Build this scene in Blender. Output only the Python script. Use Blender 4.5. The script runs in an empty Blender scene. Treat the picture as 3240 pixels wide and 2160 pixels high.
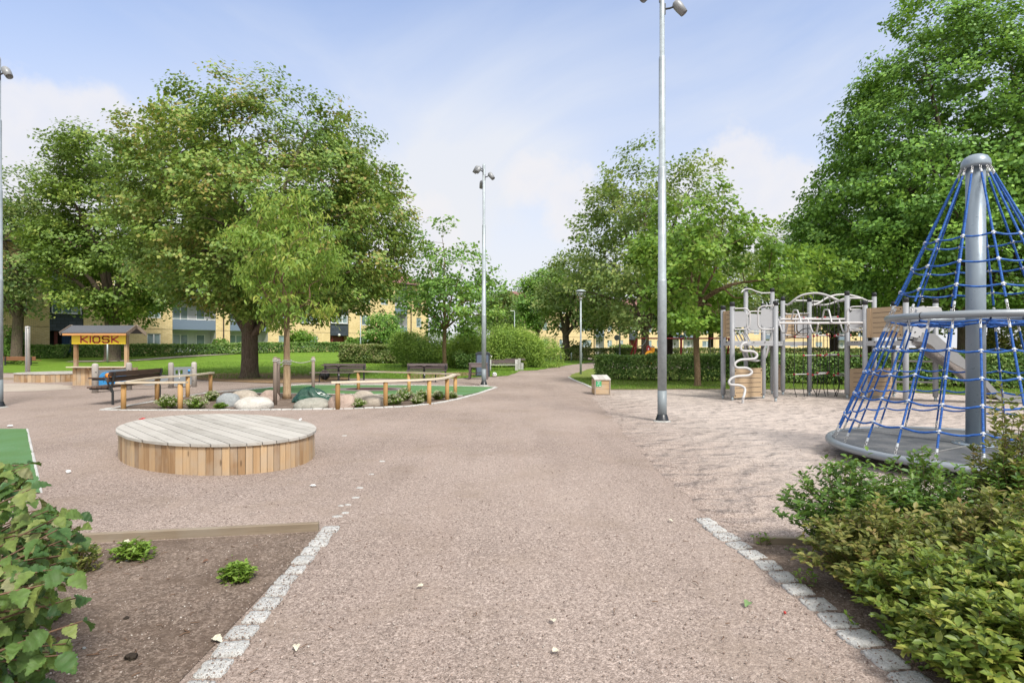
import bpy, math, random
import numpy as np
from mathutils import Vector, Matrix
from mathutils.geometry import delaunay_2d_cdt
random.seed(7); RNG = np.random.default_rng(11)
R = math.radians; PI = math.pi
sc = bpy.context.scene
COL = sc.collection
# ---------------------------------------------------------------- camera
EH, F, HY = 1.4, 1750.0, 1095.0        # eye height (m), focal length and horizon row, in pixels of the 3240 px wide photograph
cam_d = bpy.data.cameras.new("camera"); cam = bpy.data.objects.new("camera", cam_d); COL.objects.link(cam)
cam.location = (0, 0, EH); cam.rotation_euler = (R(90), 0, 0)
cam_d.sensor_width = 36; cam_d.lens = 36*F/3240; cam_d.shift_y = (HY-1080)/3240
cam_d.clip_start = .05; cam_d.clip_end = 2000
sc.camera = cam
# ---------------------------------------------------------------- light
SUN_EL, SUN_AZ = R(50), R(148)         # azimuth clockwise from +Y (compass style): soft light from behind and to the right
sd = bpy.data.lights.new("sun", 'SUN'); sd.energy = 2.15; sd.angle = R(12); sd.color = (1, .95, .87)
sun = bpy.data.objects.new("sun", sd); COL.objects.link(sun)
sdir = Vector((math.sin(SUN_AZ)*math.cos(SUN_EL), math.cos(SUN_AZ)*math.cos(SUN_EL), math.sin(SUN_EL)))
sun.rotation_euler = sdir.to_track_quat('Z', 'Y').to_euler()
world = bpy.data.worlds.new("World"); sc.world = world; world.use_nodes = True
sc.view_settings.view_transform = 'Standard'; sc.view_settings.look = 'None'
sc.view_settings.exposure = 1.2; sc.view_settings.gamma = 1
sc.cycles.max_bounces = 8; sc.cycles.transparent_max_bounces = 8
def world_nodes():
    nt = world.node_tree; N = nt.nodes; L = nt.links; N.clear()
    def nd(t, **k):
        n = N.new(t)
        for a, b in k.items(): setattr(n, a, b)
        return n
    def mth(op, a, b=None, c=None):
        n = nd('ShaderNodeMath', operation=op)
        for i, v in enumerate((a, b, c)):
            if v is None: continue
            if isinstance(v, (int, float)): n.inputs[i].default_value = v
            else: L.new(v, n.inputs[i])
        return n.outputs[0]
    def sstep(v, a, b):
        n = nd('ShaderNodeMapRange', interpolation_type='SMOOTHSTEP'); L.new(v, n.inputs[0])
        n.inputs[1].default_value = a; n.inputs[2].default_value = b; return n.outputs[0]
    tc = nd('ShaderNodeTexCoord'); D = tc.outputs['Generated']
    sky = nd('ShaderNodeTexSky', sky_type='NISHITA', sun_disc=False, sun_elevation=SUN_EL, sun_rotation=SUN_AZ)
    sky.altitude = 50; sky.air_density = 1.0; sky.dust_density = .6; sky.ozone_density = 1.5
    skym = nd('ShaderNodeVectorMath', operation='MULTIPLY'); L.new(sky.outputs[0], skym.inputs[0]); skym.inputs[1].default_value = (.066, .086, .111)
    sep = nd('ShaderNodeSeparateXYZ'); L.new(D, sep.inputs[0]); X, Y, Z = sep.outputs
    zz = mth('ADD', mth('MAXIMUM', Z, 0.0), .22)
    cmb = nd('ShaderNodeCombineXYZ'); L.new(mth('DIVIDE', X, zz), cmb.inputs[0]); L.new(mth('DIVIDE', Y, zz), cmb.inputs[1])
    def noise(scale, det, rough, dist=0, vec=cmb.outputs[0], off=(0, 0, 0), stretch=(1, 1, 1)):
        mp = nd('ShaderNodeMapping'); L.new(vec, mp.inputs[0]); mp.inputs['Location'].default_value = off; mp.inputs['Scale'].default_value = stretch
        n = nd('ShaderNodeTexNoise'); L.new(mp.outputs[0], n.inputs['Vector']); n.inputs['Scale'].default_value = scale
        n.inputs['Detail'].default_value = det; n.inputs['Roughness'].default_value = rough; n.inputs['Distortion'].default_value = dist
        return n.outputs[0]
    wisp = noise(.95, 7, .55, .7, off=(3.1, 1.7, 0), stretch=(1, .55, 1))
    soft = noise(.45, 3, .5, .3, off=(8.3, 2.9, 0))
    veil = mth('MULTIPLY', sstep(wisp, .46, .80), .45)
    veil = mth('ADD', veil, mth('MULTIPLY', sstep(soft, .42, .70), .34))
    hor = sstep(Z, .64, .12)             # haze thickens toward the horizon
    fac = mth('ADD', veil, mth('MULTIPLY', mth('POWER', hor, .95), .95))
    fac = mth('MINIMUM', mth('MAXIMUM', mth('ADD', fac, .0), 0), 1)
    # cumulus heads standing in fixed directions
    puff = noise(9, 6, .6, .2, vec=D)
    puff2 = noise(22, 5, .6, .2, vec=D)
    cum = None
    for (dx, dz, rad) in ((.40, .345, .055), (.435, .30, .075), (.36, .28, .075), (.475, .26, .07), (.41, .23, .10),
                          (-.735, .425, .05), (-.70, .39, .06), (-.78, .38, .06), (-.72, .33, .09), (-.90, .40, .07), (-.87, .34, .10), (-.95, .30, .1),
                          (-.28, .27, .07), (-.2, .2, .09), (.03, .3, .05), (.11, .26, .06)):
        v = Vector((dx, 1, dz)).normalized()
        s = nd('ShaderNodeVectorMath', operation='DISTANCE'); L.new(D, s.inputs[0]); s.inputs[1].default_value = v
        m = mth('SUBTRACT', rad, s.outputs['Value'])
        cum = m if cum is None else mth('MAXIMUM', cum, m)
    edge = mth('ADD', cum, mth('ADD', mth('MULTIPLY', mth('SUBTRACT', puff, .5), .13), mth('MULTIPLY', mth('SUBTRACT', puff2, .5), .05)))
    cumf = sstep(edge, -.008, .034)
    shade = sstep(mth('ADD', edge, mth('MULTIPLY', mth('SUBTRACT', puff2, .5), .06)), .0, .09)
    cc = nd('ShaderNodeMix', data_type='RGBA'); cc.inputs['A'].default_value = (.40, .39, .395, 1); cc.inputs['B'].default_value = (.365, .37, .40, 1); L.new(shade, cc.inputs['Factor'])
    vc = nd('ShaderNodeMix', data_type='RGBA'); vc.inputs['A'].default_value = (.325, .355, .415, 1); vc.inputs['B'].default_value = (.375, .381, .398, 1); L.new(hor, vc.inputs['Factor'])
    m1 = nd('ShaderNodeMix', data_type='RGBA'); L.new(fac, m1.inputs['Factor']); L.new(skym.outputs[0], m1.inputs['A']); L.new(vc.outputs['Result'], m1.inputs['B'])
    m2 = nd('ShaderNodeMix', data_type='RGBA'); L.new(mth('MULTIPLY', cumf, .8), m2.inputs['Factor']); L.new(m1.outputs['Result'], m2.inputs['A']); L.new(cc.outputs['Result'], m2.inputs['B'])
    # unseen bright cloud overhead and behind the camera, added to lift ambient light
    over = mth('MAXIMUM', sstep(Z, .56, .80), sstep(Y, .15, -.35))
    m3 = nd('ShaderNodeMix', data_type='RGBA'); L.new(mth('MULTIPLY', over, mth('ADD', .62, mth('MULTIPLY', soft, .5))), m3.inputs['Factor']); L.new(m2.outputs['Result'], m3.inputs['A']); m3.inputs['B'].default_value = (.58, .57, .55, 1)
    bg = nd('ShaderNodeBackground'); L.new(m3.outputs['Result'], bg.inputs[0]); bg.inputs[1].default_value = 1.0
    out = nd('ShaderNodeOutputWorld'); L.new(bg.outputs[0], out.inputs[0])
world_nodes()

# ---------------------------------------------------------------- helpers
def XY(px, Y): return (px-1620)/F*Y
def Yof(py, z=0.): return F*(EH-z)/(py-HY)
def P(px, py, z=0.):
    Y = Yof(py, z); return (XY(px, Y), Y)
def Zof(py, Y): return EH-(py-HY)*Y/F
def sst(a, b, x): t = np.clip((x-a)/(b-a), 0, 1); return t*t*(3-2*t)
def gz(x, y):
    """height of the ground: flat, rising gently under the far lawn on the left"""
    return np.clip((y-33)*.035, 0, .77)*sst(2, -7, x)
def tag(o, label=None, cat=None, group=None, kind=None):
    if label: o['label'] = label
    if cat: o['category'] = cat
    if group: o['group'] = group
    if kind: o['kind'] = kind
    return o
def thing(name, label, cat, loc=(0, 0, 0), rz=0, group=None):
    o = bpy.data.objects.new(name, None); COL.objects.link(o); o.location = loc; o.rotation_euler = (0, 0, rz)
    o.empty_display_size = .2
    return tag(o, label, cat, group)
def children(o): return [c for c in COL.objects if c.parent == o]
def dup(root, loc, rz=0, label=None, group=None, scale=1):
    r = root.copy(); COL.objects.link(r); r.location = loc; r.rotation_euler = (0, 0, rz); r.scale = (scale,)*3
    if label: r['label'] = label
    if group: r['group'] = group
    for ch in children(root):
        c = ch.copy(); COL.objects.link(c); c.parent = r
        for g in children(ch):
            d = g.copy(); COL.objects.link(d); d.parent = c
    return r
ORG = {}
def origin_of(p):
    while p is not None and p.type != 'EMPTY' and p.parent is not None: p = p.parent
    return p
def fill_mesh(me, V, flat, starts, smooth=None, rnd=None, rnd2=None):
    V = np.asarray(V, np.float32); flat = np.asarray(flat, np.int32); starts = np.asarray(starts, np.int32)
    me.vertices.add(len(V)); me.vertices.foreach_set('co', V.ravel())
    me.loops.add(len(flat)); me.loops.foreach_set('vertex_index', flat)
    me.polygons.add(len(starts)); me.polygons.foreach_set('loop_start', starts)
    me.update(calc_edges=True)
    if smooth is not None:
        me.polygons.foreach_set('use_smooth', np.asarray(smooth, bool))
    for nm, a in (('rnd', rnd), ('rnd2', rnd2)):
        if a is not None:
            at = me.attributes.new(nm, 'FLOAT', 'FACE'); at.data.foreach_set('value', np.asarray(a, np.float32))
def perp(t):
    a = np.array([0, 0, 1.]) if abs(t[2]) < .9 else np.array([1., 0, 0])
    u = np.cross(t, a); u /= np.linalg.norm(u); return u, np.cross(t, u)
class MB:
    def __init__(s): s.V = []; s.n = 0; s.Fc = []; s.sm = []; s.rn = []
    def add(s, verts, faces, smooth=False, rnd=None):
        verts = np.asarray(verts, float).reshape(-1, 3)
        r = random.random() if rnd is None else rnd
        s.V.append(verts)
        for f in faces: s.Fc.append([i+s.n for i in f]); s.sm.append(smooth); s.rn.append(r)
        s.n += len(verts); return s
    def box(s, c, size, rz=0, M=None, rnd=None, ch=0, rx=0, ry=0):
        hx, hy, hz = size[0]/2, size[1]/2, size[2]/2
        if ch:   # chamfered box: 24 vertices, clean edges
            vs = []; k = min(ch, hx*.9, hy*.9, hz*.9)
            idx = {}
            for sx in (-1, 1):
                for sy in (-1, 1):
                    for sz in (-1, 1):
                        for ax in range(3):
                            q = [sx*(hx-k), sy*(hy-k), sz*(hz-k)]; q[ax] = (sx*hx, sy*hy, sz*hz)[ax]
                            idx[(sx, sy, sz, ax)] = len(vs); vs.append(q)
            fs = []
            for ax in range(3):
                o1, o2 = (ax+1) % 3, (ax+2) % 3
                for sg in (-1, 1):
                    cyc = []
                    for a, b in ((-1, -1), (1, -1), (1, 1), (-1, 1)):
                        t = [0, 0, 0]; t[ax] = sg; t[o1] = a; t[o2] = b; cyc.append(idx[(*t, ax)])
                    fs.append(cyc if sg > 0 else cyc[::-1])
            for ax in range(3):            # edges along ax
                o1, o2 = (ax+1) % 3, (ax+2) % 3
                for a in (-1, 1):
                    for b in (-1, 1):
                        t0 = [0, 0, 0]; t1 = [0, 0, 0]; t0[ax] = -1; t1[ax] = 1
                        for t in (t0, t1): t[o1] = a; t[o2] = b
                        q = [idx[(*t0, o1)], idx[(*t1, o1)], idx[(*t1, o2)], idx[(*t0, o2)]]
                        fs.append(q if a*b > 0 else q[::-1])
            for sx in (-1, 1):
                for sy in (-1, 1):
                    for sz in (-1, 1):
                        q = [idx[(sx, sy, sz, k2)] for k2 in range(3)]; fs.append(q if sx*sy*sz > 0 else q[::-1])
        else:
            vs = [(x, y, z) for x in (-hx, hx) for y in (-hy, hy) for z in (-hz, hz)]
            fs = [(0, 1, 3, 2), (4, 6, 7, 5), (0, 4, 5, 1), (2, 3, 7, 6), (0, 2, 6, 4), (1, 5, 7, 3)]
        v = np.array(vs, float)
        if rx: v = v @ np.array(Matrix.Rotation(rx, 3, 'X')).T
        if ry: v = v @ np.array(Matrix.Rotation(ry, 3, 'Y')).T
        if rz: v = v @ np.array(Matrix.Rotation(rz, 3, 'Z')).T
        return s.add(v+np.array(c, float), fs, rnd=rnd)
    def beam(s, a, b, w, h, rnd=None, up=(0, 0, 1), ch=0):
        """rectangular bar from a to b, width w (sideways), height h (up)"""
        a = np.array(a, float); b = np.array(b, float); t = b-a; ln = np.linalg.norm(t); t /= ln
        u = np.cross(np.array(up, float), t); u /= np.linalg.norm(u); n = np.cross(t, u)
        m = MB(); m.box((0, 0, 0), (ln, w, h), ch=ch)
        v = m.V[0]; M = np.stack([t, u, n])
        return s.add(v @ M+(a+b)/2, m.Fc, rnd=rnd)
    def tube(s, pts, r, n=8, cap=True, smooth=True, rnd=None, closed=False):
        P_ = np.array(pts, float); m = len(P_)
        rr = np.full(m, r) if np.isscalar(r) else np.array(r, float)
        if closed: T = np.roll(P_, -1, 0)-np.roll(P_, 1, 0)
        else: T = np.gradient(P_, axis=0)
        T /= np.linalg.norm(T, axis=1)[:, None]+1e-12
        u, w = perp(T[0]); vs = []; ang = np.arange(n)/n*2*PI
        for i in range(m):
            u = u-T[i]*np.dot(u, T[i]); u /= np.linalg.norm(u); w = np.cross(T[i], u)
            vs.append(P_[i]+rr[i]*(np.cos(ang)[:, None]*u+np.sin(ang)[:, None]*w))
        vs = np.concatenate(vs); fs = []
        for i in range(m if closed else m-1):
            j = (i+1) % m
            for k in range(n):
                k2 = (k+1) % n; fs.append((i*n+k, i*n+k2, j*n+k2, j*n+k))
        r0 = random.random() if rnd is None else rnd
        s.add(vs, fs, smooth, r0)
        if cap and not closed:
            s.add(vs[:n], [tuple(range(n))[::-1]], False, r0); s.add(vs[-n:], [tuple(range(n))], False, r0)
        return s
    def cyl(s, a, b, r0, r1=None, n=16, smooth=True, rnd=None):
        return s.tube([a, b], [r0, r0 if r1 is None else r1], n, True, smooth, rnd)
    def lathe(s, prof, c=(0, 0, 0), n=24, smooth=True, rnd=None, M=None):
        """prof: list of (radius, z)"""
        ang = np.arange(n)/n*2*PI; vs = []
        for r, z in prof: vs.append(np.stack([r*np.cos(ang), r*np.sin(ang), np.full(n, z)], 1))
        vs = np.concatenate(vs); fs = []
        for i in range(len(prof)-1):
            for k in range(n): k2 = (k+1) % n; fs.append((i*n+k, i*n+k2, (i+1)*n+k2, (i+1)*n+k))
        if prof[0][0] > 1e-6: fs.append(tuple(range(n))[::-1])
        if prof[-1][0] > 1e-6: fs.append(tuple((len(prof)-1)*n+k for k in range(n)))
        if M is not None: vs = vs @ np.array(M.to_3x3()).T + np.array(M.translation)
        return s.add(vs+np.array(c, float), fs, smooth, rnd)
    def ball(s, c, r, n=10, sc=(1, 1, 1), rnd=None):
        pr = [(r*math.sin(PI*i/n), -r*math.cos(PI*i/n)) for i in range(n+1)]; pr[0] = (0, -r); pr[-1] = (0, r)
        m = MB(); m.lathe([(max(a, 1e-5), b) for a, b in pr], n=max(8, int(n*1.5)))
        return s.add(m.V[0]*np.array(sc)+np.array(c, float), m.Fc, True, rnd)
    def prism(s, poly, o, ux, uy, th, rnd=None, smooth=False):
        """flat outline poly (2D) in the frame o,ux,uy, extruded by th along ux x uy (centred)"""
        ux = np.array(ux, float); uy = np.array(uy, float); nn = np.cross(ux, uy); nn /= np.linalg.norm(nn)
        p = np.array(poly, float); b = np.array(o, float)+p[:, :1]*ux+p[:, 1:]*uy; n = len(p)
        vs = np.concatenate([b-nn*th/2, b+nn*th/2])
        fs = [tuple(range(n))[::-1], tuple(range(n, 2*n))]+[(i, (i+1) % n, (i+1) % n+n, i+n) for i in range(n)]
        return s.add(vs, fs, smooth, rnd)
    def build(s, name, mat, parent=None, loc=None, smooth=None, local=False, mats=None):
        V = np.concatenate(s.V); cnt = np.array([len(f) for f in s.Fc]); starts = np.concatenate([[0], np.cumsum(cnt)[:-1]])
        flat = np.fromiter((i for f in s.Fc for i in f), int)
        if not local:
            root = origin_of(parent)
            if root is not None: V = V-np.array(root.location)
            elif loc is not None: V = V-np.array(loc, float)
        me = bpy.data.meshes.new(name); fill_mesh(me, V, flat, starts, s.sm, s.rn); me.materials.append(mat)
        o = bpy.data.objects.new(name, me); COL.objects.link(o)
        if parent is not None: o.parent = parent
        elif loc is not None: o.location = loc
        return o
def arc(c, r, a0, a1, n, ax=0, ay=1, const=0):
    out = []
    for i in range(n+1):
        a = a0+(a1-a0)*i/n; p = [const]*3; p[ax] = c[0]+r*math.cos(a); p[ay] = c[1]+r*math.sin(a); out.append(tuple(p))
    return out
def smoothline(pts, k=6, closed=False):
    """Catmull-Rom through pts"""
    p = np.array(pts, float); n = len(p); out = []
    g = (lambda i: p[i % n]) if closed else (lambda i: p[min(max(i, 0), n-1)])
    for i in range(n if closed else n-1):
        a, b, c, d = g(i-1), g(i), g(i+1), g(i+2)
        for j in range(k):
            t = j/k; out.append(.5*((2*b)+(-a+c)*t+(2*a-5*b+4*c-d)*t*t+(-a+3*b-3*c+d)*t**3))
    if not closed: out.append(p[-1])
    return np.array(out)

# ---------------------------------------------------------------- materials
def newmat(name):
    m = bpy.data.materials.new(name); m.use_nodes = True; nt = m.node_tree; nt.nodes.clear(); return m, nt
class NT:
    def __init__(s, name): s.m, s.nt = newmat(name); s.N = s.nt.nodes; s.L = s.nt.links; s.out = s.N.new('ShaderNodeOutputMaterial')
    def n(s, t, ins=None, **k):
        x = s.N.new(t)
        for a, b in k.items(): setattr(x, a, b)
        for a, b in (ins or {}).items():
            if hasattr(b, 'links'): s.L.new(b, x.inputs[a])
            else: x.inputs[a].default_value = b
        return x
    def math(s, op, a, b=0.): return s.n('ShaderNodeMath', {0: a, 1: b}, operation=op).outputs[0]
    def obj(s, scale=(1, 1, 1), gen='Object'):
        tc = s.n('ShaderNodeTexCoord'); return s.n('ShaderNodeMapping', {0: tc.outputs[gen], 'Scale': scale}).outputs[0]
    def pos(s, scale=(1, 1, 1)):
        g = s.n('ShaderNodeNewGeometry'); return s.n('ShaderNodeMapping', {0: g.outputs['Position'], 'Scale': scale}).outputs[0]
    def noise(s, v, sc_, det=4, rough=.55, dist=0.): return s.n('ShaderNodeTexNoise', {'Vector': v, 'Scale': sc_, 'Detail': det, 'Roughness': rough, 'Distortion': dist}).outputs[0]
    def vor(s, v, sc_, feat='F1', out='Color', rnd=1.): return s.n('ShaderNodeTexVoronoi', {'Vector': v, 'Scale': sc_, 'Randomness': rnd}, feature=feat).outputs[out]
    def ramp(s, f, stops, mode='LINEAR'):
        r = s.n('ShaderNodeValToRGB', {0: f}); cr = r.color_ramp; cr.interpolation = mode
        while len(cr.elements) < len(stops): cr.elements.new(.5)
        for e, (p, c) in zip(cr.elements, stops): e.position = p; e.color = (*c, 1) if len(c) == 3 else c
        return r.outputs[0]
    def mix(s, f, a, b, mode='MIX'):
        x = s.n('ShaderNodeMix', data_type='RGBA', blend_type=mode)
        for k_, v in (('Factor', f), ('A', a), ('B', b)):
            if hasattr(v, 'links'): s.L.new(v, x.inputs[k_])
            else: x.inputs[k_].default_value = (*v, 1) if (k_ != 'Factor' and len(v) == 3) else v
        return x.outputs['Result']
    def rng(s, v, a, b, c=0., d=1.): return s.n('ShaderNodeMapRange', {0: v, 1: a, 2: b, 3: c, 4: d}).outputs[0]
    def attr(s, nm): return s.n('ShaderNodeAttribute', attribute_name=nm).outputs['Fac']
    def bump(s, h, strength=.5, dist=.01, nrm=None):
        ins = {'Height': h, 'Strength': strength, 'Distance': dist}
        if nrm is not None: ins['Normal'] = nrm
        return s.n('ShaderNodeBump', ins).outputs[0]
    def bsdf(s, col, rough=.7, nrm=None, metal=0., spec=.5, extra=None):
        ins = {'Base Color': col if hasattr(col, 'links') else (*col, 1), 'Roughness': rough, 'Metallic': metal, 'Specular IOR Level': spec}
        if nrm is not None: ins['Normal'] = nrm
        ins.update(extra or {}); b = s.n('ShaderNodeBsdfPrincipled', ins); s.L.new(b.outputs[0], s.out.inputs[0]); return b
def paint(name, col, rough=.5, metal=0., var=.12, sc_=6, spec=.5, speck=0):
    t = NT(name); v = t.obj(); f = t.noise(v, sc_, 6, .65)
    c = t.mix(t.rng(f, .3, .7), tuple(x*(1-var) for x in col), tuple(min(1, x*(1+var)) for x in col))
    r = t.rng(t.noise(v, sc_*5, 3), .3, .7, max(0, rough-.1), min(1, rough+.12))
    if speck:
        w = t.noise(v, 300, 2); c = t.mix(t.rng(w, .35, .65), tuple(x*(1-speck) for x in col), c)
    t.bsdf(c, r, t.bump(t.noise(v, sc_*14, 3), .08, .003), metal, spec); return t.m
def wood(name, cols, axis='x', rough=.75, gscale=1, knots=True, grey=None):
    """cols: dark, mid, light; the grain runs along the axis"""
    t = NT(name); s_ = {'x': (.6, 9, 9), 'y': (9, .6, 9), 'z': (9, 9, .6)}[axis]
    r = t.attr('rnd')
    off = t.n('ShaderNodeCombineXYZ', {0: t.math('MULTIPLY', r, 37.), 1: t.math('MULTIPLY', r, 91.), 2: t.math('MULTIPLY', r, 53.)}).outputs[0]
    tc = t.n('ShaderNodeTexCoord'); base = t.n('ShaderNodeVectorMath', {0: tc.outputs['Object'], 1: off}, operation='ADD').outputs[0]
    v = t.n('ShaderNodeMapping', {0: base, 'Scale': tuple(a*gscale for a in s_)}).outputs[0]
    g = t.noise(v, 3.2, 6, .6, .6); big = t.noise(base, 2.2, 3, .6)
    c = t.ramp(t.math('ADD', t.math('MULTIPLY', g, .62), t.math('MULTIPLY', t.math('SUBTRACT', r, .2), .55)), [(.15, cols[0]), (.45, cols[1]), (.8, cols[2])])
    if grey: c = t.mix(t.rng(big, .42, .7, 0, .75), c, grey)
    if knots:
        k = t.vor(t.n('ShaderNodeMapping', {0: base, 'Scale': {'x': (2, 7, 7), 'y': (7, 2, 7), 'z': (7, 7, 2)}[axis]}).outputs[0], 1.1, out='Distance')
        c = t.mix(t.rng(k, .05, .10, .65, 0), c, tuple(a*.35 for a in cols[0]))
    t.bsdf(c, rough, t.bump(g, .35, .004), spec=.3); return t.m
M = {}
def gravel_mat(name, dark, mid, light, fine=230, patch=(.33, .24, .165), pf=.55, und=0., dirt=None, grainbump=.6, blend=None):
    t = NT(name); v = t.pos(); 
    cells = t.vor(v, fine, out='Color'); cs = t.n('ShaderNodeSeparateColor', {0: cells}).outputs[0]
    c2 = t.n('ShaderNodeSeparateColor', {0: t.vor(v, fine*.42, out='Color')}).outputs[1]
    col = t.ramp(t.math('ADD', t.math('MULTIPLY', cs, .65), t.math('MULTIPLY', c2, .35)), [(.05, dark), (.45, mid), (.8, light), (1., tuple(min(.8, x*1.35) for x in light))])
    n1 = t.noise(v, 1.3, 6, .6, .3); n2 = t.noise(v, 5.5, 5, .65); n3 = t.noise(v, .28, 4, .5)
    col = t.mix(t.rng(n1, .5, .68, 0, pf), col, patch)
    col = t.mix(t.rng(n2, .35, .7, 0, .30), col, tuple(x*.72 for x in mid))
    n4 = t.noise(v, 42, 3, .7); col = t.mix(t.rng(n4, .42, .62, .38, 0), col, tuple(x*.45 for x in mid)); col = t.mix(t.rng(n4, .52, .72, 0, .35), col, light)
    col = t.mix(t.rng(n3, .35, .68, 0, .30), col, tuple(x*1.12 for x in light))
    tr_ = t.noise(t.pos((1.3, .12, 1)), 1.6, 4, .6, .3); col = t.mix(t.rng(tr_, .50, .66, 0, .28), col, tuple(x*1.25 for x in mid)); col = t.mix(t.rng(tr_, .46, .30, 0, .28), col, tuple(x*.72 for x in mid))
    if blend is not None:      # the sand thins out into the gravel along the path
        gcol = t.ramp(t.math('ADD', t.math('MULTIPLY', cs, .65), t.math('MULTIPLY', c2, .35)), [(.05, (.060, .046, .039)), (.45, (.250, .194, .166)), (.8, (.47, .39, .345))])
        sx = t.n('ShaderNodeSeparateXYZ', {0: v}).outputs[0]; col = t.mix(t.rng(t.math('ADD', sx, t.math('MULTIPLY', t.noise(v, 1.1, 4, .6), 1.6)), blend+.75, blend+2.6), gcol, col)
    if dirt: col = t.mix(t.rng(t.noise(v, 2.4, 5, .6), .5, .62, 0, .6), col, dirt)
    d = t.vor(v, fine*.75, out='Distance'); h = t.math('MULTIPLY', d, -1.)
    nr = t.bump(h, grainbump, .006); nr = t.bump(n2, .55, .03, nr)
    if und:
        w = t.noise(t.pos((1, 1., 1)), 3.4, 1, .4, .2); w2 = t.noise(v, 9, 1.5, .5)
        nr = t.bump(w, 1., und, nr); nr = t.bump(w2, .8, und*.35, nr)
        col = t.mix(t.rng(t.math('ADD', t.math('MULTIPLY', w, .5), t.math('MULTIPLY', w2, .5)), .52, .36, 0, .26), col, tuple(x*.66 for x in mid))
    t.bsdf(col, .95, nr, spec=.15); return t.m
M['gravel'] = gravel_mat('gravel', (.060, .046, .039), (.250, .194, .166), (.47, .39, .345), 170, patch=(.245, .19, .148), pf=.7)
M['sand'] = gravel_mat('sand', (.16, .135, .12), (.375, .318, .285), (.57, .495, .45), 170, patch=(.47, .405, .36), pf=.5, und=.16, blend=1.7)
M['palesand'] = gravel_mat('pale_sand', (.22, .18, .145), (.38, .325, .275), (.5, .44, .38), 150, patch=(.40, .34, .285))
M['soil'] = gravel_mat('soil', (.035, .023, .017), (.120, .087, .067), (.29, .23, .19), 120, patch=(.105, .07, .05), pf=.7, und=.02, dirt=(.10, .072, .054))
M['mulch'] = gravel_mat('mulch', (.06, .035, .02), (.22, .145, .085), (.40, .27, .15), 60, patch=(.13, .09, .05))
def lawn_mat(name, a, b, c, dry=(.20, .19, .07)):
    t = NT(name); v = t.pos()
    n1 = t.noise(v, .35, 4, .6); n2 = t.noise(t.pos((1, .5, 1)), 7, 6, .75); n3 = t.noise(v, 45, 4, .7)
    col = t.mix(t.rng(n1, .35, .65), a, b); col = t.mix(t.rng(n2, .35, .7, 0, .8), col, c)
    col = t.mix(t.rng(n3, .4, .7, 0, .6), col, tuple(x*.45 for x in a)); col = t.mix(t.rng(t.noise(v, 1.7, 5, .6), .58, .75, 0, .6), col, dry)
    t.bsdf(col, .9, t.bump(n3, 1, .05, t.bump(n2, .8, .08)), spec=.2); return t.m
M['lawn'] = lawn_mat('lawn', (.12, .235, .02), (.17, .31, .025), (.22, .34, .04), dry=(.20, .26, .05))
M['lawn2'] = lawn_mat('rough_lawn', (.15, .22, .035), (.21, .28, .05), (.30, .33, .09))
def turf_mat():
    t = NT('artificial_turf'); v = t.pos(); n = t.noise(v, 260, 3, .8); n2 = t.noise(v, 1.5, 4, .5)
    c = t.mix(t.rng(n, .3, .7), (.045, .115, .035), (.125, .245, .085)); c = t.mix(t.rng(n2, .4, .7, 0, .35), c, (.13, .27, .16))
    t.bsdf(c, .85, t.bump(n, .8, .01), spec=.3); return t.m
M['turf'] = turf_mat()
def leaf_mat(name, cols, transl=.35, rough=.5, spots=None):
    """cols: list of colours spread over clumps and leaves"""
    t = NT(name); a = t.attr('rnd'); b = t.attr('rnd2')
    f = t.math('ADD', t.math('MULTIPLY', a, .5), t.math('MULTIPLY', b, .5))
    c = t.ramp(f, [(.12+.76*i/(len(cols)-1), q) for i, q in enumerate(cols)])
    if spots: sp = t.noise(t.pos(), spots, 4, .7); c = t.mix(t.rng(sp, .38, .62, .42, 0), c, (.05, .07, .02)); c = t.mix(t.rng(sp, .60, .75, 0, .35), c, (.34, .36, .12))
    pb = t.n('ShaderNodeBsdfPrincipled', {'Base Color': c, 'Roughness': rough, 'Specular IOR Level': .35})
    tr = t.n('ShaderNodeBsdfTranslucent', {'Color': t.mix(.5, c, tuple(min(1, x) for x in (.30, .42, .05)), 'MIX')})
    mx = t.n('ShaderNodeMixShader', {0: transl, 1: pb.outputs[0], 2: tr.outputs[0]}); t.L.new(mx.outputs[0], t.out.inputs[0]); return t.m
M['maple'] = leaf_mat('maple_leaves', [(0.079, 0.152, 0.030), (0.122, 0.220, 0.043), (0.183, 0.287, 0.055), (0.256, 0.329, 0.073), (0.329, 0.244, 0.079)], .28)
M['maple_dark'] = leaf_mat('dark_maple_leaves', [(0.071, 0.164, 0.035), (0.126, 0.265, 0.050), (0.215, 0.406, 0.071), (0.330, 0.532, 0.090)], .24)
M['maple_left'] = leaf_mat('left_maple_leaves', [(0.085, 0.152, 0.030), (0.134, 0.220, 0.043), (0.195, 0.293, 0.055), (0.305, 0.342, 0.073)], .28)
M['ash'] = leaf_mat('young_tree_leaves', [(0.109, 0.205, 0.034), (0.178, 0.308, 0.048), (0.273, 0.383, 0.069), (0.383, 0.410, 0.082)], .45)
M['oak'] = leaf_mat('bright_oak_leaves', [(.075, .16, .022), (.12, .24, .032), (.19, .34, .045), (.30, .41, .07)], .4)
M['oak_mid'] = leaf_mat('oak_leaves', [(0.085, 0.179, 0.043), (0.138, 0.275, 0.060), (0.212, 0.381, 0.074), (0.317, 0.466, 0.106)])
M['cherry'] = leaf_mat('cherry_leaves', [(0.097, 0.160, 0.047), (0.151, 0.236, 0.063), (0.236, 0.320, 0.097), (0.365, 0.396, 0.129)])
M['far_tree'] = leaf_mat('far_tree_leaves', [(0.085, 0.149, 0.054), (0.126, 0.211, 0.064), (0.191, 0.275, 0.085), (0.297, 0.318, 0.106)])
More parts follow.
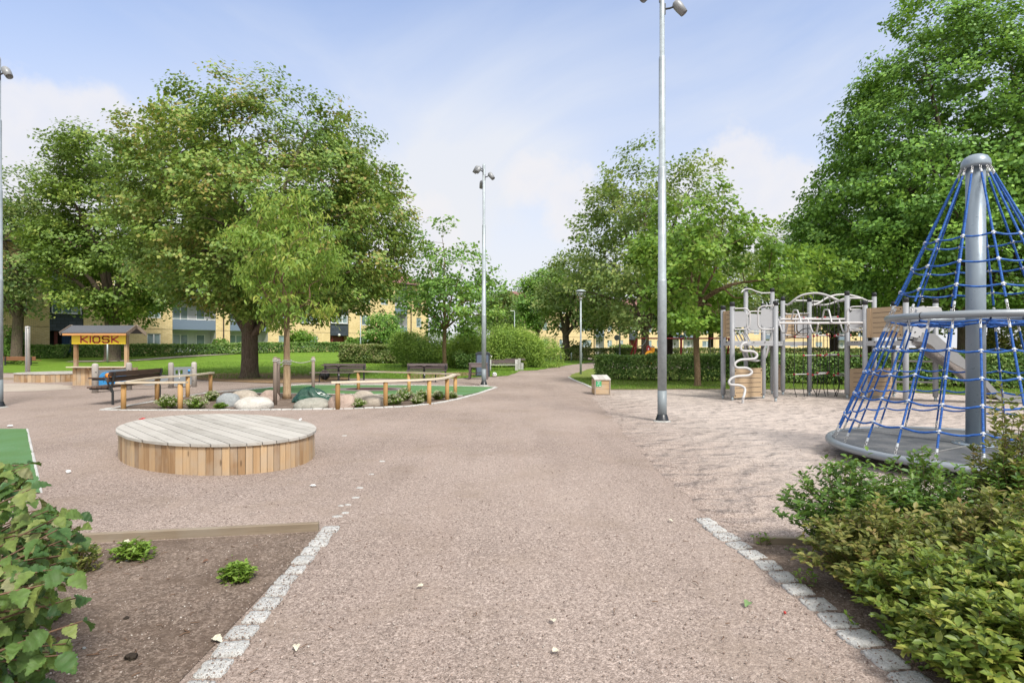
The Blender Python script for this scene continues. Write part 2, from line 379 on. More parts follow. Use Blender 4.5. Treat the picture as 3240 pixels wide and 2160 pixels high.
M['willow'] = leaf_mat('willow_leaves', [(0.105, 0.192, 0.046), (0.212, 0.339, 0.074), (0.339, 0.499, 0.095), (0.467, 0.600, 0.127)], .4)
M['hedge'] = leaf_mat('hedge_leaves', [(0.049, 0.110, 0.028), (0.099, 0.200, 0.044), (0.200, 0.330, 0.081), (0.380, 0.461, 0.181)], .25)
M['hedge_mix'] = leaf_mat('clipped_hedge_leaves', [(0.059, 0.105, 0.030), (0.119, 0.186, 0.045), (0.223, 0.267, 0.089), (0.386, 0.327, 0.178)], .25)
M['bed_shrub'] = leaf_mat('bed_shrub_leaves', [(0.069, 0.138, 0.023), (0.138, 0.253, 0.034), (0.230, 0.380, 0.052), (0.299, 0.437, 0.081)], .35, spots=70)
M['spirea_green'] = leaf_mat('spirea_green_leaves', [(.05, .12, .028), (.08, .18, .035), (.13, .25, .045), (.22, .34, .07)], .3, .45, spots=70)
M['spirea_gold'] = leaf_mat('spirea_bronze_leaves', [(.07, .10, .03), (.13, .16, .04), (.20, .22, .055), (.29, .27, .075), (.30, .18, .08)], .3, .5, spots=70)
M['spirea_lime'] = leaf_mat('spirea_lime_leaves', [(.055, .11, .028), (.12, .19, .035), (.20, .28, .045), (.32, .37, .07), (.38, .34, .08)], .3, .45, spots=70)
M['whitebeam'] = leaf_mat('whitebeam_leaves', [(.03, .085, .03), (.05, .125, .035), (.10, .18, .04), (.19, .25, .06), (.25, .25, .13)], .25, .6, spots=45)
M['grass'] = leaf_mat('grass_blades', [(0.066, 0.143, 0.018), (0.121, 0.242, 0.028), (0.187, 0.330, 0.044), (0.275, 0.330, 0.099)], .35)
M['flower'] = leaf_mat('flower_heads', [(.45, .45, .28), (.6, .58, .42), (.7, .68, .55)], .2)
M['litterleaf'] = leaf_mat('fallen_leaves', [(.12, .06, .03), (.24, .13, .06), (.45, .38, .25), (.62, .58, .48)], .1)
def bark_mat(name, a, b, sc_=6):
    t = NT(name); v = t.obj((1, 1, .25)); n = t.noise(v, sc_*3, 6, .7, .4); w = t.vor(v, sc_*2.2, out='Distance')
    c = t.mix(t.rng(n, .3, .7), a, b); c = t.mix(t.rng(t.noise(t.obj(), 2.3, 4), .5, .7, 0, .45), c, (.10, .12, .055))
    t.bsdf(c, .95, t.bump(t.math('ADD', n, w), .9, .03), spec=.1); return t.m
M['bark'] = bark_mat('bark_grey_brown', (.055, .042, .032), (.17, .135, .105))
M['bark_warm'] = bark_mat('bark_warm', (.12, .08, .05), (.27, .19, .12), 10)
M['bark_dark'] = bark_mat('bark_dark', (.02, .016, .013), (.075, .06, .048))
M['twig'] = paint('twig', (.13, .075, .045), .8)
M['galv'] = paint('galvanised_steel', (.33, .375, .40), .48, .35, .16, 9)
M['galv_dark'] = paint('coated_pole_foot', (.19, .22, .24), .55, .1, .08, 9)
M['lamp_grey'] = paint('lamp_housing', (.23, .24, .25), .45, .2)
M['alu'] = paint('brushed_aluminium', (.55, .54, .52), .35, .6)
M['play_grey'] = paint('play_grey_paint', (.26, .27, .29), .5, .0, .05, 8, speck=.12)
M['play_tube'] = paint('play_light_tube', (.43, .425, .43), .45, .0, .06, 8)
M['play_plate'] = paint('play_grey_plate', (.37, .38, .40), .55, .0, .05, 8, speck=.1)
M['tan'] = paint('tan_board', (.41, .30, .19), .6, .0, .07, 8, speck=.15)
M['groove'] = paint('groove_dark', (.05, .045, .04), .8)
M['black'] = paint('black_paint', (.018, .02, .022), .4, .0)
M['cap_black'] = paint('black_cap', (.012, .014, .018), .35)
M['carousel_steel'] = paint('carousel_steel', (.225, .275, .325), .36, .25, .04, 4, speck=.04)
M['carousel_rim'] = paint('carousel_rim_steel', (.24, .27, .30), .38, .3, .05, 2)
def rope_mat(name, a, b):
    t = NT(name); v = t.obj((1, 1, 1)); w = t.n('ShaderNodeTexWave', {'Vector': v, 'Scale': 16., 'Distortion': .6}, bands_direction='Z').outputs[1]
    w2 = t.noise(v, 40, 3); t.bsdf(t.mix(t.rng(w2, .35, .65), a, b), .6, t.bump(w, .5, .006), spec=.3); return t.m
M['rope_blue'] = rope_mat('blue_rope', (.012, .065, .27), (.03, .125, .42))
M['rope_black'] = rope_mat('black_rope', (.012, .012, .014), (.035, .033, .035))
M['rope_white'] = rope_mat('pale_rope', (.42, .41, .38), (.6, .59, .55))
M['connector'] = paint('white_connector', (.46, .49, .52), .4, .0, .05, 20)
M['fitting'] = paint('steel_fitting', (.42, .42, .42), .35, .6, .2, 40)
def deckfloor():
    t = NT('studded_rubber_floor'); v = t.pos(); w = t.vor(v, 34, out='Distance', rnd=.15)
    c = t.mix(t.rng(w, .2, .5), (.15, .155, .165), (.06, .065, .07)); c = t.mix(t.rng(t.noise(v, 3, 5), .45, .7, 0, .5), c, (.27, .26, .25))
    t.bsdf(c, .6, t.bump(w, .8, .006), spec=.5); return t.m
M['carousel_floor'] = deckfloor()
M['wood_raw'] = wood('raw_pine_z', ((.22, .13, .065), (.37, .24, .13), (.50, .355, .21)), 'z', grey=(.36, .31, .25))
M['wood_raw_x'] = wood('raw_pine_x', ((.24, .15, .08), (.40, .27, .15), (.53, .39, .24)), 'x', grey=(.40, .34, .27))
M['wood_pale_x'] = wood('pale_rail', ((.34, .27, .185), (.46, .385, .28), (.55, .48, .37)), 'x', grey=(.46, .43, .38))
M['wood_post'] = wood('rail_post', ((.20, .11, .04), (.36, .21, .08), (.50, .31, .13)), 'z')
M['wood_deck'] = wood('weathered_deck', ((.33, .31, .285), (.475, .46, .43), (.57, .555, .525)), 'x', gscale=.8)
M['wood_grey_z'] = wood('weathered_post', ((.14, .11, .09), (.25, .20, .165), (.36, .30, .25)), 'z')
M['wood_brown'] = wood('brown_stained', ((.022, .014, .011), (.06, .038, .029), (.115, .075, .058)), 'x', rough=.5, knots=False)
M['wood_brown_y'] = wood('brown_stained_y', ((.03, .018, .013), (.075, .047, .036), (.13, .088, .068)), 'y', rough=.5, knots=False)
M['wood_red_x'] = wood('red_brown_slats', ((.10, .04, .02), (.20, .085, .045), (.30, .14, .08)), 'x', rough=.55, knots=False)
M['board_edge'] = wood('edging_board', ((.15, .115, .08), (.25, .20, .145), (.34, .28, .215)), 'x', grey=(.26, .23, .19))
def granite(name, a, b, c, speckle=(.06, .06, .06), sc_=1.):
    t = NT(name); v = t.obj(); n = t.noise(v, 3.5*sc_, 7, .7, .4); f = t.noise(v, 60, 4, .8); r = t.attr('rnd')
    col = t.mix(t.rng(n, .35, .65), a, b); col = t.mix(t.rng(f, .42, .62, 0, .55), col, c)
    col = t.mix(t.rng(t.noise(v, 140, 2, .8), .60, .66, 0, .7), col, speckle); col = t.mix(t.math('MULTIPLY', r, .35), col, tuple(x*.7 for x in a))
    col = t.mix(t.rng(t.noise(v, 22, 5, .75), .5, .66, 0, .4), col, tuple(x*.55 for x in a)); t.bsdf(col, .95, t.bump(n, 1., .06, t.bump(f, .8, .015)), spec=.2); return t.m
M['sett'] = granite('granite_sett', (.50, .50, .49), (.64, .645, .63), (.56, .545, .52), speckle=(.15, .12, .105))
M['stone_white'] = granite('boulder_pale', (.54, .52, .48), (.66, .63, .59), (.44, .42, .37))
M['stone_grey'] = granite('boulder_grey', (.28, .31, .33), (.40, .425, .43), (.30, .29, .27))
M['stone_green'] = granite('boulder_greenish', (.28, .28, .24), (.41, .40, .35), (.32, .30, .265))
M['stone_pink'] = granite('boulder_pink', (.40, .29, .24), (.55, .44, .38), (.46, .40, .35))
M['stone_tan'] = granite('boulder_tan', (.38, .33, .27), (.52, .46, .39), (.34, .30, .255))
M['concrete'] = granite('pale_concrete', (.42, .42, .40), (.5, .5, .48), (.38, .38, .36), speckle=(.4, .4, .38))
# ================================================================ SETTING
def cdt_sheet(name, poly, zoff, mat, grid=None, jit=0., sub=None, kind='structure', label=None, cat=None, holes=()):
    pts = []; n = len(poly); rr = random.Random(len(name)*7+n)
    for i in range(n):
        a, b = np.array(poly[i], float), np.array(poly[(i+1) % n], float); ln = np.linalg.norm(b-a)
        near = min(a[1], b[1]); st = sub or (.12 if near < 8 else .3 if near < 20 else .8)
        k = max(1, min(400, int(ln/st))) if jit else max(1, int(ln/4))
        nrm = np.array([-(b-a)[1], (b-a)[0]])/max(ln, 1e-6)
        for j in range(k):
            q = a+(b-a)*j/k
            if jit: q = q+nrm*rr.gauss(0, 1)*jit*(1 if j else .3)
            pts.append(q)
    m = len(pts); V = [Vector(p) for p in pts]; E = [(i, (i+1) % m) for i in range(m)]
    if grid:
        A = np.array(pts); x0, y0 = A.min(0); x1, y1 = A.max(0)
        for gx in np.arange(x0+grid/2, x1, grid):
            for gy in np.arange(y0+grid/2, y1, grid): V.append(Vector((gx, gy)))
    vv, _, ff, *_ = delaunay_2d_cdt(V, E, [], 1, 1e-5)
    co = [(v.x, v.y, float(gz(v.x, v.y))+zoff) for v in vv]
    mb = MB(); mb.add(co, [tuple(f) for f in ff]); o = mb.build(name, mat)
    me = o.data
    if me.polygons and me.polygons[0].normal.z < 0: me.flip_normals()
    return tag(o, label, cat, None, kind)
# the ground: one sheet to the horizon
def ground():
    xs = np.unique(np.concatenate([np.linspace(-420, -60, 10), np.arange(-60, 60, 2.), np.linspace(60, 420, 10)]))
    ys = np.unique(np.concatenate([np.linspace(-60, 0, 5), np.arange(0, 80, 2.), np.linspace(80, 700, 14)]))
    gx, gy = np.meshgrid(xs, ys); z = gz(gx, gy)-.03*sst(30, 36, gy)*sst(4, -4, gx)
    V = np.stack([gx.ravel(), gy.ravel(), z.ravel()], 1); w = len(xs)
    mb = MB(); mb.add(V, [(j*w+i, j*w+i+1, (j+1)*w+i+1, (j+1)*w+i) for j in range(len(ys)-1) for i in range(w-1)], True)
    tag(mb.build('ground', M['gravel']), 'pinkish brown crushed gravel covering the open playground area', kind='structure')
ground()
L = [P(*q) for q in ((-300, 1182), (10, 1180), (230, 1180), (420, 1182), (560, 1188), (640, 1197), (720, 1200), (830, 1200), (900, 1192), (1000, 1190), (1100, 1197), (1300, 1199), (1450, 1197), (1549, 1192), (1607, 1188.5), (1632, 1181), (1646, 1173), (1700, 1171), (1808, 1153.6), (1865, 1147.6))]
L += [(7.5, 50), (9, 75), (9, 200), (-200, 200), (-200, 26)]
cdt_sheet('lawn', L, .014, M['lawn'], grid=2.2, jit=.05, sub=.5)
Rr = [P(*q) for q in ((1868, 1166), (1840, 1175), (1810, 1184), (1799, 1192), (1815, 1201), (1848, 1214), (1880, 1229), (1930, 1232), (2100, 1231), (2280, 1231), (2500, 1231), (2680, 1232), (3006, 1247), (3150, 1256), (3320, 1268), (3700, 1290))]
Rr += [(40, 20), (70, 40), (18, 33)]
cdt_sheet('grass_strip', Rr, .012, M['lawn2'], grid=1.6, jit=.05, sub=.25)
cdt_sheet('back_lawn', [(9, 51), (30, 49), (120, 49), (200, 200), (12, 200)], .012, M['lawn2'], jit=.05)
cdt_sheet('sand_area', [P(*q) for q in ((1874, 1258), (1882, 1247), (1925, 1236), (2100, 1233.5), (2280, 1233), (2500, 1233), (2680, 1234), (3006, 1249), (3150, 1258), (3320, 1270), (3700, 1292))]+[(12, 6), (8, 3.8), (3.6, 3.93), (1.62, 3.98), (1.60, 4.5), (1.62, 5.4), (1.70, 7), (1.85, 9.5)], .002, M['sand'], jit=.03, sub=.15)
cdt_sheet('soil_bed', [(-1.36, 1.2), (-1.43, 4.17), (-3.06, 3.89), (-6, 3.4), (-6, 1.2)], .006, M['soil'], jit=.0)
cdt_sheet('soil_bed', [(1.68, 1.2), (1.66, 3.0), (1.62, 3.88), (3.6, 3.80), (7, 3.6), (7, 1.2)], .007, M['soil'], jit=.0)
turfL = [P(-500, 1357), P(83, 1357), P(113, 1490), P(128, 1560), (-6.6, 4.7), (-12, 4.7)]
cdt_sheet('artificial_turf', turfL, .008, M['turf'], jit=.006)
cdt_sheet('mulch', [P(*q) for q in ((560, 1190), (640, 1186), (700, 1181), (830, 1180), (940, 1182), (1040, 1187), (1110, 1194), (1100, 1203), (1000, 1209), (860, 1213), (700, 1207), (600, 1199))], .019, M['mulch'], jit=.07)
cdt_sheet('mulch', [P(*q) for q in ((1270, 1192), (1330, 1182), (1450, 1178), (1530, 1180), (1500, 1187), (1400, 1196), (1320, 1198))], .019, M['mulch'], jit=.07)
cdt_sheet('pale_sand_patch', [P(*q) for q in ((-60, 1220), (10, 1214), (100, 1214), (180, 1216), (232, 1222), (215, 1232), (120, 1237), (10, 1240), (-60, 1240))], .005, M['palesand'], jit=.06)
# planting island: soil in front, artificial turf with sunken trampoline behind
front = [(318, 1297), (390, 1297.5), (600, 1298), (800, 1297.5), (1058, 1294), (1170, 1291), (1282, 1286.5), (1380, 1276), (1447, 1263), (1500, 1249), (1540, 1236), (1572, 1225)]
back = [(951, 1217), (810, 1230), (654, 1243), (496, 1269), (400, 1285)]
cdt_sheet('planting_soil', [P(*q) for q in front+[(1500, 1246), (1468, 1253), (1330, 1250.5), (1189, 1249), (938, 1246), (800, 1244), (760, 1238)]+back[2:]], .008, M['soil'])
cdt_sheet('artificial_turf', [P(*q) for q in ((800, 1243), (938, 1245), (1189, 1248), (1330, 1249.5), (1468, 1252), (1520, 1240), (1562, 1225), (1450, 1222), (1260, 1219), (955, 1218), (812, 1231), (770, 1237))], .012, M['turf'])
def kerb_line(pts, w=.10, seg=.22, zt=.022, name='kerb', gapless=True):
    """row of small stones along a ground path"""
    p = np.array([P(*q) for q in pts]) if pts[0][1] > 200 else np.array(pts, float)
    d = np.concatenate([[0], np.cumsum(np.linalg.norm(np.diff(p, axis=0), axis=1))]); n = int(d[-1]/seg); mb = MB()
    for i in range(n):
        s0 = (i+.04)*seg; s1 = (i+.96)*seg
        a = [np.interp(s0, d, p[:, k]) for k in (0, 1)]; b = [np.interp(s1, d, p[:, k]) for k in (0, 1)]
        h = zt+random.uniform(-.006, .004)
        mb.beam((*a, h-.03), (*b, h-.03+random.uniform(-.003, .003)), w*random.uniform(.9, 1.08), .06, ch=.006)
    return tag(mb.build(name, M['sett']), kind='structure')
kerb_line(front); kerb_line(back+[(330, 1296)]); kerb_line([(951, 1217), (1260, 1217.5), (1572, 1224)], w=.07)
kerb_line([(770, 1240), (800, 1243.5), (938, 1245.5), (1189, 1248.5), (1330, 1250), (1468, 1252.5)], w=.06)
kerb_line([(1799, 1193), (1815, 1202), (1848, 1215), (1878, 1229)])
kerb_line([P(86, 1357), P(115, 1490), P(130, 1560)], w=.03, zt=.010)
def lawn_path():
    p = [(-32, 40.2), (XY(403, 41), 41.2), (XY(560, 46), 46), (XY(700, 50.5), 50.5), (XY(800, 53.5), 53.5)]; mb = MB()
    q = smoothline(p, 6); Lf = []; 
    for i in range(len(q)-1):
        a, b = q[i], q[i+1]; t = (b-a)/np.linalg.norm(b-a); nn = np.array([-t[1], t[0]])*.75
        vs = [(*(c), float(gz(*c))+.06) for c in (a-nn, b-nn, b+nn, a+nn)]; mb.add(vs, [(0, 1, 2, 3)])
    tag(mb.build('path', M['palesand']), kind='structure')
lawn_path()

# ================================================================ BUILDINGS
def brick_mat(name, c1, c2, mortar):
    t = NT(name); tc = t.n('ShaderNodeTexCoord'); s = t.n('ShaderNodeSeparateXYZ', {0: tc.outputs['Object']})
    u = t.math('ADD', s.outputs[0], s.outputs[1]); v = t.n('ShaderNodeCombineXYZ', {0: u, 1: s.outputs[2]}).outputs[0]
    b = t.n('ShaderNodeTexBrick', {'Vector': v, 'Color1': (*c1, 1), 'Color2': (*c2, 1), 'Mortar': (*mortar, 1), 'Scale': 1., 'Mortar Size': .011, 'Mortar Smooth': .2, 'Bias': -.1, 'Brick Width': .27, 'Row Height': .098})
    n = t.noise(tc.outputs['Object'], .6, 5, .6); n2 = t.noise(tc.outputs['Object'], 6, 3)
    c = t.mix(t.rng(n, .3, .7, 0, .25), b.outputs[0], tuple(x*.7 for x in c1)); c = t.mix(t.rng(n2, .4, .65, 0, .25), c, c2)
    t.bsdf(c, .9, t.bump(b.outputs[1], -.4, .01), spec=.15); return t.m
M['brick'] = brick_mat('yellow_brick', (.66, .50, .25), (.80, .64, .36), (.30, .25, .18))
M['brick_r'] = brick_mat('yellow_brick_far', (.64, .49, .26), (.76, .60, .35), (.4, .33, .23))
def slate_mat():
    t = NT('dark_slate'); tc = t.n('ShaderNodeTexCoord'); s = t.n('ShaderNodeSeparateXYZ', {0: tc.outputs['Object']})
    v = t.n('ShaderNodeCombineXYZ', {0: s.outputs[0], 1: s.outputs[2]}).outputs[0]
    b = t.n('ShaderNodeTexBrick', {'Vector': v, 'Color1': (.03, .04, .055, 1), 'Color2': (.055, .068, .09, 1), 'Mortar': (.012, .015, .02, 1), 'Scale': 1., 'Mortar Size': .015, 'Brick Width': .55, 'Row Height': .3})
    n = t.noise(tc.outputs['Object'], 2.1, 5, .7)
    t.bsdf(t.mix(t.rng(n, .66, .70, 0, .8), b.outputs[0], (.42, .45, .48)), .6, t.bump(b.outputs[1], -.4, .02)); return t.m
M['slate'] = slate_mat()
def ribbed(name, a, b, per=9):
    t = NT(name); tc = t.n('ShaderNodeTexCoord'); w = t.n('ShaderNodeTexWave', {'Vector': tc.outputs['Object'], 'Scale': float(per)}, bands_direction='X').outputs[1]
    t.bsdf(t.mix(w, a, b), .6, t.bump(w, .5, .02)); return t.m
M['bluepanel'] = ribbed('blue_grey_cladding', (.11, .15, .21), (.17, .22, .29), 3.2)
M['bluedoor'] = ribbed('blue_door', (.012, .05, .13), (.02, .075, .19), 3)
M['white'] = paint('white_paint', (.62, .63, .64), .5, .0, .04)
M['whitewall'] = paint('white_render', (.46, .47, .48), .8, .0, .06, 2)
M['reddoor'] = paint('red_brown_door', (.13, .022, .018), .5)
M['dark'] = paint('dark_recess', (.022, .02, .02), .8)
M['roofmat'] = ribbed('red_brown_roof', (.17, .07, .05), (.25, .11, .085), 4)
M['pipe'] = paint('dark_downpipe', (.03, .025, .025), .5)
def glass_mat():
    t = NT('window_glass'); r = t.attr('rnd'); v = t.obj()
    c = t.mix(t.rng(t.noise(v, .8, 3), .35, .65), (.05, .085, .095), (.17, .25, .26)); c = t.mix(t.math('MULTIPLY', r, .6), c, (.33, .40, .41))
    t.bsdf(c, .08, spec=.8); return t.m
M['glass'] = glass_mat()
def wall_sheet(mb, x0, x1, z0, z1, holes, rev=.14, y=0.):
    xs = sorted({x0, x1, *[h[0] for h in holes], *[h[1] for h in holes]}); zs = sorted({z0, z1, *[h[2] for h in holes], *[h[3] for h in holes]})
    for i in range(len(xs)-1):
        for j in range(len(zs)-1):
            cx, cz = (xs[i]+xs[i+1])/2, (zs[j]+zs[j+1])/2
            if any(h[0] < cx < h[1] and h[2] < cz < h[3] for h in holes): continue
            mb.add([(xs[i], y, zs[j]), (xs[i+1], y, zs[j]), (xs[i+1], y, zs[j+1]), (xs[i], y, zs[j+1])], [(0, 1, 2, 3)])
    for a, b, c, d in holes:
        for q in (((a, c), (b, c)), ((b, c), (b, d)), ((b, d), (a, d)), ((a, d), (a, c))):
            (p0, r0), (p1, r1) = q; mb.add([(p0, y, r0), (p0, y+rev, r0), (p1, y+rev, r1), (p1, y, r1)], [(0, 1, 2, 3)])
def window(root, a, b, c, d, y=.10, mull=(.5,), name='window', split_rnd=True):
    f = MB(); t = .075; cx = (a+b)/2; w = b-a
    f.box((cx, y, c+t/2), (w, .07, t)); f.box((cx, y, d-t/2), (w, .07, t)); f.box((cx, y-.06, c-.015), (w+.08, .16, .03))
    for x in (a+t/2, b-t/2): f.box((x, y, (c+d)/2), (t, .07, d-c-2*t))
    for m in mull: f.box((a+w*m, y+.003, (c+d)/2), (.11, .07, d-c-2*t))
    o = f.build(name, M['white'], root, local=True)
    g = MB(); ed = [a+t]+[a+w*m for m in mull]+[b-t]
    for i in range(len(ed)-1): g.add([(ed[i], y+.02, c+t), (ed[i+1], y+.02, c+t), (ed[i+1], y+.02, d-t), (ed[i], y+.02, d-t)], [(0, 1, 2, 3)])
    g.build('pane', M['glass'], o, local=True); return o
def apartment(label, ox, oy, ang, zb, x0, x1, bays, wb, wt, pitch, eave, depth=11, brick='brick', group='yellow brick apartment blocks'):
    """facade along local x at y=0, z absolute; bays: (a, b, kind, windows)"""
    root = thing('apartment_building', label, 'building', (ox, oy, 0), ang, group)
    wall = MB(); slate = MB(); rec = MB(); lines = MB()
    par_b, par_t = 3.05, 4.02
    for a, b, kind, wins in bays:
        if kind == 'brick':
            holes = []
            for k in range(3):
                for wi, (wa, wb_) in enumerate(wins):
                    h = (wa, wb_, wb+k*pitch, wt+k*pitch); holes.append(h); window(root, *h, mull=(.5,) if wb_-wa > 1.1 else ())
            wall_sheet(wall, a, b, zb-.6, eave, holes)
            lines.box(((a+b)/2, -.004, wt+pitch*.0+.42), (b-a-.02, .02, .035)); lines.box(((a+b)/2, -.004, wt+pitch+.42), (b-a-.02, .02, .035))
        elif kind == 'slate':
            for k in range(3):
                z0 = wt+.12+k*pitch if k else wt+.12; 
            sl = MB(); sl.add([(a, .12, wt+.1), (b, .12, wt+.1), (b, .12, eave), (a, .12, eave)], [(0, 1, 2, 3)]); sl.build('slate_cladding', M['slate'], root, local=True); rec = MB()
            for k in (1, 2): window(root, a+.15, b-.15, wb+.1+k*pitch, wt-.2+k*pitch, y=.08, mull=(.35, .68))
            for q in (a, b): wall.add([(q, 0, zb-.6), (q, 1.4, zb-.6), (q, 1.4, eave), (q, 0, eave)], [(0, 1, 2, 3)])
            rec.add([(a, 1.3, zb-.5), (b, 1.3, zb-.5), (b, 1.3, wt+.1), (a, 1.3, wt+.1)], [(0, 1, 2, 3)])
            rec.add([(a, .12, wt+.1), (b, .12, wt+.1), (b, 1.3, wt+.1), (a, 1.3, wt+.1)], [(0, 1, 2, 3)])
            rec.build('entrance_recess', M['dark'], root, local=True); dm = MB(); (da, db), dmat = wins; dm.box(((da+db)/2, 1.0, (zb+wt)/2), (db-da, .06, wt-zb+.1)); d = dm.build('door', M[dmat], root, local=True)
            hn = MB(); hn.box((db-.15, .94, zb+1.05), (.03, .05, .3)); hn.build('handle', M['alu'], d, local=True)
            pz = MB(); pz.box((a+(b-a)*.22, .6, (zb+wt)/2), (.22, .22, wt-zb+.1)); pz.build('post', M['reddoor'], root, local=True)
        else:
            wl = MB(); q = 1.3
            wl.add([(a, q, zb-.5), (b, q, zb-.5), (b, q, eave), (a, q, eave)], [(0, 1, 2, 3)])
            for x in (a, b): wl.add([(x, .02, zb-.5), (x, q, zb-.5), (x, q, eave), (x, .02, eave)], [(0, 1, 2, 3)])
            wl.build('recess_wall', M['whitewall'], root, local=True)
            for k in range(3):
                z = k*pitch; w = b-a
                window(root, a+.1*w, a+.46*w, zb+.05+z if k else zb+.05, wt+z, y=q-.05, mull=(.5,)); window(root, a+.64*w, a+.86*w, wb+z, wt+z, y=q-.05, mull=())
            for k in (0, 1):
                p = MB(); p.box(((a+b)/2, .04, (par_b+par_t)/2+k*pitch), (b-a-.01, .08, par_t-par_b)); pn = p.build('balcony_panel', M['bluepanel'], root, local=True)
                r_ = MB(); r_.box(((a+b)/2, .04, par_t+.10+k*pitch), (b-a-.02, .05, .05)); [r_.box((a+.1+(b-a-.2)*i/6, .04, par_t+.05+k*pitch), (.03, .03, .1)) for i in range(7)]
                r_.build('railing', M['white'], pn, local=True)
                s_ = MB(); s_.box(((a+b)/2, .66, par_b+.08+k*pitch), (b-a-.02, 1.14, .16)); s_.build('balcony_slab', M['whitewall'], root, local=True)
    for xe in (x0, x1): wall.add([(xe, 0, zb-.6), (xe, depth, zb-.6), (xe, depth, eave), (xe, 0, eave)], [(0, 1, 2, 3)]); wall.add([(xe, 0, eave), (xe, depth, eave), (xe, depth/2, eave+1.7)], [(0, 1, 2)])
    wall.add([(x0, depth, zb-.6), (x1, depth, zb-.6), (x1, depth, eave), (x0, depth, eave)], [(0, 1, 2, 3)])
    wall.build('wall', M[brick], root, local=True)
    lines.build('string_course', M['pipe'], root, local=True)
    rf = MB(); h = .12
    for sg in (0, 1):
        y0, y1 = (-.6, depth/2) if sg == 0 else (depth+.6, depth/2)
        A = [(x0-.4, y0, eave-.05), (x1+.4, y0, eave-.05), (x1+.4, y1, eave+1.8), (x0-.4, y1, eave+1.8)]
        rf.add(A+[(p, q, r+h) for p, q, r in A], [(0, 1, 2, 3), (7, 6, 5, 4), (0, 4, 5, 1), (1, 5, 6, 2), (3, 2, 6, 7), (0, 3, 7, 4)])
    ro = rf.build('roof', M['roofmat'], root, local=True)
    gt = MB(); gt.tube([(x0-.4, -.66, eave-.02), (x1+.4, -.66, eave-.02)], .07, 8); gt.build('gutter', M['pipe'], ro, local=True)
    return root
def lx(px):
    u = (px-1620)/F; t = (40.5+45.4*u)/(16.6-19.9*u); return 25.9*t
B = []
def br(a, b, *w): B.append((lx(a), lx(b), 'brick', [(lx(p), lx(q)) for p, q in w]))
br(-150, 157, (28, 86)); B.append((lx(157), lx(265), 'slate', ((lx(205), lx(238)), 'bluedoor')))
br(265, 546, (362, 410), (466, 509)); B.append((lx(546), lx(683), 'balcony', None)); br(683, 728)
B.append((lx(728), lx(848), 'balcony', None)); br(848, 1045, (882, 905), (953, 1006)); B.append((lx(1045), lx(1104), 'slate', ((lx(1062), lx(1102)), 'reddoor')))
br(1104, 1250, (1145, 1172), (1205, 1228)); B.append((lx(1250), lx(1289), 'balcony', None)); br(1289, 1355, (1318, 1334))
angL = math.atan2(19.9, 16.6)
bl = apartment('long yellow brick apartment block behind the clipped hedge and lawn on the left', -40.5, 45.4, angL, .75, lx(-150), lx(1355), B, 1.30, 2.62, 2.82, 9.9)
for px in (707, 1300):
    m = MB(); m.tube([(lx(px), -.09, .3), (lx(px), -.09, 9.85)], .06, 8); m.build('downpipe', M['pipe'], bl, local=True)
m = MB(); m.ball((lx(1074), .02, 2.78), .17, 8); m.build('wall_lamp', M['white'], bl, local=True)
def rx(px):
    u = (px-1620)/F; t = (88*u-2.5)/(25.7-18*u); return 31.4*t
B = []
br2 = lambda a, b, *w: B.append((rx(a), rx(b), 'brick', [(rx(p), rx(q)) for p, q in w]))
br2(1670, 1884, (1717, 1732), (1770, 1790), (1843, 1871)); B.append((rx(1884), rx(1911), 'balcony', None)); br2(1911, 1990, (1922, 1937), (1958, 1972))
B.append((rx(1990), rx(2018), 'slate', ((rx(2000), rx(2017)), 'reddoor'))); br2(2018, 2110, (2040, 2062), (2078, 2092)); B.append((rx(2110), rx(2148), 'balcony', None))
br2(2148, 2162); B.append((rx(2162), rx(2205), 'balcony', None)); br2(2205, 2275, (2222, 2250)); B.append((rx(2275), rx(2300), 'slate', ((rx(2284), rx(2298)), 'bluedoor')))
br2(2300, 2420, (2330, 2352), (2385, 2402)); B.append((rx(2420), rx(2470), 'balcony', None)); br2(2470, 2640, (2500, 2524), (2580, 2602)); B.append((rx(2640), rx(2690), 'balcony', None)); br2(2690, 2760, (2715, 2735))
angR = math.atan2(18, 25.7)
brr = apartment('yellow brick apartment block far beyond the right hedges, half hidden by trees', 2.5, 88, angR, .2, rx(1670), rx(2760), B, 1.27, 2.5, 2.8, 8.7, brick='brick_r')
m = MB(); m.tube([(rx(1879), -.09, .1), (rx(1879), -.09, 9.25)], .07, 8); m.build('downpipe', M['pipe'], brr, local=True)

# ================================================================ FOLIAGE
def tmpl_quad(w=.8):
    return np.array([(0, 0, 0), (w/2, .45, .07), (0, 1, 0), (-w/2, .45, .07)], float), [(0, 1, 2, 3)]
def tmpl_star():       # five-lobed leaf
    pts = [(0, 0), (.22, .12), (.52, .10), (.40, .38), (.58, .62), (.27, .62), (0, 1), (-.27, .62), (-.58, .62), (-.40, .38), (-.52, .10), (-.22, .12)]
    v = np.array([(x, y, .12*abs(x)) for x, y in pts]); return v, [(0, 1, 2, 3, 4, 5, 6), (0, 6, 7, 8, 9, 10, 11)]
def tmpl_oval(w=.5, fold=.12, bend=.12):
    ts = [0, .25, .6, 1.]; ws = [0, .8, .85, 0]; V = [(0, t, -bend*t*t) for t in ts]; n = 4
    for s in (1, -1): V += [(s*w/2*ws[i], ts[i]+.03, fold*ws[i]-bend*ts[i]**2) for i in (1, 2)]
    return np.array(V, float), [(0, 4, 5, 3, 2, 1), (0, 1, 2, 3, 7, 6)]
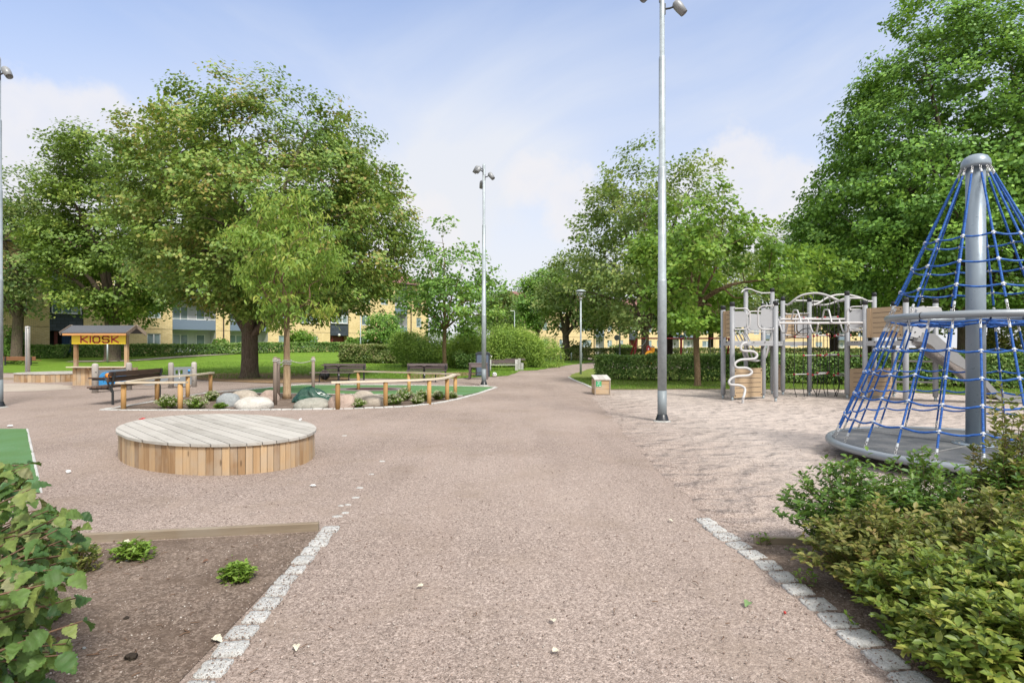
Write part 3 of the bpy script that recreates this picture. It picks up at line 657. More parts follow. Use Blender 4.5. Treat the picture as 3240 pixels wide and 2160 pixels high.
def tmpl_lobed(n=22, w=.74, bend=.30, fold=.20):
    ts = np.linspace(0, 1, n); V = [(0, t, -bend*t*t) for t in ts]; F_ = []
    for s in (1, -1):
        for i, t in enumerate(ts):
            base = math.sin(PI*min(1, t**.8*1.02))**.75 if 0 < t < 1 else 0; z = (1+(.13 if i % 3 == 1 else -.10 if i % 3 == 0 else .05))*(1-.25*abs(t-.42))
            V.append((s*w/2*base*z, t+(.045 if i % 3 == 1 else .0), fold*base-bend*t*t+.03*math.sin(t*19)))
    for i in range(n-1):
        F_.append((i, n+i, n+i+1, i+1)); F_.append((i+1, 2*n+i+1, 2*n+i, i))
    return np.array(V, float), F_
T_QUAD, T_STAR, T_OVAL, T_LOBED, T_LONG = tmpl_quad(), tmpl_star(), tmpl_oval(.55), tmpl_lobed(), tmpl_oval(.36, .08, .22)
def unit(a): return a/(np.linalg.norm(a, axis=-1, keepdims=True)+1e-9)
def leaf_mesh(name, parts, mat, parent, org):
    """parts: list of (centre N3, direction N3, normal N3, size N, rnd2 N, template)"""
    Vs, fl, st, r1, r2 = [], [], [], [], []; nv = 0; nl = 0
    for c, d, nrm, size, g, (tv, tf) in parts:
        N = len(c); d = unit(d); nrm = unit(nrm-d*np.sum(nrm*d, 1, keepdims=True)); s = np.cross(d, nrm); K = len(tv)
        V = c[:, None]+size[:, None, None]*(tv[None, :, :1]*s[:, None]+tv[None, :, 1:2]*d[:, None]+tv[None, :, 2:]*nrm[:, None])
        Vs.append(V.reshape(-1, 3)); rr = RNG.random(N)
        flat = np.concatenate([np.array(f) for f in tf]); lens = np.array([len(f) for f in tf]); off = np.concatenate([[0], np.cumsum(lens)[:-1]])
        fl.append((nv+np.arange(N)[:, None]*K+flat[None]).ravel()); st.append((nl+np.arange(N)[:, None]*len(flat)+off[None]).ravel())
        r1.append(np.repeat(rr, len(tf))); r2.append(np.repeat(np.broadcast_to(g, N), len(tf))); nv += N*K; nl += N*len(flat)
    V = np.concatenate(Vs)-np.array(org, float); me = bpy.data.meshes.new(name)
    fill_mesh(me, V, np.concatenate(fl), np.concatenate(st), None, np.concatenate(r1), np.concatenate(r2)); me.materials.append(mat)
    o = bpy.data.objects.new(name, me); COL.objects.link(o)
    if parent is not None: o.parent = parent
    else: o.location = org
    return o
def rnoise(seed):
    g = np.random.default_rng(seed); W = g.normal(0, 1, (10, 3)); ph = g.random(10)*6.28; A = 1/(1+np.arange(10)*.25)
    f = np.linspace(.6, 2.4, 10)
    return lambda p, s=1.: sum(A[i]*np.sin((p*s) @ (W[i]*f[i])+ph[i]) for i in range(10))/2.6
def tree(label, X, Y, sil, clumps, twigs, per, leaf, mat, bark='bark', tmpl=T_QUAD, seed=1, trunk_r=.25, fork=2.2, group=None, lobes=None, clump_r=.75, twig_r=.28, droop=.1,
         depth=1., name='maple_tree', amp=.16, inner=.35, nl=8, lean=(0, 0), gap=0., limb_start=.15, trunk_top=None, cat='tree', stems=1, up=.75):
    """sil: crown outline at the trunk's distance as (row, left, right) of the photograph, turned into heights and radii"""
    g = np.random.default_rng(seed); zb = float(gz(X, Y)); root = thing(name, label, cat, (X, Y, zb), 0, group)
    zs = np.array([Zof(r, Y) for r, a, b in sil][::-1]); DD = math.hypot(X, Y); ray = np.array([X, Y])/DD; lat = np.array([Y, -X])/DD; a0 = math.atan2(X, Y)
    xl = np.array([DD*math.tan(math.atan((a-1620)/F)-a0) for r, a, b in sil][::-1]); xr = np.array([DD*math.tan(math.atan((b-1620)/F)-a0) for r, a, b in sil][::-1])
    nf = rnoise(seed+50)
    def body(n, lo, surf=None):
        zz = np.linspace(zs[0], zs[-1], 200); w = np.interp(zz, zs, xr-xl); cdf = np.cumsum(w**(1.6)); cdf /= cdf[-1]
        z = np.interp(g.random(n), cdf, zz); ph = g.random(n)*2*PI
        L_, R_ = np.interp(z, zs, xl), np.interp(z, zs, xr); cx = (L_+R_)/2; hw = (R_-L_)/2
        rho = np.sqrt(g.uniform(lo, 1, n)); q = np.stack([np.cos(ph), np.sin(ph), z*.5], 1)
        k = 1+amp*nf(q, 2.2)
        la = cx+hw*rho*k*np.cos(ph); dp = hw*depth*rho*k*np.sin(ph); sh = 1-np.abs(dp)/DD; la = la*sh; z = np.where(z > EH, EH+(z-EH)*sh, z)   # the crown rounds off toward its front and back
        ox, oy = np.cos(ph)*rho, np.sin(ph)*rho*depth
        return np.stack([X+la*lat[0]+dp*ray[0], Y+la*lat[1]+dp*ray[1], z], 1), np.stack([ox*lat[0]+oy*ray[0], ox*lat[1]+oy*ray[1], (z-(zs[0]+zs[-1])/2)/(zs[-1]-zs[0])*1.4], 1)
    C, O = body(clumps, inner)
    if gap: k = nf(C, .55) > -gap*1.0; C, O = C[k], O[k]
    n1 = len(C)*twigs; ci = np.repeat(np.arange(len(C)), twigs)
    dv = unit(g.normal(0, 1, (n1, 3)))*(g.random((n1, 1))**.45)*clump_r*np.array([1, 1, .62]); Tw = C[ci]+dv
    n2 = n1*per; ti = np.repeat(np.arange(n1), per); e = g.normal(0, 1, (n2, 3))*twig_r*.5*np.array([1, 1, .55]); Lp = Tw[ti]+e
    out = unit(O[ci[ti]]+.6*dv[ti]/clump_r+1e-3)
    tn = g.normal(0, .42, (n1, 3)); nrm = unit(out*.5+np.array([0, 0, up])+tn[ti]+g.normal(0, .22, (n2, 3))); d = unit(np.cross(nrm, g.normal(0, 1, (n2, 3)))+np.array([0, 0, -droop])+out*.4)
    rc = g.random(len(C)); rt = np.clip(rc[ci]*.75+g.random(n1)*.25, 0, 1)
    leaf_mesh('crown', [(Lp, d, nrm, leaf*g.uniform(.7, 1.25, n2), rt[ti], tmpl)], M[mat], root, (X, Y, zb))
    mb = MB(); top = trunk_top or Zof(sil[0][0]+.35*(sil[-1][0]-sil[0][0]), Y)
    tx, ty = X+lean[0], Y+lean[1]; base = np.array([X, Y, zb-.05]); fk = np.array([X+lean[0]*.3, Y+lean[1]*.3, zb+fork])
    mid = (base+fk)/2+np.array([g.normal(0, .03), 0, 0])
    mb.tube(smoothline([base+[0, 0, -.1], base+[0, 0, .12], base+[0, 0, .5], mid, fk], 4), np.interp(np.linspace(0, 1, 17), [0, .2, .4, 1], [trunk_r*1.45, trunk_r*1.25, trunk_r*1.03, trunk_r*.9]), 14)
    # limbs toward the parts of the crown, thinner branches to the clumps
    sel = [int(g.integers(len(C)))]
    while len(sel) < min(nl, len(C)): sel.append(int(np.argmax(np.min(np.linalg.norm(C[:, None]-C[sel][None], axis=2), axis=1))))
    paths = []
    for k, s in enumerate(sel):
        tgt = fk+(C[s]-fk)*.86; m1 = fk+(tgt-fk)*.35+np.array([0, 0, .12*np.linalg.norm(tgt-fk)])+g.normal(0, .12, 3); m2 = fk+(tgt-fk)*.7+np.array([0, 0, .08*np.linalg.norm(tgt-fk)])+g.normal(0, .15, 3)
        pth = smoothline([fk-[0, 0, .15*trunk_r*4], m1, m2, tgt], 5); rr = np.interp(np.linspace(0, 1, len(pth)), [0, .25, 1], [trunk_r*.62, trunk_r*.36, trunk_r*.08]); mb.tube(pth, rr, 8); paths.append((pth, rr))
    AP = np.concatenate([p[3:] for p, r in paths]); AR = np.concatenate([r[3:] for p, r in paths])
    for c in C[g.permutation(len(C))[:150]]:
        j = int(np.argmin(np.linalg.norm(AP-c, axis=1)+.6*np.maximum(0, AP[:, 2]-c[2]))); a = AP[j]; ln = np.linalg.norm(c-a)
        if ln < .25: continue
        m1 = (a+c)/2+g.normal(0, .10*ln, 3)+np.array([0, 0, .06*ln]); r0 = min(AR[j]*.7, .012+.018*ln); pth = smoothline([a, m1, c], 3); mb.tube(pth, np.linspace(r0, .006+.0015*leaf, len(pth)), 5, cap=False)
    mb.build('trunk', M[bark], root); return root
def hedge(label, path, w, h, leaf, n, mat, name='hedge', z0=None, lift=.12, stems=40, amp=.06, tmpl=T_QUAD, seed=1, group=None, topmat=None, cat='hedge', jitter=.10):
    g = np.random.default_rng(seed); p = np.array(path, float); seg = np.linalg.norm(np.diff(p, axis=0), axis=1); d = np.concatenate([[0], np.cumsum(seg)]); Lt = d[-1]
    hh = (lambda s: np.interp(s, [0, Lt], h)) if isinstance(h, (tuple, list)) else (lambda s: np.full_like(s, h))
    org = (*p[0], float(gz(*p[0]))); root = thing(name, label, cat, org, 0, group); h0 = h[0] if isinstance(h, (tuple, list)) else h
    areas = np.array([Lt*h0, Lt*h0*.6, Lt*w*1.25, w*h0, w*h0]); face = g.choice(5, n, p=areas/areas.sum())
    s = g.random(n)*Lt; v = g.random(n); u = g.uniform(-.5, .5, n)
    s = np.where(face == 3, 0, np.where(face == 4, Lt, s)); u = np.where(face == 0, -.5, np.where(face == 1, .5, u)); 
    H = hh(s); zr = np.where(face == 2, 1., v**.85); z = lift+(H-lift)*zr
    inw = np.abs(g.normal(0, 1, n))*jitter
    nx = np.where(face == 0, -1., np.where(face == 1, 1., 0.)); nsx = np.where(face == 3, -1., np.where(face == 4, 1., 0)); nz = (face == 2)*1.
    i = np.clip(np.searchsorted(d, s, side='right')-1, 0, len(seg)-1); t = np.diff(p, axis=0)[i]/seg[i][:, None]; pos = p[i]+t*(s-d[i])[:, None]; nn = np.stack([-t[:, 1], t[:, 0]], 1)
    nf = rnoise(seed+9); q3 = np.stack([pos[:, 0], pos[:, 1], z*1.5], 1); dis = amp*nf(q3+nx[:, None], 1.9)-inw+g.normal(0, .02, n)
    round_ = np.where(face < 2, -.12*w*np.clip((zr-.8)/.2, 0, 1)**2-.10*w*np.clip((.25-zr)/.25, 0, 1), 0)
    off = u*w+nx*(dis+round_); xy = pos+nn*off[:, None]+t*(nsx*(dis))[:, None]; zz = z+nz*dis
    N3 = np.concatenate([nn*nx[:, None]+t*nsx[:, None], nz[:, None]], 1)
    c = np.concatenate([xy, (zz+gz(xy[:, 0], xy[:, 1]))[:, None]], 1); nrm = N3*.7+np.array([0, 0, .45])+g.normal(0, .45, (n, 3)); dr = np.cross(unit(nrm), g.normal(0, 1, (n, 3)))+N3*.3
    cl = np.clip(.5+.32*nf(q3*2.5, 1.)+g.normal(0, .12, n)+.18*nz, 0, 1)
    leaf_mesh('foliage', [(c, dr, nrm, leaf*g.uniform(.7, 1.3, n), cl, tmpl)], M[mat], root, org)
    if stems:
        mb = MB()
        for k in range(stems):
            sv = np.array([g.random()*Lt]); ii = min(int(np.searchsorted(d, sv[0], side='right'))-1, len(seg)-1); tt = np.diff(p, axis=0)[ii]/seg[ii]; b = p[ii]+tt*(sv[0]-d[ii])+np.array([-tt[1], tt[0]])*g.uniform(-.32, .32)*w; zb = float(gz(*b)); hs = float(hh(sv)[0])
            for _ in range(2): e = g.normal(0, .14, 2); mb.tube([(b[0], b[1], zb-.02), (b[0]+e[0]*.4, b[1]+e[1]*.4, zb+hs*.4), (b[0]+e[0]*1.6, b[1]+e[1]*1.6, zb+hs*.85)], [.02, .014, .006], 5, cap=False)
        mb.build('stems', M['bark'], root)
    return root
def stem_shrub(label, X, Y, rx_, ry_, h, nst, lps, leaf, mat, tmpl=T_OVAL, name='shrub', seed=1, lean=.55, group=None, cat='shrub', arch=.3, z0=0., sr=.004, flowers=0, fsize=.03, stemmat='twig', start=.25, upr=.5, droop=0., twmat=None):
    g = np.random.default_rng(seed); zb = float(gz(X, Y))+z0; root = thing(name, label, cat, (X, Y, zb), 0, group); mb = MB(); C, D, Nn, Gp = [], [], [], []; tips = []
    for k in range(nst):
        a = g.random()*2*PI; rr = math.sqrt(g.random()); ex, ey = math.cos(a)*rr, math.sin(a)*rr
        hh = h*(1-.55*rr**2.2)*g.uniform(.72, 1.12); b = np.array([X+ex*rx_*.35, Y+ey*ry_*.35, zb-.02]); e = np.array([X+ex*rx_, Y+ey*ry_, zb+hh])
        m_ = b+(e-b)*.5+np.array([-ex*rx_*arch*.3, -ey*ry_*arch*.3, hh*.12])+g.normal(0, .02, 3); p = smoothline([b, m_, e], 5)
        if k % 2 == 0 or nst < 60: mb.tube(p, np.linspace(sr, sr*.35, len(p)), 4, cap=False)
        T = unit(np.gradient(p, axis=0)); ts = np.sort(g.uniform(start, 1., lps)); xi = ts*(len(p)-1); i0 = np.clip(xi.astype(int), 0, len(p)-2); c = p[i0]+(p[i0+1]-p[i0])*(xi-i0)[:, None]; tt = T[i0]
        az = np.arange(lps)*2.4+g.random()*6; side = np.stack([np.cos(az), np.sin(az), np.zeros(lps)], 1); dd = unit(side+tt*.7+g.normal(0, .2, (lps, 3))-np.array([0, 0, droop]))
        C.append(c+dd*leaf*.1); D.append(dd); Nn.append(np.array([0, 0, 1.])+tt*upr+g.normal(0, .35, (lps, 3))); Gp.append(np.full(lps, g.random())*.6+.4*g.random(lps)); tips.append(e)
    C = np.concatenate(C); n = len(C)
    leaf_mesh('foliage', [(C, np.concatenate(D), np.concatenate(Nn), leaf*g.uniform(.65, 1.25, n), np.concatenate(Gp), tmpl)], M[mat], root, (X, Y, zb)); mb.build('stems', M[stemmat], root)
    if flowers:
        tp = np.array(tips)[g.permutation(len(tips))[:flowers]]; k = 16; c = np.repeat(tp, k, 0)+g.normal(0, .012, (len(tp)*k, 3))+[0, 0, .008]; nn = len(c)
        leaf_mesh('flowers', [(c, g.normal(0, 1, (nn, 3)), g.normal(0, .4, (nn, 3))+[0, 0, 1], np.full(nn, fsize*.5), g.random(nn), T_QUAD)], M['flower'], root, (X, Y, zb))
    return root
def bush(label, X, Y, rx_, ry_, h, n, leaf, mat, seed=1, name='bush', tmpl=T_QUAD, group=None, lumps=9, z0=0., cat='bush', feather=.3, lo=.1, stems=14):
    """rounded bush of several lumps with loose shoots"""
    g = np.random.default_rng(seed); zb = float(gz(X, Y))+z0; root = thing(name, label, cat, (X, Y, zb), 0, group)
    lc = np.stack([X+g.uniform(-.62, .62, lumps)*rx_, Y+g.uniform(-.55, .55, lumps)*ry_, zb+h*g.uniform(.22, .66, lumps)], 1); lr = g.uniform(.32, .52, lumps)
    k = g.integers(0, lumps, n); dv = unit(g.normal(0, 1, (n, 3))); rad = lr[k]*(.55+.45*g.random(n)**.5)*(1+feather*np.abs(g.normal(0, .4, n))*(dv[:, 2] > 0)); c = lc[k]+dv*rad[:, None]*np.array([rx_, ry_, h*.72]); c[:, 2] = np.maximum(c[:, 2], zb+.02*h+g.random(n)*.1)
    nrm = dv*.6+[0, 0, .5]+g.normal(0, .45, (n, 3)); d = np.cross(unit(nrm), g.normal(0, 1, (n, 3)))+dv*.8; nf = rnoise(seed+3)
    leaf_mesh('foliage', [(c, d, nrm, leaf*g.uniform(.7, 1.3, n), np.clip(.5+.3*nf(c*1.3, 1.)+g.normal(0, .15, n), 0, 1), tmpl)], M[mat], root, (X, Y, zb))
    mb = MB()
    for i in range(stems): e = lc[g.integers(lumps)]+g.normal(0, .1, 3)*h; mb.tube([(X+g.normal(0, .12)*rx_, Y, zb-.03), tuple((np.array([X, Y, zb])+e)/2+g.normal(0, .05, 3)), tuple(e)], [.03, .02, .008], 5, cap=False)
    mb.build('stems', M['bark'], root); return root
# ================================================================ TREES AND HEDGES
GT = 'large broadleaf trees around the playground'
tree('broad maple with olive and rusty tinged crown over a stout forked trunk beside the railings', XY(790, 24), 24,
     [(228, 650, 1000), (245, 590, 1055), (265, 520, 1095), (330, 450, 1155), (420, 385, 1215), (520, 345, 1270), (640, 330, 1322), (760, 370, 1325), (850, 420, 1310), (930, 480, 1265), (990, 620, 1130)],
     480, 11, 19, .155, 'maple', seed=3, trunk_r=.36, fork=2.0, amp=.035, clump_r=.8, twig_r=.40, inner=.2, nl=9, depth=.95, gap=1.5, droop=.3)
tree('green and yellowish maple standing behind the kiosk, trunk parted into three limbs', XY(356, 41), 41,
     [(412, 150, 420), (450, 135, 520), (540, 150, 600), (640, 120, 620), (740, 95, 640), (840, 110, 640), (920, 150, 600), (985, 250, 520), (1005, 330, 450)],
     320, 10, 17, .23, 'maple_left', seed=5, trunk_r=.52, fork=3.3, amp=.09, clump_r=1.1, twig_r=.6, inner=.25, nl=10, gap=.8, droop=.3)
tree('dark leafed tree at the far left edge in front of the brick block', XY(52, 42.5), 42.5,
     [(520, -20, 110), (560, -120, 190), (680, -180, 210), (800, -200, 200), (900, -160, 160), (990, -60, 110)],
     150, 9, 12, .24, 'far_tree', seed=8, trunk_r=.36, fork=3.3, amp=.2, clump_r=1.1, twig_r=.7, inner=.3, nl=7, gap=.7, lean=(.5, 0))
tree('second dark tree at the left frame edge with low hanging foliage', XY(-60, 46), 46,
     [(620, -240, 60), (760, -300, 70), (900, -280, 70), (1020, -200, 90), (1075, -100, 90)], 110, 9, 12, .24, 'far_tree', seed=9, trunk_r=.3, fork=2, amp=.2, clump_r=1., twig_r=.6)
tree('slim young tree with drooping yellow green leaves, its trunk wrapped in reed matting', XY(908, 14.7), 14.7,
     [(588, 885, 925), (640, 820, 990), (700, 770, 1040), (780, 720, 1085), (860, 715, 1095), (930, 745, 1075), (990, 790, 1050), (1030, 850, 990)],
     120, 6, 9, .145, 'ash', 'bark_warm', T_LONG, seed=13, trunk_r=.075, fork=2.25, amp=.2, clump_r=.36, twig_r=.22, inner=.12, nl=11, droop=.9, up=.5, gap=.75, name='young_tree')
tree('slender oak with airy dark green crown, its pale trunk rising behind the benches', XY(1407, 31), 31,
     [(690, 1385, 1415), (730, 1340, 1470), (800, 1300, 1500), (870, 1275, 1560), (940, 1265, 1590), (1000, 1290, 1570), (1045, 1330, 1510)],
     110, 6, 10, .20, 'oak_mid', 'bark_warm', seed=17, trunk_r=.115, fork=2.4, amp=.3, clump_r=.65, twig_r=.42, inner=.08, nl=13, gap=.45, name='oak_tree')
tree('bright green young oak with layered boughs between the floodlight pole and climbing frame', XY(2207, 19.3), 19.3,
     [(430, 2118, 2142), (500, 2090, 2195), (580, 2070, 2260), (660, 2030, 2320), (730, 1985, 2400), (800, 1975, 2500), (850, 1990, 2640), (890, 2000, 2650), (940, 2005, 2480), (990, 2020, 2420), (1030, 2060, 2330)],
     210, 8, 13, .125, 'oak', 'bark_warm', T_STAR, seed=21, trunk_r=.105, fork=2.9, amp=.3, clump_r=.45, twig_r=.33, inner=.1, nl=9, gap=.3, name='oak_tree', lean=(-.2, 0))
tree('tall grey green cherry tree behind the bright young oak', XY(2040, 47), 47,
     [(440, 2020, 2120), (480, 1950, 2200), (560, 1880, 2280), (660, 1835, 2330), (760, 1800, 2360), (860, 1795, 2370), (940, 1820, 2370), (1010, 1880, 2340), (1055, 1930, 2290)],
     260, 10, 12, .28, 'cherry', seed=24, trunk_r=.34, fork=3, amp=.2, clump_r=1.2, twig_r=.75, inner=.2, nl=11, gap=.8, name='cherry_tree')
tree('drooping cherry tree with yellowing foliage right of the path lamp', XY(1795, 56), 56,
     [(790, 1800, 1890), (830, 1745, 1930), (900, 1705, 1950), (960, 1700, 1950), (1020, 1725, 1930), (1050, 1770, 1900)],
     130, 10, 12, .26, 'cherry', seed=26, trunk_r=.36, fork=2.6, amp=.2, clump_r=1.1, twig_r=.8, name='cherry_tree', lean=(-.6, 0))
tree('dark shaggy tree in front of the gable of the far brick block', XY(1700, 76), 76,
     [(855, 1715, 1770), (900, 1665, 1800), (950, 1640, 1790), (1000, 1640, 1710), (1050, 1660, 1700)], 150, 9, 12, .32, 'oak_mid', seed=28, trunk_r=.25, fork=3, amp=.35, clump_r=1.2, twig_r=.8, name='broadleaf_tree')
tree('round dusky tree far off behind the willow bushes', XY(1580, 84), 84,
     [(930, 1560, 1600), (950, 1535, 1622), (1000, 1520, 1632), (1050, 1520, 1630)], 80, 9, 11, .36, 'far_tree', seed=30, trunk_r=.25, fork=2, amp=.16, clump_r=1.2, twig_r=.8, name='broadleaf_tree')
tree('small garden tree in front of the left brick block near the red entrance', XY(1215, 59), 59,
     [(1000, 1180, 1240), (1020, 1155, 1262), (1060, 1148, 1270), (1085, 1150, 1262)], 60, 9, 11, .22, 'oak_mid', seed=32, trunk_r=.1, fork=.8, amp=.2, clump_r=.7, twig_r=.5, name='garden_tree')
tree('low garden tree beside the ground floor windows of the left brick block', XY(950, 57), 57,
     [(1048, 935, 965), (1062, 918, 985), (1080, 915, 992)], 30, 8, 10, .2, 'oak', seed=33, trunk_r=.06, fork=.3, amp=.2, clump_r=.5, twig_r=.4, name='garden_tree', nl=4)
tree('huge dense maple towering over the climbing frame at the right', XY(3060, 28), 28,
     [(-60, 2860, 3240), (60, 2790, 3420), (170, 2720, 3500), (280, 2660, 3560), (400, 2610, 3600), (520, 2560, 3640), (640, 2500, 3660), (740, 2500, 3660), (820, 2530, 3640), (890, 2600, 3600), (950, 2680, 3500)],
     800, 11, 18, .185, 'maple_dark', seed=36, trunk_r=.42, fork=3.2, amp=.05, clump_r=.95, twig_r=.42, inner=.45, nl=12, depth=.85, gap=1.1, droop=.25)
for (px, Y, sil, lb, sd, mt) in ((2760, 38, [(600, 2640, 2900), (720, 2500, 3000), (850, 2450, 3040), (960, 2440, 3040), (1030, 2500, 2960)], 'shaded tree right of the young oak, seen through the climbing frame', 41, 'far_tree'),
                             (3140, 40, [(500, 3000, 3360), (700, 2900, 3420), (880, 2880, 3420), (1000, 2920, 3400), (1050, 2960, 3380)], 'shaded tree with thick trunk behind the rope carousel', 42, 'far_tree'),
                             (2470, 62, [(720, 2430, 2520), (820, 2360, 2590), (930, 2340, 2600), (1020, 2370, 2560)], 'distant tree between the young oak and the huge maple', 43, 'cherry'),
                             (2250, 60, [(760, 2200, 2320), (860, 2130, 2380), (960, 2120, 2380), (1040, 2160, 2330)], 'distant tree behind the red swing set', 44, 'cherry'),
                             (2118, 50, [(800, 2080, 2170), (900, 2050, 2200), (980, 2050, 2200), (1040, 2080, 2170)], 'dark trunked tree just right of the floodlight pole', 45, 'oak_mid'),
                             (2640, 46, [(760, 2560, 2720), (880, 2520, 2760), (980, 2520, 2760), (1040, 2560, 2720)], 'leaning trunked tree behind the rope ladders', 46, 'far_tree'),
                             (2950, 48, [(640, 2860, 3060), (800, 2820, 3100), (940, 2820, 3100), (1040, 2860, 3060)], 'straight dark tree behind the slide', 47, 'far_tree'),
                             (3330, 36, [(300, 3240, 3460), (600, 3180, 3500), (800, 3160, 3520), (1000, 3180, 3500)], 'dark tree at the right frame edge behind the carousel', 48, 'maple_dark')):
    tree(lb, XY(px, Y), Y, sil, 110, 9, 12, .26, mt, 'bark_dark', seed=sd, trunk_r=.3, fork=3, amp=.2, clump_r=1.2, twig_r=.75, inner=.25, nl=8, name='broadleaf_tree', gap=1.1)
bush('rusty leaved bush under the big maple behind the carousel', XY(3190, 27), 27, 1.3, 1, 2.9, 4200, .12, 'spirea_gold', 51, lumps=10)
# hedges
hedge('long clipped hedge across the far side of the left lawn', [(XY(236, 46), 46), (XY(560, 48.5), 48.5), (XY(900, 54.5), 54.5), (XY(1160, 59), 59), (XY(1345, 63), 63)], 1.1, .98, .15, 30000, 'hedge', lift=.03, stems=20, seed=2)
hedge('clipped hedge at the far left, ending by the blue door', [(XY(-260, 43), 43), (XY(10, 44), 44), (XY(208, 45), 45)], 1.2, 1.05, .14, 15000, 'hedge', lift=.03, stems=12, seed=4)
hedge('short thick variegated hedge beside the two picnic sets', [(XY(1098, 40), 40), (XY(1280, 39), 39)], 2.2, 1.22, .12, 15000, 'hedge_mix', lift=.02, stems=12, amp=.1, seed=5)
hedge('clipped beech hedge along the grass behind the wooden grit box and climbing frame', [(XY(1885, 23.2), 23.2), (XY(2240, 22), 22), (XY(2600, 20.5), 20.5), (XY(3000, 18.6), 18.6), (XY(3420, 17.6), 17.6)], 1.0, [1.0, 1.17], .092, 50000, 'hedge', lift=.13, stems=110, amp=.09, seed=6, tmpl=T_OVAL, jitter=.12)
hedge('far clipped hedge behind the bollards and the red swing set', [(XY(1735, 54), 54), (XY(2010, 55), 55), (XY(2400, 56), 56), (XY(2800, 58), 58)], 1.2, 1.14, .16, 20000, 'hedge_mix', lift=.03, stems=10, seed=7)
hedge('distant hedge under the trees at the right, behind the slide', [(XY(2850, 34), 34), (XY(3480, 30), 30)], 1.4, 1.2, .13, 12000, 'hedge_mix', lift=.03, stems=10, seed=11)
GW = 'loose willow bushes beyond the picnic sets'
for i, (px, Y, rx_, h, n, lb) in enumerate(((1322, 35.5, 1.45, 2.4, 15000, 'feathery willow bush at the left end of the willow row, beside the variegated hedge'), (1440, 35, 1.6, 2.5, 16000, 'feathery willow bush behind the pale oak trunk'),
                                  (1560, 36, 1.7, 2.9, 17000, 'tallest feathery willow bush, behind the waste bin'), (1680, 36.5, 1.55, 2.6, 15000, 'feathery willow bush at the right end of the row, beside the gravel path'))):
    bush(lb, XY(px, Y), Y, rx_*1.25, 1.3, h, int(n*1.35), .125, 'willow', 60+i, tmpl=T_LONG, group=GW, name='willow_bush', feather=.55, lumps=12)
bush('dark leafy bush low behind the waste bin', XY(1490, 33.5), 33.5, 1.15, .8, 1.35, 5500, .10, 'hedge', 70)
bush('small light green bush beside the concrete ended bench', XY(1648, 34), 34, .5, .5, .85, 2200, .07, 'spirea_lime', 71)
bush('garden bush in front of the left block near the slate entrance', XY(1120, 58), 58, 1.1, .8, 1.6, 2500, .2, 'oak_mid', 72)
bush('small round bush against the left block balcony', XY(700, 52), 52, .9, .7, 1.5, 1800, .17, 'oak_mid', 73)
bush('low dark bush under the right block windows', XY(1970, 84), 84, 2.3, 1.5, 2.0, 1800, .3, 'far_tree', 74)
bush('leafy bush beside the trunk at the left frame edge', XY(20, 43.5), 43.5, 1.1, .8, 2.6, 4000, .16, 'oak_mid', 75)
bush('low bright green plant under the far red bench', XY(60, 38), 38, .85, .5, .42, 1500, .1, 'bed_shrub', 76, name='plant')
bush('dark yew bush under the leaning cherry trunk', XY(1830, 58), 58, 1.8, 1, 2.2, 2800, .2, 'far_tree', 77)
# low flowering shrubs of the island
GF = 'low white flowering shrubs in the planting island'
for i, (a, b, t, q, lb) in enumerate(((482, 570, 1253, 1296, 'leftmost wide flowering shrub, between the two near railing posts'), (575, 650, 1255, 1296, 'flowering shrub right of the second near railing post'),
                               (644, 690, 1239, 1272, 'small flowering shrub behind the blue grey boulder'), (672, 716, 1277, 1296, 'tiny bright green shrub tucked in front of the blue grey boulder'),
                               (1091, 1157, 1263, 1293, 'flowering shrub in front of the tan boulders'), (1210, 1274, 1252, 1284, 'flowering shrub just right of the tan boulders'),
                               (1246, 1308, 1230, 1272, 'taller flowering shrub at the back of the island'), (1298, 1340, 1256, 1281, 'low flowering shrub close to the kerb under the right railing'),
                               (1306, 1366, 1237, 1272, 'dense flowering shrub in the middle of the right railing'), (1364, 1408, 1241, 1268, 'flowering shrub left of the railing corner posts'), (1418, 1447, 1243, 1263, 'smallest flowering shrub at the railing corner'))):
    Y = Yof(q-2); w = (b-a)*Y/F/2; h = (q-t)*Y/F
    stem_shrub(lb, XY((a+b)/2, Y), Y+w*.3, w*1.0, w*.85, h*.95, 85, 15, .042, 'bed_shrub', seed=80+i, flowers=0 if i == 3 else 44, fsize=.045, group=GF, name='flowering_shrub', sr=.003)
# plants of the front left bed
GB = 'small bright green shrublets in the bare left bed'
for i, (px, q, w, h, lb) in enumerate(((422, 1768, .135, .115, 'bright green shrublet near the timber edging board'), (754, 1836, .105, .105, 'small round shrublet near the granite setts'),
                                  (232, 1815, .15, .20, 'olive shrublet half hidden behind the whitebeam leaves'), (125, 1960, .10, .10, 'tiny light green shrublet under the whitebeam branches'))):
    Y = Yof(q); stem_shrub(lb, XY(px, Y), Y, w, w*.8, h, 55, 16, .032, 'bed_shrub' if i != 2 else 'spirea_gold', seed=100+i, flowers=0, group=GB, name='shrublet', sr=.0018)
for i, (px, q, s, lb) in enumerate(((735, 1768, .03, 'two leaved seedling above the round shrublet'), (2412, 1722, .08, 'broad leaved weed growing at the right timber edging'), (2550, 1850, .09, 'feathery green weed by the right granite setts'),
                             (2690, 1985, .06, 'dandelion weed on the right granite setts'), (2810, 2030, .08, 'thin upright weed below the bronze shrubs'), (2900, 2110, .09, 'grassy weed at the bottom right corner'), (2480, 1745, .06, 'low ivy weed behind the right edging board'))):
    Y = Yof(q); stem_shrub(lb, XY(px, Y), Y, s*.6, s*.6, s, 9 if s > .06 else 3, 3, s*.55, 'bed_shrub', T_LONG if i in (2, 5) else T_OVAL, seed=120+i, name='weed', start=.05, sr=.0015, cat='weed')
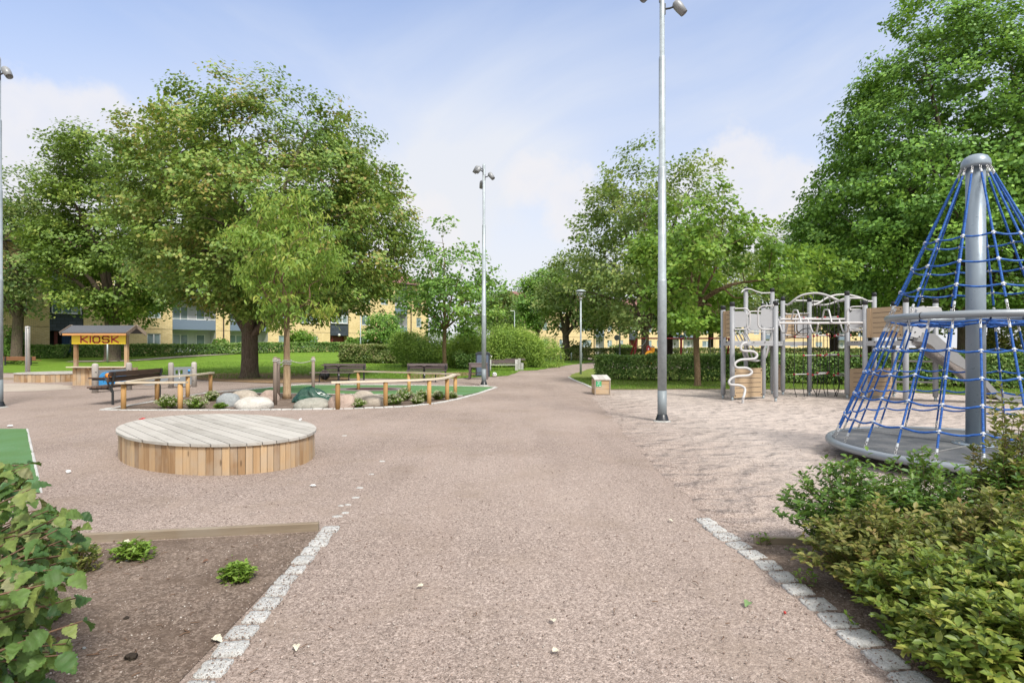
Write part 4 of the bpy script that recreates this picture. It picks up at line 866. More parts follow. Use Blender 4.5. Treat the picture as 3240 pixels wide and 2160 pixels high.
# front right shrubs
GR = 'spirea shrubs crowding the right foreground bed'
for i, (X, Y, rx_, ry_, h, ns, mt, lf, lb) in enumerate((
    (2.22, 3.62, .50, .34, .66, 170, 'spirea_green', .042, 'green spirea shrub reaching farthest left over the sand'),
    (2.75, 3.70, .45, .36, .66, 160, 'spirea_green', .042, 'green spirea shrub below the carousel floor'),
    (3.35, 3.62, .48, .40, .66, 170, 'spirea_green', .042, 'green spirea shrub at the right edge below the carousel'),
    (2.08, 3.12, .46, .36, .50, 210, 'spirea_gold', .042, 'bronze and yellow tinged spirea shrub beside the granite setts'),
    (2.75, 3.12, .46, .38, .56, 190, 'spirea_gold', .042, 'bronze spirea shrub in the middle of the foreground bed'),
    (3.25, 3.00, .46, .38, .54, 180, 'spirea_lime', .042, 'yellow green spirea shrub behind the nearest ones at the right edge'),
    (2.02, 2.66, .36, .30, .40, 190, 'spirea_lime', .042, 'low lime green spirea shrub at the bottom of the bed'),
    (2.55, 2.64, .42, .34, .50, 210, 'spirea_lime', .047, 'lime green spirea shrub near the bottom right corner'),
    (1.96, 2.24, .36, .28, .38, 200, 'spirea_lime', .047, 'nearest lime green spirea shrub, cut by the bottom right corner'),
    (3.02, 2.55, .34, .30, .52, 150, 'spirea_lime', .045, 'lime green spirea shrub at the lower right edge'),
    (2.42, 2.12, .36, .28, .46, 170, 'spirea_lime', .047, 'lime green spirea shrub cut by the right frame edge near the bottom'))):
    stem_shrub(lb, X, Y, rx_, ry_, h, ns, 30, lf, mt, T_OVAL, seed=140+i, group=GR, name='spirea_shrub', sr=.0028, start=.18, arch=.4)
stem_shrub('tall dark spirea with upright red brown stems at the right frame edge', 3.30, 3.68, .24, .2, 1.08, 60, 40, .044, 'spirea_gold', T_OVAL, seed=160, name='spirea_shrub', sr=.005, start=.2, group=GR, arch=.1)
# whitebeam at the front left
def whitebeam():
    g = np.random.default_rng(170); X, Y = -2.3, 2.1; root = thing('whitebeam_bush', 'leafy whitebeam bush with large lobed leaves filling the left foreground', 'bush', (X, Y, 0)); mb = MB(); C, D, Nn, S = [], [], [], []
    prof = lambda z: np.interp(z, [.0, .15, .35, .55, .72, .88], [-.88, -.86, -.82, -.77, -.77, -.85])      # right hand outline of the bush, as X over Y
    for k in range(190):
        yy = g.uniform(1.62, 2.55); z1 = g.uniform(.06, .88)*(1 if yy > 1.8 else .8)+.02; xe = prof(z1)*yy-abs(g.normal(0, .16))
        b = np.array([xe-.5, yy+g.normal(0, .1), max(.03, z1*.6)]); e = np.array([xe, yy, z1]); mdl = (b+e)/2+np.array([0, 0, .06])+g.normal(0, .03, 3); p = smoothline([b, mdl, e], 5); mb.tube(p, np.linspace(.006, .002, len(p)), 5)
        n = 9; ts = np.clip(np.linspace(.2, 1., n)+g.uniform(-.03, .03, n), 0, 1); xi = ts*(len(p)-1); i0 = np.clip(xi.astype(int), 0, len(p)-2); c = p[i0]+(p[i0+1]-p[i0])*(xi-i0)[:, None]
        az = np.arange(n)*2.4+g.random()*6; dd = np.stack([np.cos(az)*.8+.35, np.sin(az)*.9-.15, g.uniform(-1.0, .3, n)], 1)
        C.append(c); D.append(dd); Nn.append(np.stack([g.normal(.15, .4, n), g.normal(-.45, .45, n), g.normal(.9, .35, n)], 1)); S.append(g.uniform(.040, .078, n))
    C = np.concatenate(C); leaf_mesh('foliage', [(C, np.concatenate(D), np.concatenate(Nn), np.concatenate(S), g.random(len(C)), T_LOBED)], M['whitebeam'], root, (X, Y, 0)); mb.build('branches', M['twig'], root)
whitebeam()
# grass blades where the grass is near enough to show them
def inpoly(pts, poly):
    x, y = pts[:, 0], pts[:, 1]; ins = np.zeros(len(pts), bool); j = len(poly)-1
    for i in range(len(poly)):
        xi, yi = poly[i]; xj, yj = poly[j]; ins ^= ((yi > y) != (yj > y)) & (x < (xj-xi)*(y-yi)/(yj-yi+1e-12)+xi); j = i
    return ins
def blades(poly, n, box, hgt, seed):
    g = np.random.default_rng(seed); x = g.uniform(box[0], box[1], n); y = box[2]+(box[3]-box[2])*g.random(n)**1.5; p = np.stack([x, y], 1); p = p[inpoly(p, poly)]
    nf = rnoise(seed); q = np.concatenate([p, np.zeros((len(p), 1))], 1); c = np.concatenate([p, (gz(p[:, 0], p[:, 1])+.01)[:, None]], 1); n = len(c)
    d = g.normal(0, .35, (n, 3))+[0, 0, 1]; k = np.clip(.5+.3*nf(q*1.7, 1), 0, 1)
    return (c, d, g.normal(0, 1, (n, 3)), hgt*g.uniform(.5, 1.4, n)*(.6+.8*k), k*.8+.2*g.random(n), (np.array([(-.09, 0, 0), (.09, 0, 0), (.06, .6, .05), (0, 1, .22), (-.06, .6, .05)]), [(0, 1, 2, 3, 4)]))
o = leaf_mesh('grass', [blades(L, 42000, (-22, 7, 22, 40), .075, 1), blades(Rr, 60000, (1.5, 22, 15.5, 24), .06, 2)], M['grass'], None, (0, 0, 0)); tag(o, 'short green grass growing on the lawn and along the right hedge', 'grass', kind='stuff')
# loose gravel, twigs and leaves
def pebbles():
    g = np.random.default_rng(5); parts = []; vs = []; V0 = np.array([(1, 0, 0), (-1, 0, 0), (0, 1, 0), (0, -1, 0), (0, 0, .75), (0, 0, -.6)], float); Fc = [(0, 2, 4), (2, 1, 4), (1, 3, 4), (3, 0, 4), (2, 0, 5), (1, 2, 5), (3, 1, 5), (0, 3, 5)]
    n = 26000; Y = 1.9+6.2*g.random(n)**1.6; u = g.uniform(-.95, .95, n); c = np.stack([u*Y, Y, np.full(n, .007)], 1); N = n
    dx = np.hypot(c[:, 0]+3.93, c[:, 1]-7.36); keep = dx > 1.35; c = c[keep]; n = len(c)
    s = np.minimum(.0075, .0022+.0013*g.exponential(1, n)); d = g.normal(0, 1, (n, 3)); t = (V0*np.array([1, 1, .8]), Fc)
    # some grains lie on the setts
    m_ = 1700; yy = g.uniform(2., 4.5, m_); lf = g.random(m_) < .5; xx = np.where(lf, np.interp(yy, [2, 4.3], [-1.278, -1.392])+g.normal(0, .05, m_)+.01, np.interp(yy, [2, 3.6, 4.5], [1.685, 1.63, 1.535])+g.normal(0, .06, m_)-.02)
    c2 = np.stack([xx, yy, np.full(m_, .0145)], 1); parts.append((c2, g.normal(0, 1, (m_, 3)), g.normal(0, .4, (m_, 3))+[0, 0, 1], np.minimum(.007, .0025+.0015*g.exponential(1, m_)), g.random(m_), t))
    o = leaf_mesh('gravel', [(c, d, g.normal(0, .4, (n, 3))+[0, 0, 1], s, g.random(n), t)]+parts, M['pebble'], None, (0, 0, 0)); tag(o, 'loose gravel grains scattered over the foreground', 'gravel', kind='stuff')
def peb_mat():
    t = NT('pebbles'); c = t.ramp(t.attr('rnd'), [(0, (.13, .09, .075)), (.3, (.20, .145, .12)), (.6, (.28, .21, .175)), (.85, (.38, .32, .28)), (1, (.5, .46, .42))]); t.bsdf(c, .9); return t.m
M['pebble'] = peb_mat(); pebbles()
def litter():
    g = np.random.default_rng(9); mb = MB(); n = 230
    for k in range(n):
        Y = g.uniform(1.9, 4.0); X = g.uniform(-3.4, -1.5) if k < 150 else (g.uniform(1.85, 2.3) if k < 190 else g.uniform(-1.2, 1.6)); a = g.random()*6.3; l = g.uniform(.012, .05)*(1.6 if k % 9 == 0 else 1)
        mb.tube([(X, Y, .012), (X+math.cos(a)*l*.5, Y+math.sin(a)*l*.5, .016), (X+math.cos(a+.3)*l, Y+math.sin(a+.3)*l, .012)], g.uniform(.0012, .003), 4)
    tag(mb.build('twig_litter', M['twig']), 'small dry twigs lying on the bare soil and gravel', 'twigs', kind='stuff')
litter()
GL = 'single fallen leaves on the gravel'
for i, (px, py, s, cl, lb) in enumerate(((2370, 1913, .075, 'green', 'green lobed leaf lying right of the path middle'), (1340, 1862, .055, 'pale', 'pale dry leaf lying left of the path middle'), (1752, 1978, .06, 'pale', 'pale crumpled leaf at the middle of the gravel path'),
                               (1748, 2073, .055, 'pale', 'pale curled leaf near the bottom of the gravel path'), (672, 2029, .08, 'pale', 'broad pale dead leaf on the soil beside the left setts'), (938, 2050, .06, 'pale', 'pale leaf just right of the left setts'),
                               (192, 2037, .07, 'brown', 'curled brown leaf on the soil at the bottom left'), (660, 1780, .05, 'brown', 'curled dark leaf between the two shrublets'), (1645, 1605, .04, 'pale', 'small white leaf on the far part of the path'), (2115, 1650, .05, 'pale', 'narrow pale leaf near the start of the right setts'),
                               (388, 1722, .085, 'pale', 'yellow green leaf behind the bright shrublet'))):
    X, Y = P(px, py); g = np.random.default_rng(i); a = g.random()*6.3
    m = {'green': 'oakleafg', 'pale': 'leafpale', 'brown': 'leafbrown'}[cl]
    if m not in M: M[m] = paint(m, {'green': (.13, .21, .08), 'pale': (.50, .47, .37), 'brown': (.12, .06, .035)}[cl], .7, var=.25, sc_=40)
    o = leaf_mesh('fallen_leaf', [(np.array([[X, Y, .018]]), np.array([[math.cos(a), math.sin(a), .12]]), np.array([[.1, -.15, 1.]]), np.array([s*.72]), np.array([.5]), T_LOBED)], M[m], None, (X, Y, 0)); tag(o, lb, 'leaf', GL)
# ================================================================ OBJECTS
def stones(label, x0f, rowpts, w, n, group, skew=0.):
    """row of granite setts, each a thing of its own"""
    p = np.array(rowpts, float); d = np.concatenate([[0], np.cumsum(np.linalg.norm(np.diff(p, axis=0), axis=1))]); g = random.Random(n)
    seg = d[-1]/n
    for i in range(n):
        s = (i+.5)*seg; c = [np.interp(s, d, p[:, k]) for k in (0, 1)]; q = [np.interp(s+.01, d, p[:, k]) for k in (0, 1)]; a = math.atan2(q[1]-c[1], q[0]-c[0])
        ln = (seg-.022)*g.uniform(.9, 1.02); hw = w/2*g.uniform(.84, 1.08); c = [c[0]+g.uniform(-.008, .008), c[1]]; a += g.uniform(-.09, .09); mb = MB(); k = 7; outl = []
        for (ax, ay, bx, by) in ((-1, -1, 1, -1), (1, -1, 1, 1), (1, 1, -1, 1), (-1, 1, -1, -1)):
            for j in range(k): t = j/k; qx, qy = ax+(bx-ax)*t, ay+(by-ay)*t; cr = 1-.06*(abs(qx*qy))**6; outl.append((qx*cr*ln/2*(1+g.uniform(-.05, .05)), qy*cr*hw*(1+g.uniform(-.05, .05))))
        no = len(outl); tilt = g.uniform(-.03, .03); zt = g.uniform(.008, .014); rings = []
        for (f, z) in ((1.02, -.03), (1., zt-.006), (.955, zt+.0), (.6, zt+.001)): rings.append([(x*f, y*f, z+(tilt*x+tilt*.7*y if z > 0 else 0)+(g.uniform(-.0018, .0018) if f < 1 else 0)) for x, y in outl])
        V = [v for r in rings for v in r]+[(0, 0, zt+.001)]; Fc = []
        for r in range(3): Fc += [(r*no+j, r*no+(j+1) % no, (r+1)*no+(j+1) % no, (r+1)*no+j) for j in range(no)]
        Fc += [(3*no+j, 3*no+(j+1) % no, 4*no) for j in range(no)]
        mb.add(V, Fc, True); o = mb.build('granite_sett', M['sett'], local=True); o.location = (*c, 0); o.rotation_euler = (0, 0, a); tag(o, label, 'paving stone', group)
stones('pale granite sett in the left row, between bare soil bed and gravel path', 0, [(-1.278, 2.02), (-1.290, 2.40), (-1.345, 3.2), (-1.392, 4.30)], .125, 15, 'granite setts edging the left soil bed')
stones('pale granite sett in the right row, between gravel path and shrub bed', 0, [(1.685, 2.02), (1.665, 2.6), (1.645, 3.1), (1.63, 3.6), (1.565, 4.1), (1.535, 4.5)], .155, 14, 'granite setts edging the right shrub bed')
def halfburied(pts, label, group):
    g = random.Random(5)
    for px, py, s in pts:
        X, Y = P(px, py); mb = MB(); n = 9; ring = [(math.cos(2*PI*j/n)*s*g.uniform(.6, 1.1), math.sin(2*PI*j/n)*s*.6*g.uniform(.6, 1.1)) for j in range(n)]
        V = [(x, y, -.004) for x, y in ring]+[(x*.8, y*.8, .0065) for x, y in ring]+[(0, 0, .0085)]; Fc = [(j, (j+1) % n, n+(j+1) % n, n+j) for j in range(n)]+[(n+j, n+(j+1) % n, 2*n) for j in range(n)]
        mb.add(V, Fc, True); o = mb.build('granite_sett', M['sett'], local=True); o.location = (X, Y, 0); tag(o, label, 'paving stone', group)
halfburied([(1068, 1634, .05), (1092, 1622, .045), (1125, 1574, .05), (1138, 1543, .05), (1100, 1597, .035), (1080, 1600, .03), (1210, 1459, .055), (1175, 1500, .03), (1090, 1378, .05)], 'stub of a buried sett showing through the gravel past the left row', 'buried setts')
# timber edgings
def board(a, b, w, h, label, group='timber edging boards'):
    t = thing('edging_board', label, 'board', (*a, 0), 0, group); mb = MB(); d = math.hypot(b[0]-a[0], b[1]-a[1]); n = max(1, round(d/2.4))
    for i in range(n):
        p = [a[k]+(b[k]-a[k])*(i/n) for k in (0, 1)]; q = [a[k]+(b[k]-a[k])*((i+1)/n) for k in (0, 1)]
        m = MB(); m.beam((0, 0, 0), (math.hypot(q[0]-p[0], q[1]-p[1])-.004, 0, 0), w, h+.06, ch=.004); o = m.build('plank', M['board_edge'], t, local=True); o.location = (p[0]-a[0], p[1]-a[1], h/2-.03); o.rotation_euler = (0, 0, math.atan2(q[1]-p[1], q[0]-p[0]))
board((-1.47, 4.21), (-6.3, 3.42), .045, .062, 'long weathered timber board holding the left soil bed')
board((1.72, 3.93), (4.2, 3.80), .04, .05, 'short timber board at the top of the right shrub bed')
# ---- round wooden decks
def round_deck(label, X, Y, a, b, rot, h, nb, plank_rot, tilt=(0, 0)):
    """low round stage: skirting of upright boards and a top of parallel planks; a, b half axes"""
    t = thing('wooden_stage', label, 'stage', (X, Y, 0), 0, 'round wooden stages'); ca, sa = math.cos(rot), math.sin(rot)
    el = lambda th, k=0.: ((a-k)*math.cos(th)*ca-(b-k)*math.sin(th)*sa, (a-k)*math.cos(th)*sa+(b-k)*math.sin(th)*ca)
    mb = MB(); ins = .035; th = .03
    for i in range(nb):
        t0, t1 = 2*PI*(i+.03)/nb, 2*PI*(i+.97)/nb; p = el(t0, ins); q = el(t1, ins); mb.beam((*p, (h-th)/2-.03), (*q, (h-th)/2-.03), .022, h-th+.05)
    mb.build('skirting', M['wood_raw'], t, local=True)
    tp = MB(); n = int(round(2*max(a, b)/.145)); R_ = max(a, b); ux = np.array([math.cos(plank_rot), math.sin(plank_rot)]); uy = np.array([-ux[1], ux[0]]); M2 = np.array([[ca, sa], [-sa, ca]])
    def cut(v):          # chord of the ellipse at offset v
        o_ = M2 @ (uy*v); d_ = M2 @ ux; A = (d_[0]/a)**2+(d_[1]/b)**2; B_ = 2*(o_[0]*d_[0]/a**2+o_[1]*d_[1]/b**2); C_ = (o_[0]/a)**2+(o_[1]/b)**2-1; D_ = B_*B_-4*A*C_
        return None if D_ <= 0 else ((-B_-math.sqrt(D_))/2/A, (-B_+math.sqrt(D_))/2/A)
    w = 2*R_/n
    for i in range(n):
        v0, v1 = -R_+i*w+.0045, -R_+(i+1)*w-.0045; L_, Rt = [], []
        for j in range(9):
            v = v0+(v1-v0)*j/8; c = cut(v)
            if c: L_.append((c[0], v)); Rt.append((c[1], v))
        if len(L_) < 2: continue
        br_ = random.uniform(-.5, .5)*R_; pieces = []
        pol = L_+Rt[::-1]
        if i % 2: # butt joint
            pieces = [[(x, y) for x, y in L_]+[(br_-.002, y) for x, y in L_[::-1]], [(br_+.002, y) for x, y in Rt]+[(x, y) for x, y in Rt[::-1]]]
            if min(x for x, y in Rt) < br_+.1 or max(x for x, y in L_) > br_-.1: pieces = [pol]
        else: pieces = [pol]
        for pc in pieces:
            V = [(*(ux*x+uy*y), h-th) for x, y in pc]+[(*(ux*x+uy*y), h+random.uniform(-.001, .001)) for x, y in pc]; m = len(pc)
            tp.add(V, [tuple(range(m))[::-1], tuple(range(m, 2*m))]+[(k, (k+1) % m, (k+1) % m+m, k+m) for k in range(m)])
    ob = tp.build('top_planks', M['wood_deck_r'], t, local=True); return t
# planks of the top run diagonally: grain along that direction
PR = R(-44)
def wood_rot(name, cols, ang, grey):
    t = NT(name); r = t.attr('rnd'); tc = t.n('ShaderNodeTexCoord'); off = t.n('ShaderNodeCombineXYZ', {0: t.math('MULTIPLY', r, 37.), 1: t.math('MULTIPLY', r, 91.)}).outputs[0]
    rt = t.n('ShaderNodeMapping', {0: tc.outputs['Object'], 'Rotation': (0, 0, -ang)}).outputs[0]; base = t.n('ShaderNodeVectorMath', {0: rt, 1: off}, operation='ADD').outputs[0]
    g = t.noise(t.n('ShaderNodeMapping', {0: base, 'Scale': (.8, 9, 9)}).outputs[0], 3, 6, .6, .5); k = t.vor(t.n('ShaderNodeMapping', {0: base, 'Scale': (2, 8, 8)}).outputs[0], 1., out='Distance')
    c = t.ramp(t.math('ADD', t.math('MULTIPLY', g, .6), t.math('MULTIPLY', r, .3)), [(.2, cols[0]), (.45, cols[1]), (.75, cols[2])]); c = t.mix(t.rng(t.noise(tc.outputs['Object'], 1.6, 5, .6), .45, .7, 0, .6), c, grey)
    c = t.mix(t.rng(k, .04, .08, .55, 0), c, (.12, .10, .09)); c = t.mix(t.rng(t.noise(tc.outputs['Object'], 70, 2, .7), .66, .72, 0, .5), c, (.2, .17, .15))
    t.bsdf(c, .8, t.bump(g, .4, .004), spec=.25); return t.m
M['wood_deck_r'] = wood_rot('weathered_stage_top', ((.25, .235, .21), (.37, .35, .32), (.46, .44, .405)), PR, (.43, .415, .385))
round_deck('large oval wooden stage with greyed plank top in the left foreground', -3.90, 7.31, 1.69, 1.035, R(140.2), .343, 92, PR)
round_deck('smaller round wooden stage far left, half hidden behind the kiosk', XY(185, 22.6), 22.6, 1.45, 1.3, 0, .335, 56, PR)
# ---- kiosk
def kiosk():
    Y = 19.76; x0, x1 = XY(230, Y), XY(402, Y); cx = (x0+x1)/2; w = x1-x0; t = thing('kiosk', 'small wooden play kiosk with yellow KIOSK sign and dark felt roof', 'kiosk', (cx, Y, 0), R(0))
    for x in (x0+.065, x1-.065):
        for yy in (.07,): m = MB(); m.box((x, Y+yy, .95), (.11, .11, 1.9), ch=.006); m.build('post', M['wood_raw'], t)
    m = MB(); n = 13
    for i in range(n): m.box((x0+(i+.5)*w/n, Y-.005, .30), (w/n-.008, .02, .66), ch=.002)
    m.build('front_panel', M['wood_raw'], t)
    m = MB(); [m.box((xx, Y+.1+(i+.5)*.115, .30), (.02, .107, .66)) for xx in (x0, x1) for i in range(4)]; m.build('side_panel', M['wood_raw'], t)
    m = MB(); m.box((cx-.02, Y-.02, .655), (w+.16, .34, .035), ch=.006); m.build('counter', M['wood_pale_x'], t)
    for x in (x0+.12, x0+.62, x1-.5, x1-.1): m = MB(); m.prism([(-.1, .10), (.09, .10), (.09, -.08)], (x, Y-.06, .56), (0, 1, 0), (0, 0, 1), .04); m.build('bracket', M['wood_raw'], t)
    zs0, zs1 = 1.475, 1.795; m = MB(); m.box((cx, Y-.05, (zs0+zs1)/2), (w-.02, .025, zs1-zs0)); sg = m.build('sign', M['sign_yellow'], t); tag(sg, 'yellow sign board reading KIOSK in red')
    lm = MB(); H_ = .215; W_ = .235; sx = cx-.625; zb = 1.53; gap = .098; st = .050
    strokes = {'K': [[(0, 0), (0, 1)], [(.95, 1), (.12, .5)], [(.18, .52), (1, 0)]], 'I': [[(.0, 0), (.0, 1)]], 'O': [[(.22, 0), (.78, 0), (1, .2), (1, .8), (.78, 1), (.22, 1), (0, .8), (0, .2), (.22, 0)]],
               'S': [[(1, .82), (.82, 1), (.18, 1), (0, .84), (0, .66), (.18, .52), (.82, .5), (1, .36), (1, .17), (.82, 0), (.18, 0), (0, .17)]]}
    for ch in 'KIOSK':
        wch = 0 if ch == 'I' else W_
        for s_ in strokes[ch]:
            for a, b in zip(s_[:-1], s_[1:]):
                A = np.array([sx+a[0]*wch, Y-.066, zb+a[1]*H_]); B_ = np.array([sx+b[0]*wch, Y-.066, zb+b[1]*H_]); dv = unit(B_-A); lm.beam(A-dv*st*.35, B_+dv*st*.35, .006, st, up=(dv[2], 0, -dv[0]) if False else tuple(np.cross(dv, [0, 1, 0])))
        sx += wch+gap
    lm.build('lettering', M['sign_red'], sg)
    ye, yr, ze, zr = Y-.28, Y+.20, 1.86, 2.12; xa, xb = cx-w/2-.20, cx+w/2+.20; m = MB()
    for (p, q, r, s_) in ((ye, ze, yr, zr), (yr, zr, yr+.48, ze)):
        m.add([(xa, p, q), (xb, p, q), (xb, r, s_), (xa, r, s_), (xa, p, q+.03), (xb, p, q+.03), (xb, r, s_+.03), (xa, r, s_+.03)], [(3, 2, 1, 0), (4, 5, 6, 7), (0, 1, 5, 4), (1, 2, 6, 5), (2, 3, 7, 6), (3, 0, 4, 7)])
    ro = m.build('roof', M['felt'], t)
    m = MB()
    for x in (xa-.01, xb+.01):
        m.beam((x, ye-.03, ze-.02), (x, yr, zr+.0), .03, .12); m.beam((x, yr, zr+.0), (x, yr+.5, ze-.02), .03, .12)
    m.build('bargeboard', M['wood_grey_z'], ro)
    m = MB(); m.box((cx, ye+.02, ze-.045), (xb-xa-.1, .03, .07)); [m.beam((x, ye+.03, ze-.03), (x, yr, zr-.04), .045, .07) for x in np.linspace(xa+.2, xb-.2, 6)]; m.box((cx, Y+.07, 1.87), (w, .08, .11)); m.build('rafter', M['wood_orange'], t)
M['sign_yellow'] = paint('yellow_sign_paint', (.80, .60, .02), .45, var=.04); M['sign_red'] = paint('red_lettering', (.42, .025, .02), .5, var=.05)
def felt():
    t = NT('dark_roofing_felt'); v = t.obj(); n = t.noise(v, 60, 3, .7); t.bsdf(t.mix(t.rng(n, .3, .7), (.06, .065, .075), (.13, .135, .15)), .9, t.bump(n, .5, .006), spec=.2); return t.m
M['felt'] = felt(); M['wood_orange'] = wood('fresh_orange_wood', ((.28, .12, .04), (.45, .21, .075), (.56, .30, .12)), 'x'); kiosk()
# ---- play panels
def post_round(mb, x, y, z, r, rz=0): mb.lathe([(r, -.05), (r, z-.10), (r*.97, z-.05), (r*.75, z-.012), (r*.3, z), (1e-4, z+.002)], (x, y, 0), 16)
def playpanels():
    A0, A1 = (XY(301, 16.6), 16.6), (XY(408, 17.7), 17.7); t = thing('activity_wall', 'play panel between two grey posts with blue face and orange tube', 'activity wall', (*A0, 0))
    for p in (A0, A1): m = MB(); post_round(m, *p, .885, .085); m.build('post', M['greypost'], t)
    d = np.array([A1[0]-A0[0], A1[1]-A0[1], 0]); ln = np.linalg.norm(d); ux = d/ln; o = np.array([*A0, 0])+np.array([0, -.03, 0])
    # seen from in front the panel must be wide: it runs mostly across the view
    m = MB(); m.prism([(.08, .12), (ln-.08, .12), (ln-.08, .68), (.08, .68)], o, ux, (0, 0, 1), .025); m.build('board', M['panel_grey'], t)
    m = MB(); pts = [(.11, .17), (ln-.1, .17), (ln-.1, .4)]+[(.55+.0, .62)]+arc((.34, .40), .22, PI/2, PI, 8)[0:0]; pts = [(.11, .17), (ln-.1, .17), (ln-.1, .62), (.36, .62)]+[(.36+.25*math.cos(a), .37+.25*math.sin(a)) for a in np.linspace(PI/2, PI, 8)]
    m.prism(pts, o-np.cross(ux, [0, 0, 1])*0+np.array([ux[1], -ux[0], 0])*.025, ux, (0, 0, 1), .02); b = m.build('blue_face', M['panel_blue'], t)
    nrm = np.array([ux[1], -ux[0], 0]); c = o+ux*(.38)+np.array([0, 0, .50]); m = MB(); c0, c1 = c+nrm*.03, c+nrm*.13; a_ = np.arange(20)/20*2*PI
    for r, hh in ((.085, 0), (.062, 1)): pass
    ring = lambda cc, r: cc+r*(np.cos(a_)[:, None]*ux+np.sin(a_)[:, None]*np.array([0, 0, 1.])); V = np.concatenate([ring(c0, .082), ring(c1, .082), ring(c1, .062), ring(c0, .062)]); Fc = [(k*20+j, k*20+(j+1) % 20, ((k+1) % 4)*20+(j+1) % 20, ((k+1) % 4)*20+j) for k in range(4) for j in range(20)]
    m.add(V, Fc, True); m.build('speaking_tube', M['orange'], t)
    m = MB(); q = o+nrm*.039; ln2 = lambda pts: m.tube([q+ux*a+np.array([0, 0, b_]) for a, b_ in pts], .004, 5)
    ln2([(.26, .30), (.25, .47), (.30, .49)]); ln2([(.28, .22), (.44, .215), (.46, .25)]); ln2([(.52, .32), (.70, .5), (.85, .3)]); m.build('outline_drawing', M['black'], b)
    m = MB(); [m.ball(o+ux*a+nrm*.05+np.array([0, 0, z]), .028, 8) for a, z in ((ln-.03, .62), (.0, .62), (ln-.03, .2), (0, .2))]; m.build('bolt', M['black'], t)
    # linking shield hanging low between the two panels
    B0, B1 = (XY(541, 18.5), 18.5), (XY(614, 19.0), 19.0)
    t3 = thing('activity_wall', 'low curved grey panel linking the two play panels behind the bench', 'activity wall', ((A1[0]+B0[0])/2, 18.1, 0)); d = np.array([B0[0]-A1[0], B0[1]-A1[1], 0]); l3 = np.linalg.norm(d); u3 = d/l3
    m = MB(); m.prism([(0.02, .42)]+[(l3*k/10, .13+.20*(2*k/10-1)**2) for k in range(11)]+[(l3-.02, .42)], np.array([*A1, 0.]), u3, (0, 0, 1), .025); m.build('board', M['panel_grey'], t3)
    t2 = thing('activity_wall', 'grey play panel with arched cutouts and blue knobs between two posts', 'activity wall', (*B0, 0)); d = np.array([B1[0]-B0[0], B1[1]-B0[1], 0]); ln = np.linalg.norm(d); ux = d/ln; nrm = np.array([ux[1], -ux[0], 0]); o = np.array([*B0, 0.])
    for p in (B0, B1): m = MB(); post_round(m, *p, .86, .085); m.build('post', M['greypost'], t2)
    xs = [.07, .13, .21, .27, .35, ln-.07]; m = MB(); holes = [(.13, .21, .46, .60), (.27, .35, .46, .60)]
    hx = sorted({.07, ln-.07, .13, .21, .27, .35}); hz = [.10, .46, .60, .70]
    for i in range(len(hx)-1):
        for j in range(3):
            cxx, czz = (hx[i]+hx[i+1])/2, (hz[j]+hz[j+1])/2
            if any(h[0] < cxx < h[1] and h[2] < czz < h[3] for h in holes): continue
            m.prism([(hx[i], hz[j]), (hx[i+1], hz[j]), (hx[i+1], hz[j+1]), (hx[i], hz[j+1])], o, ux, (0, 0, 1), .025)
    m.prism([(.07, .10), (ln*.3, .05), (ln*.7, .05), (ln-.07, .10)], o, ux, (0, 0, 1), .025); m.build('board', M['panel_grey'], t2)
    m = MB(); [m.ball(o+ux*a+nrm*.06+np.array([0, 0, z]), .038, 10) for a, z in ((ln-.17, .57), (ln-.17, .42))]; m.build('knob', M['panel_blue'], t2)
    m = MB(); m.tube([o+ux*.24+nrm*.03+np.array([0, 0, .30]), o+ux*.24+nrm*.03+np.array([0, 0, .50])], .014, 8); m.build('slider', M['white'], t2)
    m = MB(); [m.ball(o+ux*a+nrm*.05+np.array([0, 0, z]), .028, 8) for a, z in ((ln-.04, .66), (ln-.04, .22))]; m.build('bolt', M['black'], t2)
M['greypost'] = M['wood_grey_z2'] = wood('silver_grey_post', ((.26, .24, .22), (.36, .335, .31), (.45, .42, .39)), 'z', knots=False)
M['panel_grey'] = paint('panel_grey', (.20, .225, .25), .5, speck=.1); M['panel_blue'] = paint('panel_blue', (.045, .28, .62), .45); M['orange'] = paint('orange_plastic', (.70, .24, .02), .4); playpanels()
# ---- railings
def railing(label, posts, rails, hz=.62):
    X, Y = P(*posts[0]); t = thing('wooden_railing', label, 'railing', (X, Y, 0), 0, 'low wooden railings round the planting island')
    pts = [P(*q) for q in posts]
    for x, y in pts: m = MB(); m.lathe([(.052, -.1), (.052, hz-.05)], (x, y, 0), 14); m.build('post', M['wood_post'], t)
    for r in rails:
        q = smoothline([(*pts[i], hz-.02) for i in r], 4) if len(r) > 2 else np.array([(*pts[i], hz-.02) for i in r]); q = q.copy(); q[0] += (q[0]-q[1])/np.linalg.norm(q[0]-q[1])*.14; q[-1] += (q[-1]-q[-2])/np.linalg.norm(q[-1]-q[-2])*.14
        T = np.gradient(q, axis=0); T /= np.linalg.norm(T, axis=1)[:, None]; S_ = np.stack([-T[:, 1], T[:, 0], 0*T[:, 0]], 1)*.065
        V = np.concatenate([q-S_+[0, 0, -.022], q+S_+[0, 0, -.022], q+S_*.93+[0, 0, .02], q-S_*.93+[0, 0, .02]]); n = len(q)
        Fc = [(a*n+i, a*n+i+1, ((a+1) % 4)*n+i+1, ((a+1) % 4)*n+i) for a in range(4) for i in range(n-1)]+[(0, n, 2*n, 3*n), (4*n-1, 3*n-1, 2*n-1, n-1)]
        m = MB(); m.add(V, Fc); m.build('handrail', M['wood_pale_x'], t)
railing('pale wooden railing forming a V beside the dark brown bench', [(391, 1296), (497, 1269), (594, 1256.5), (666, 1242.5), (570.5, 1295)], [(0, 1, 2, 3), (0, 4)])
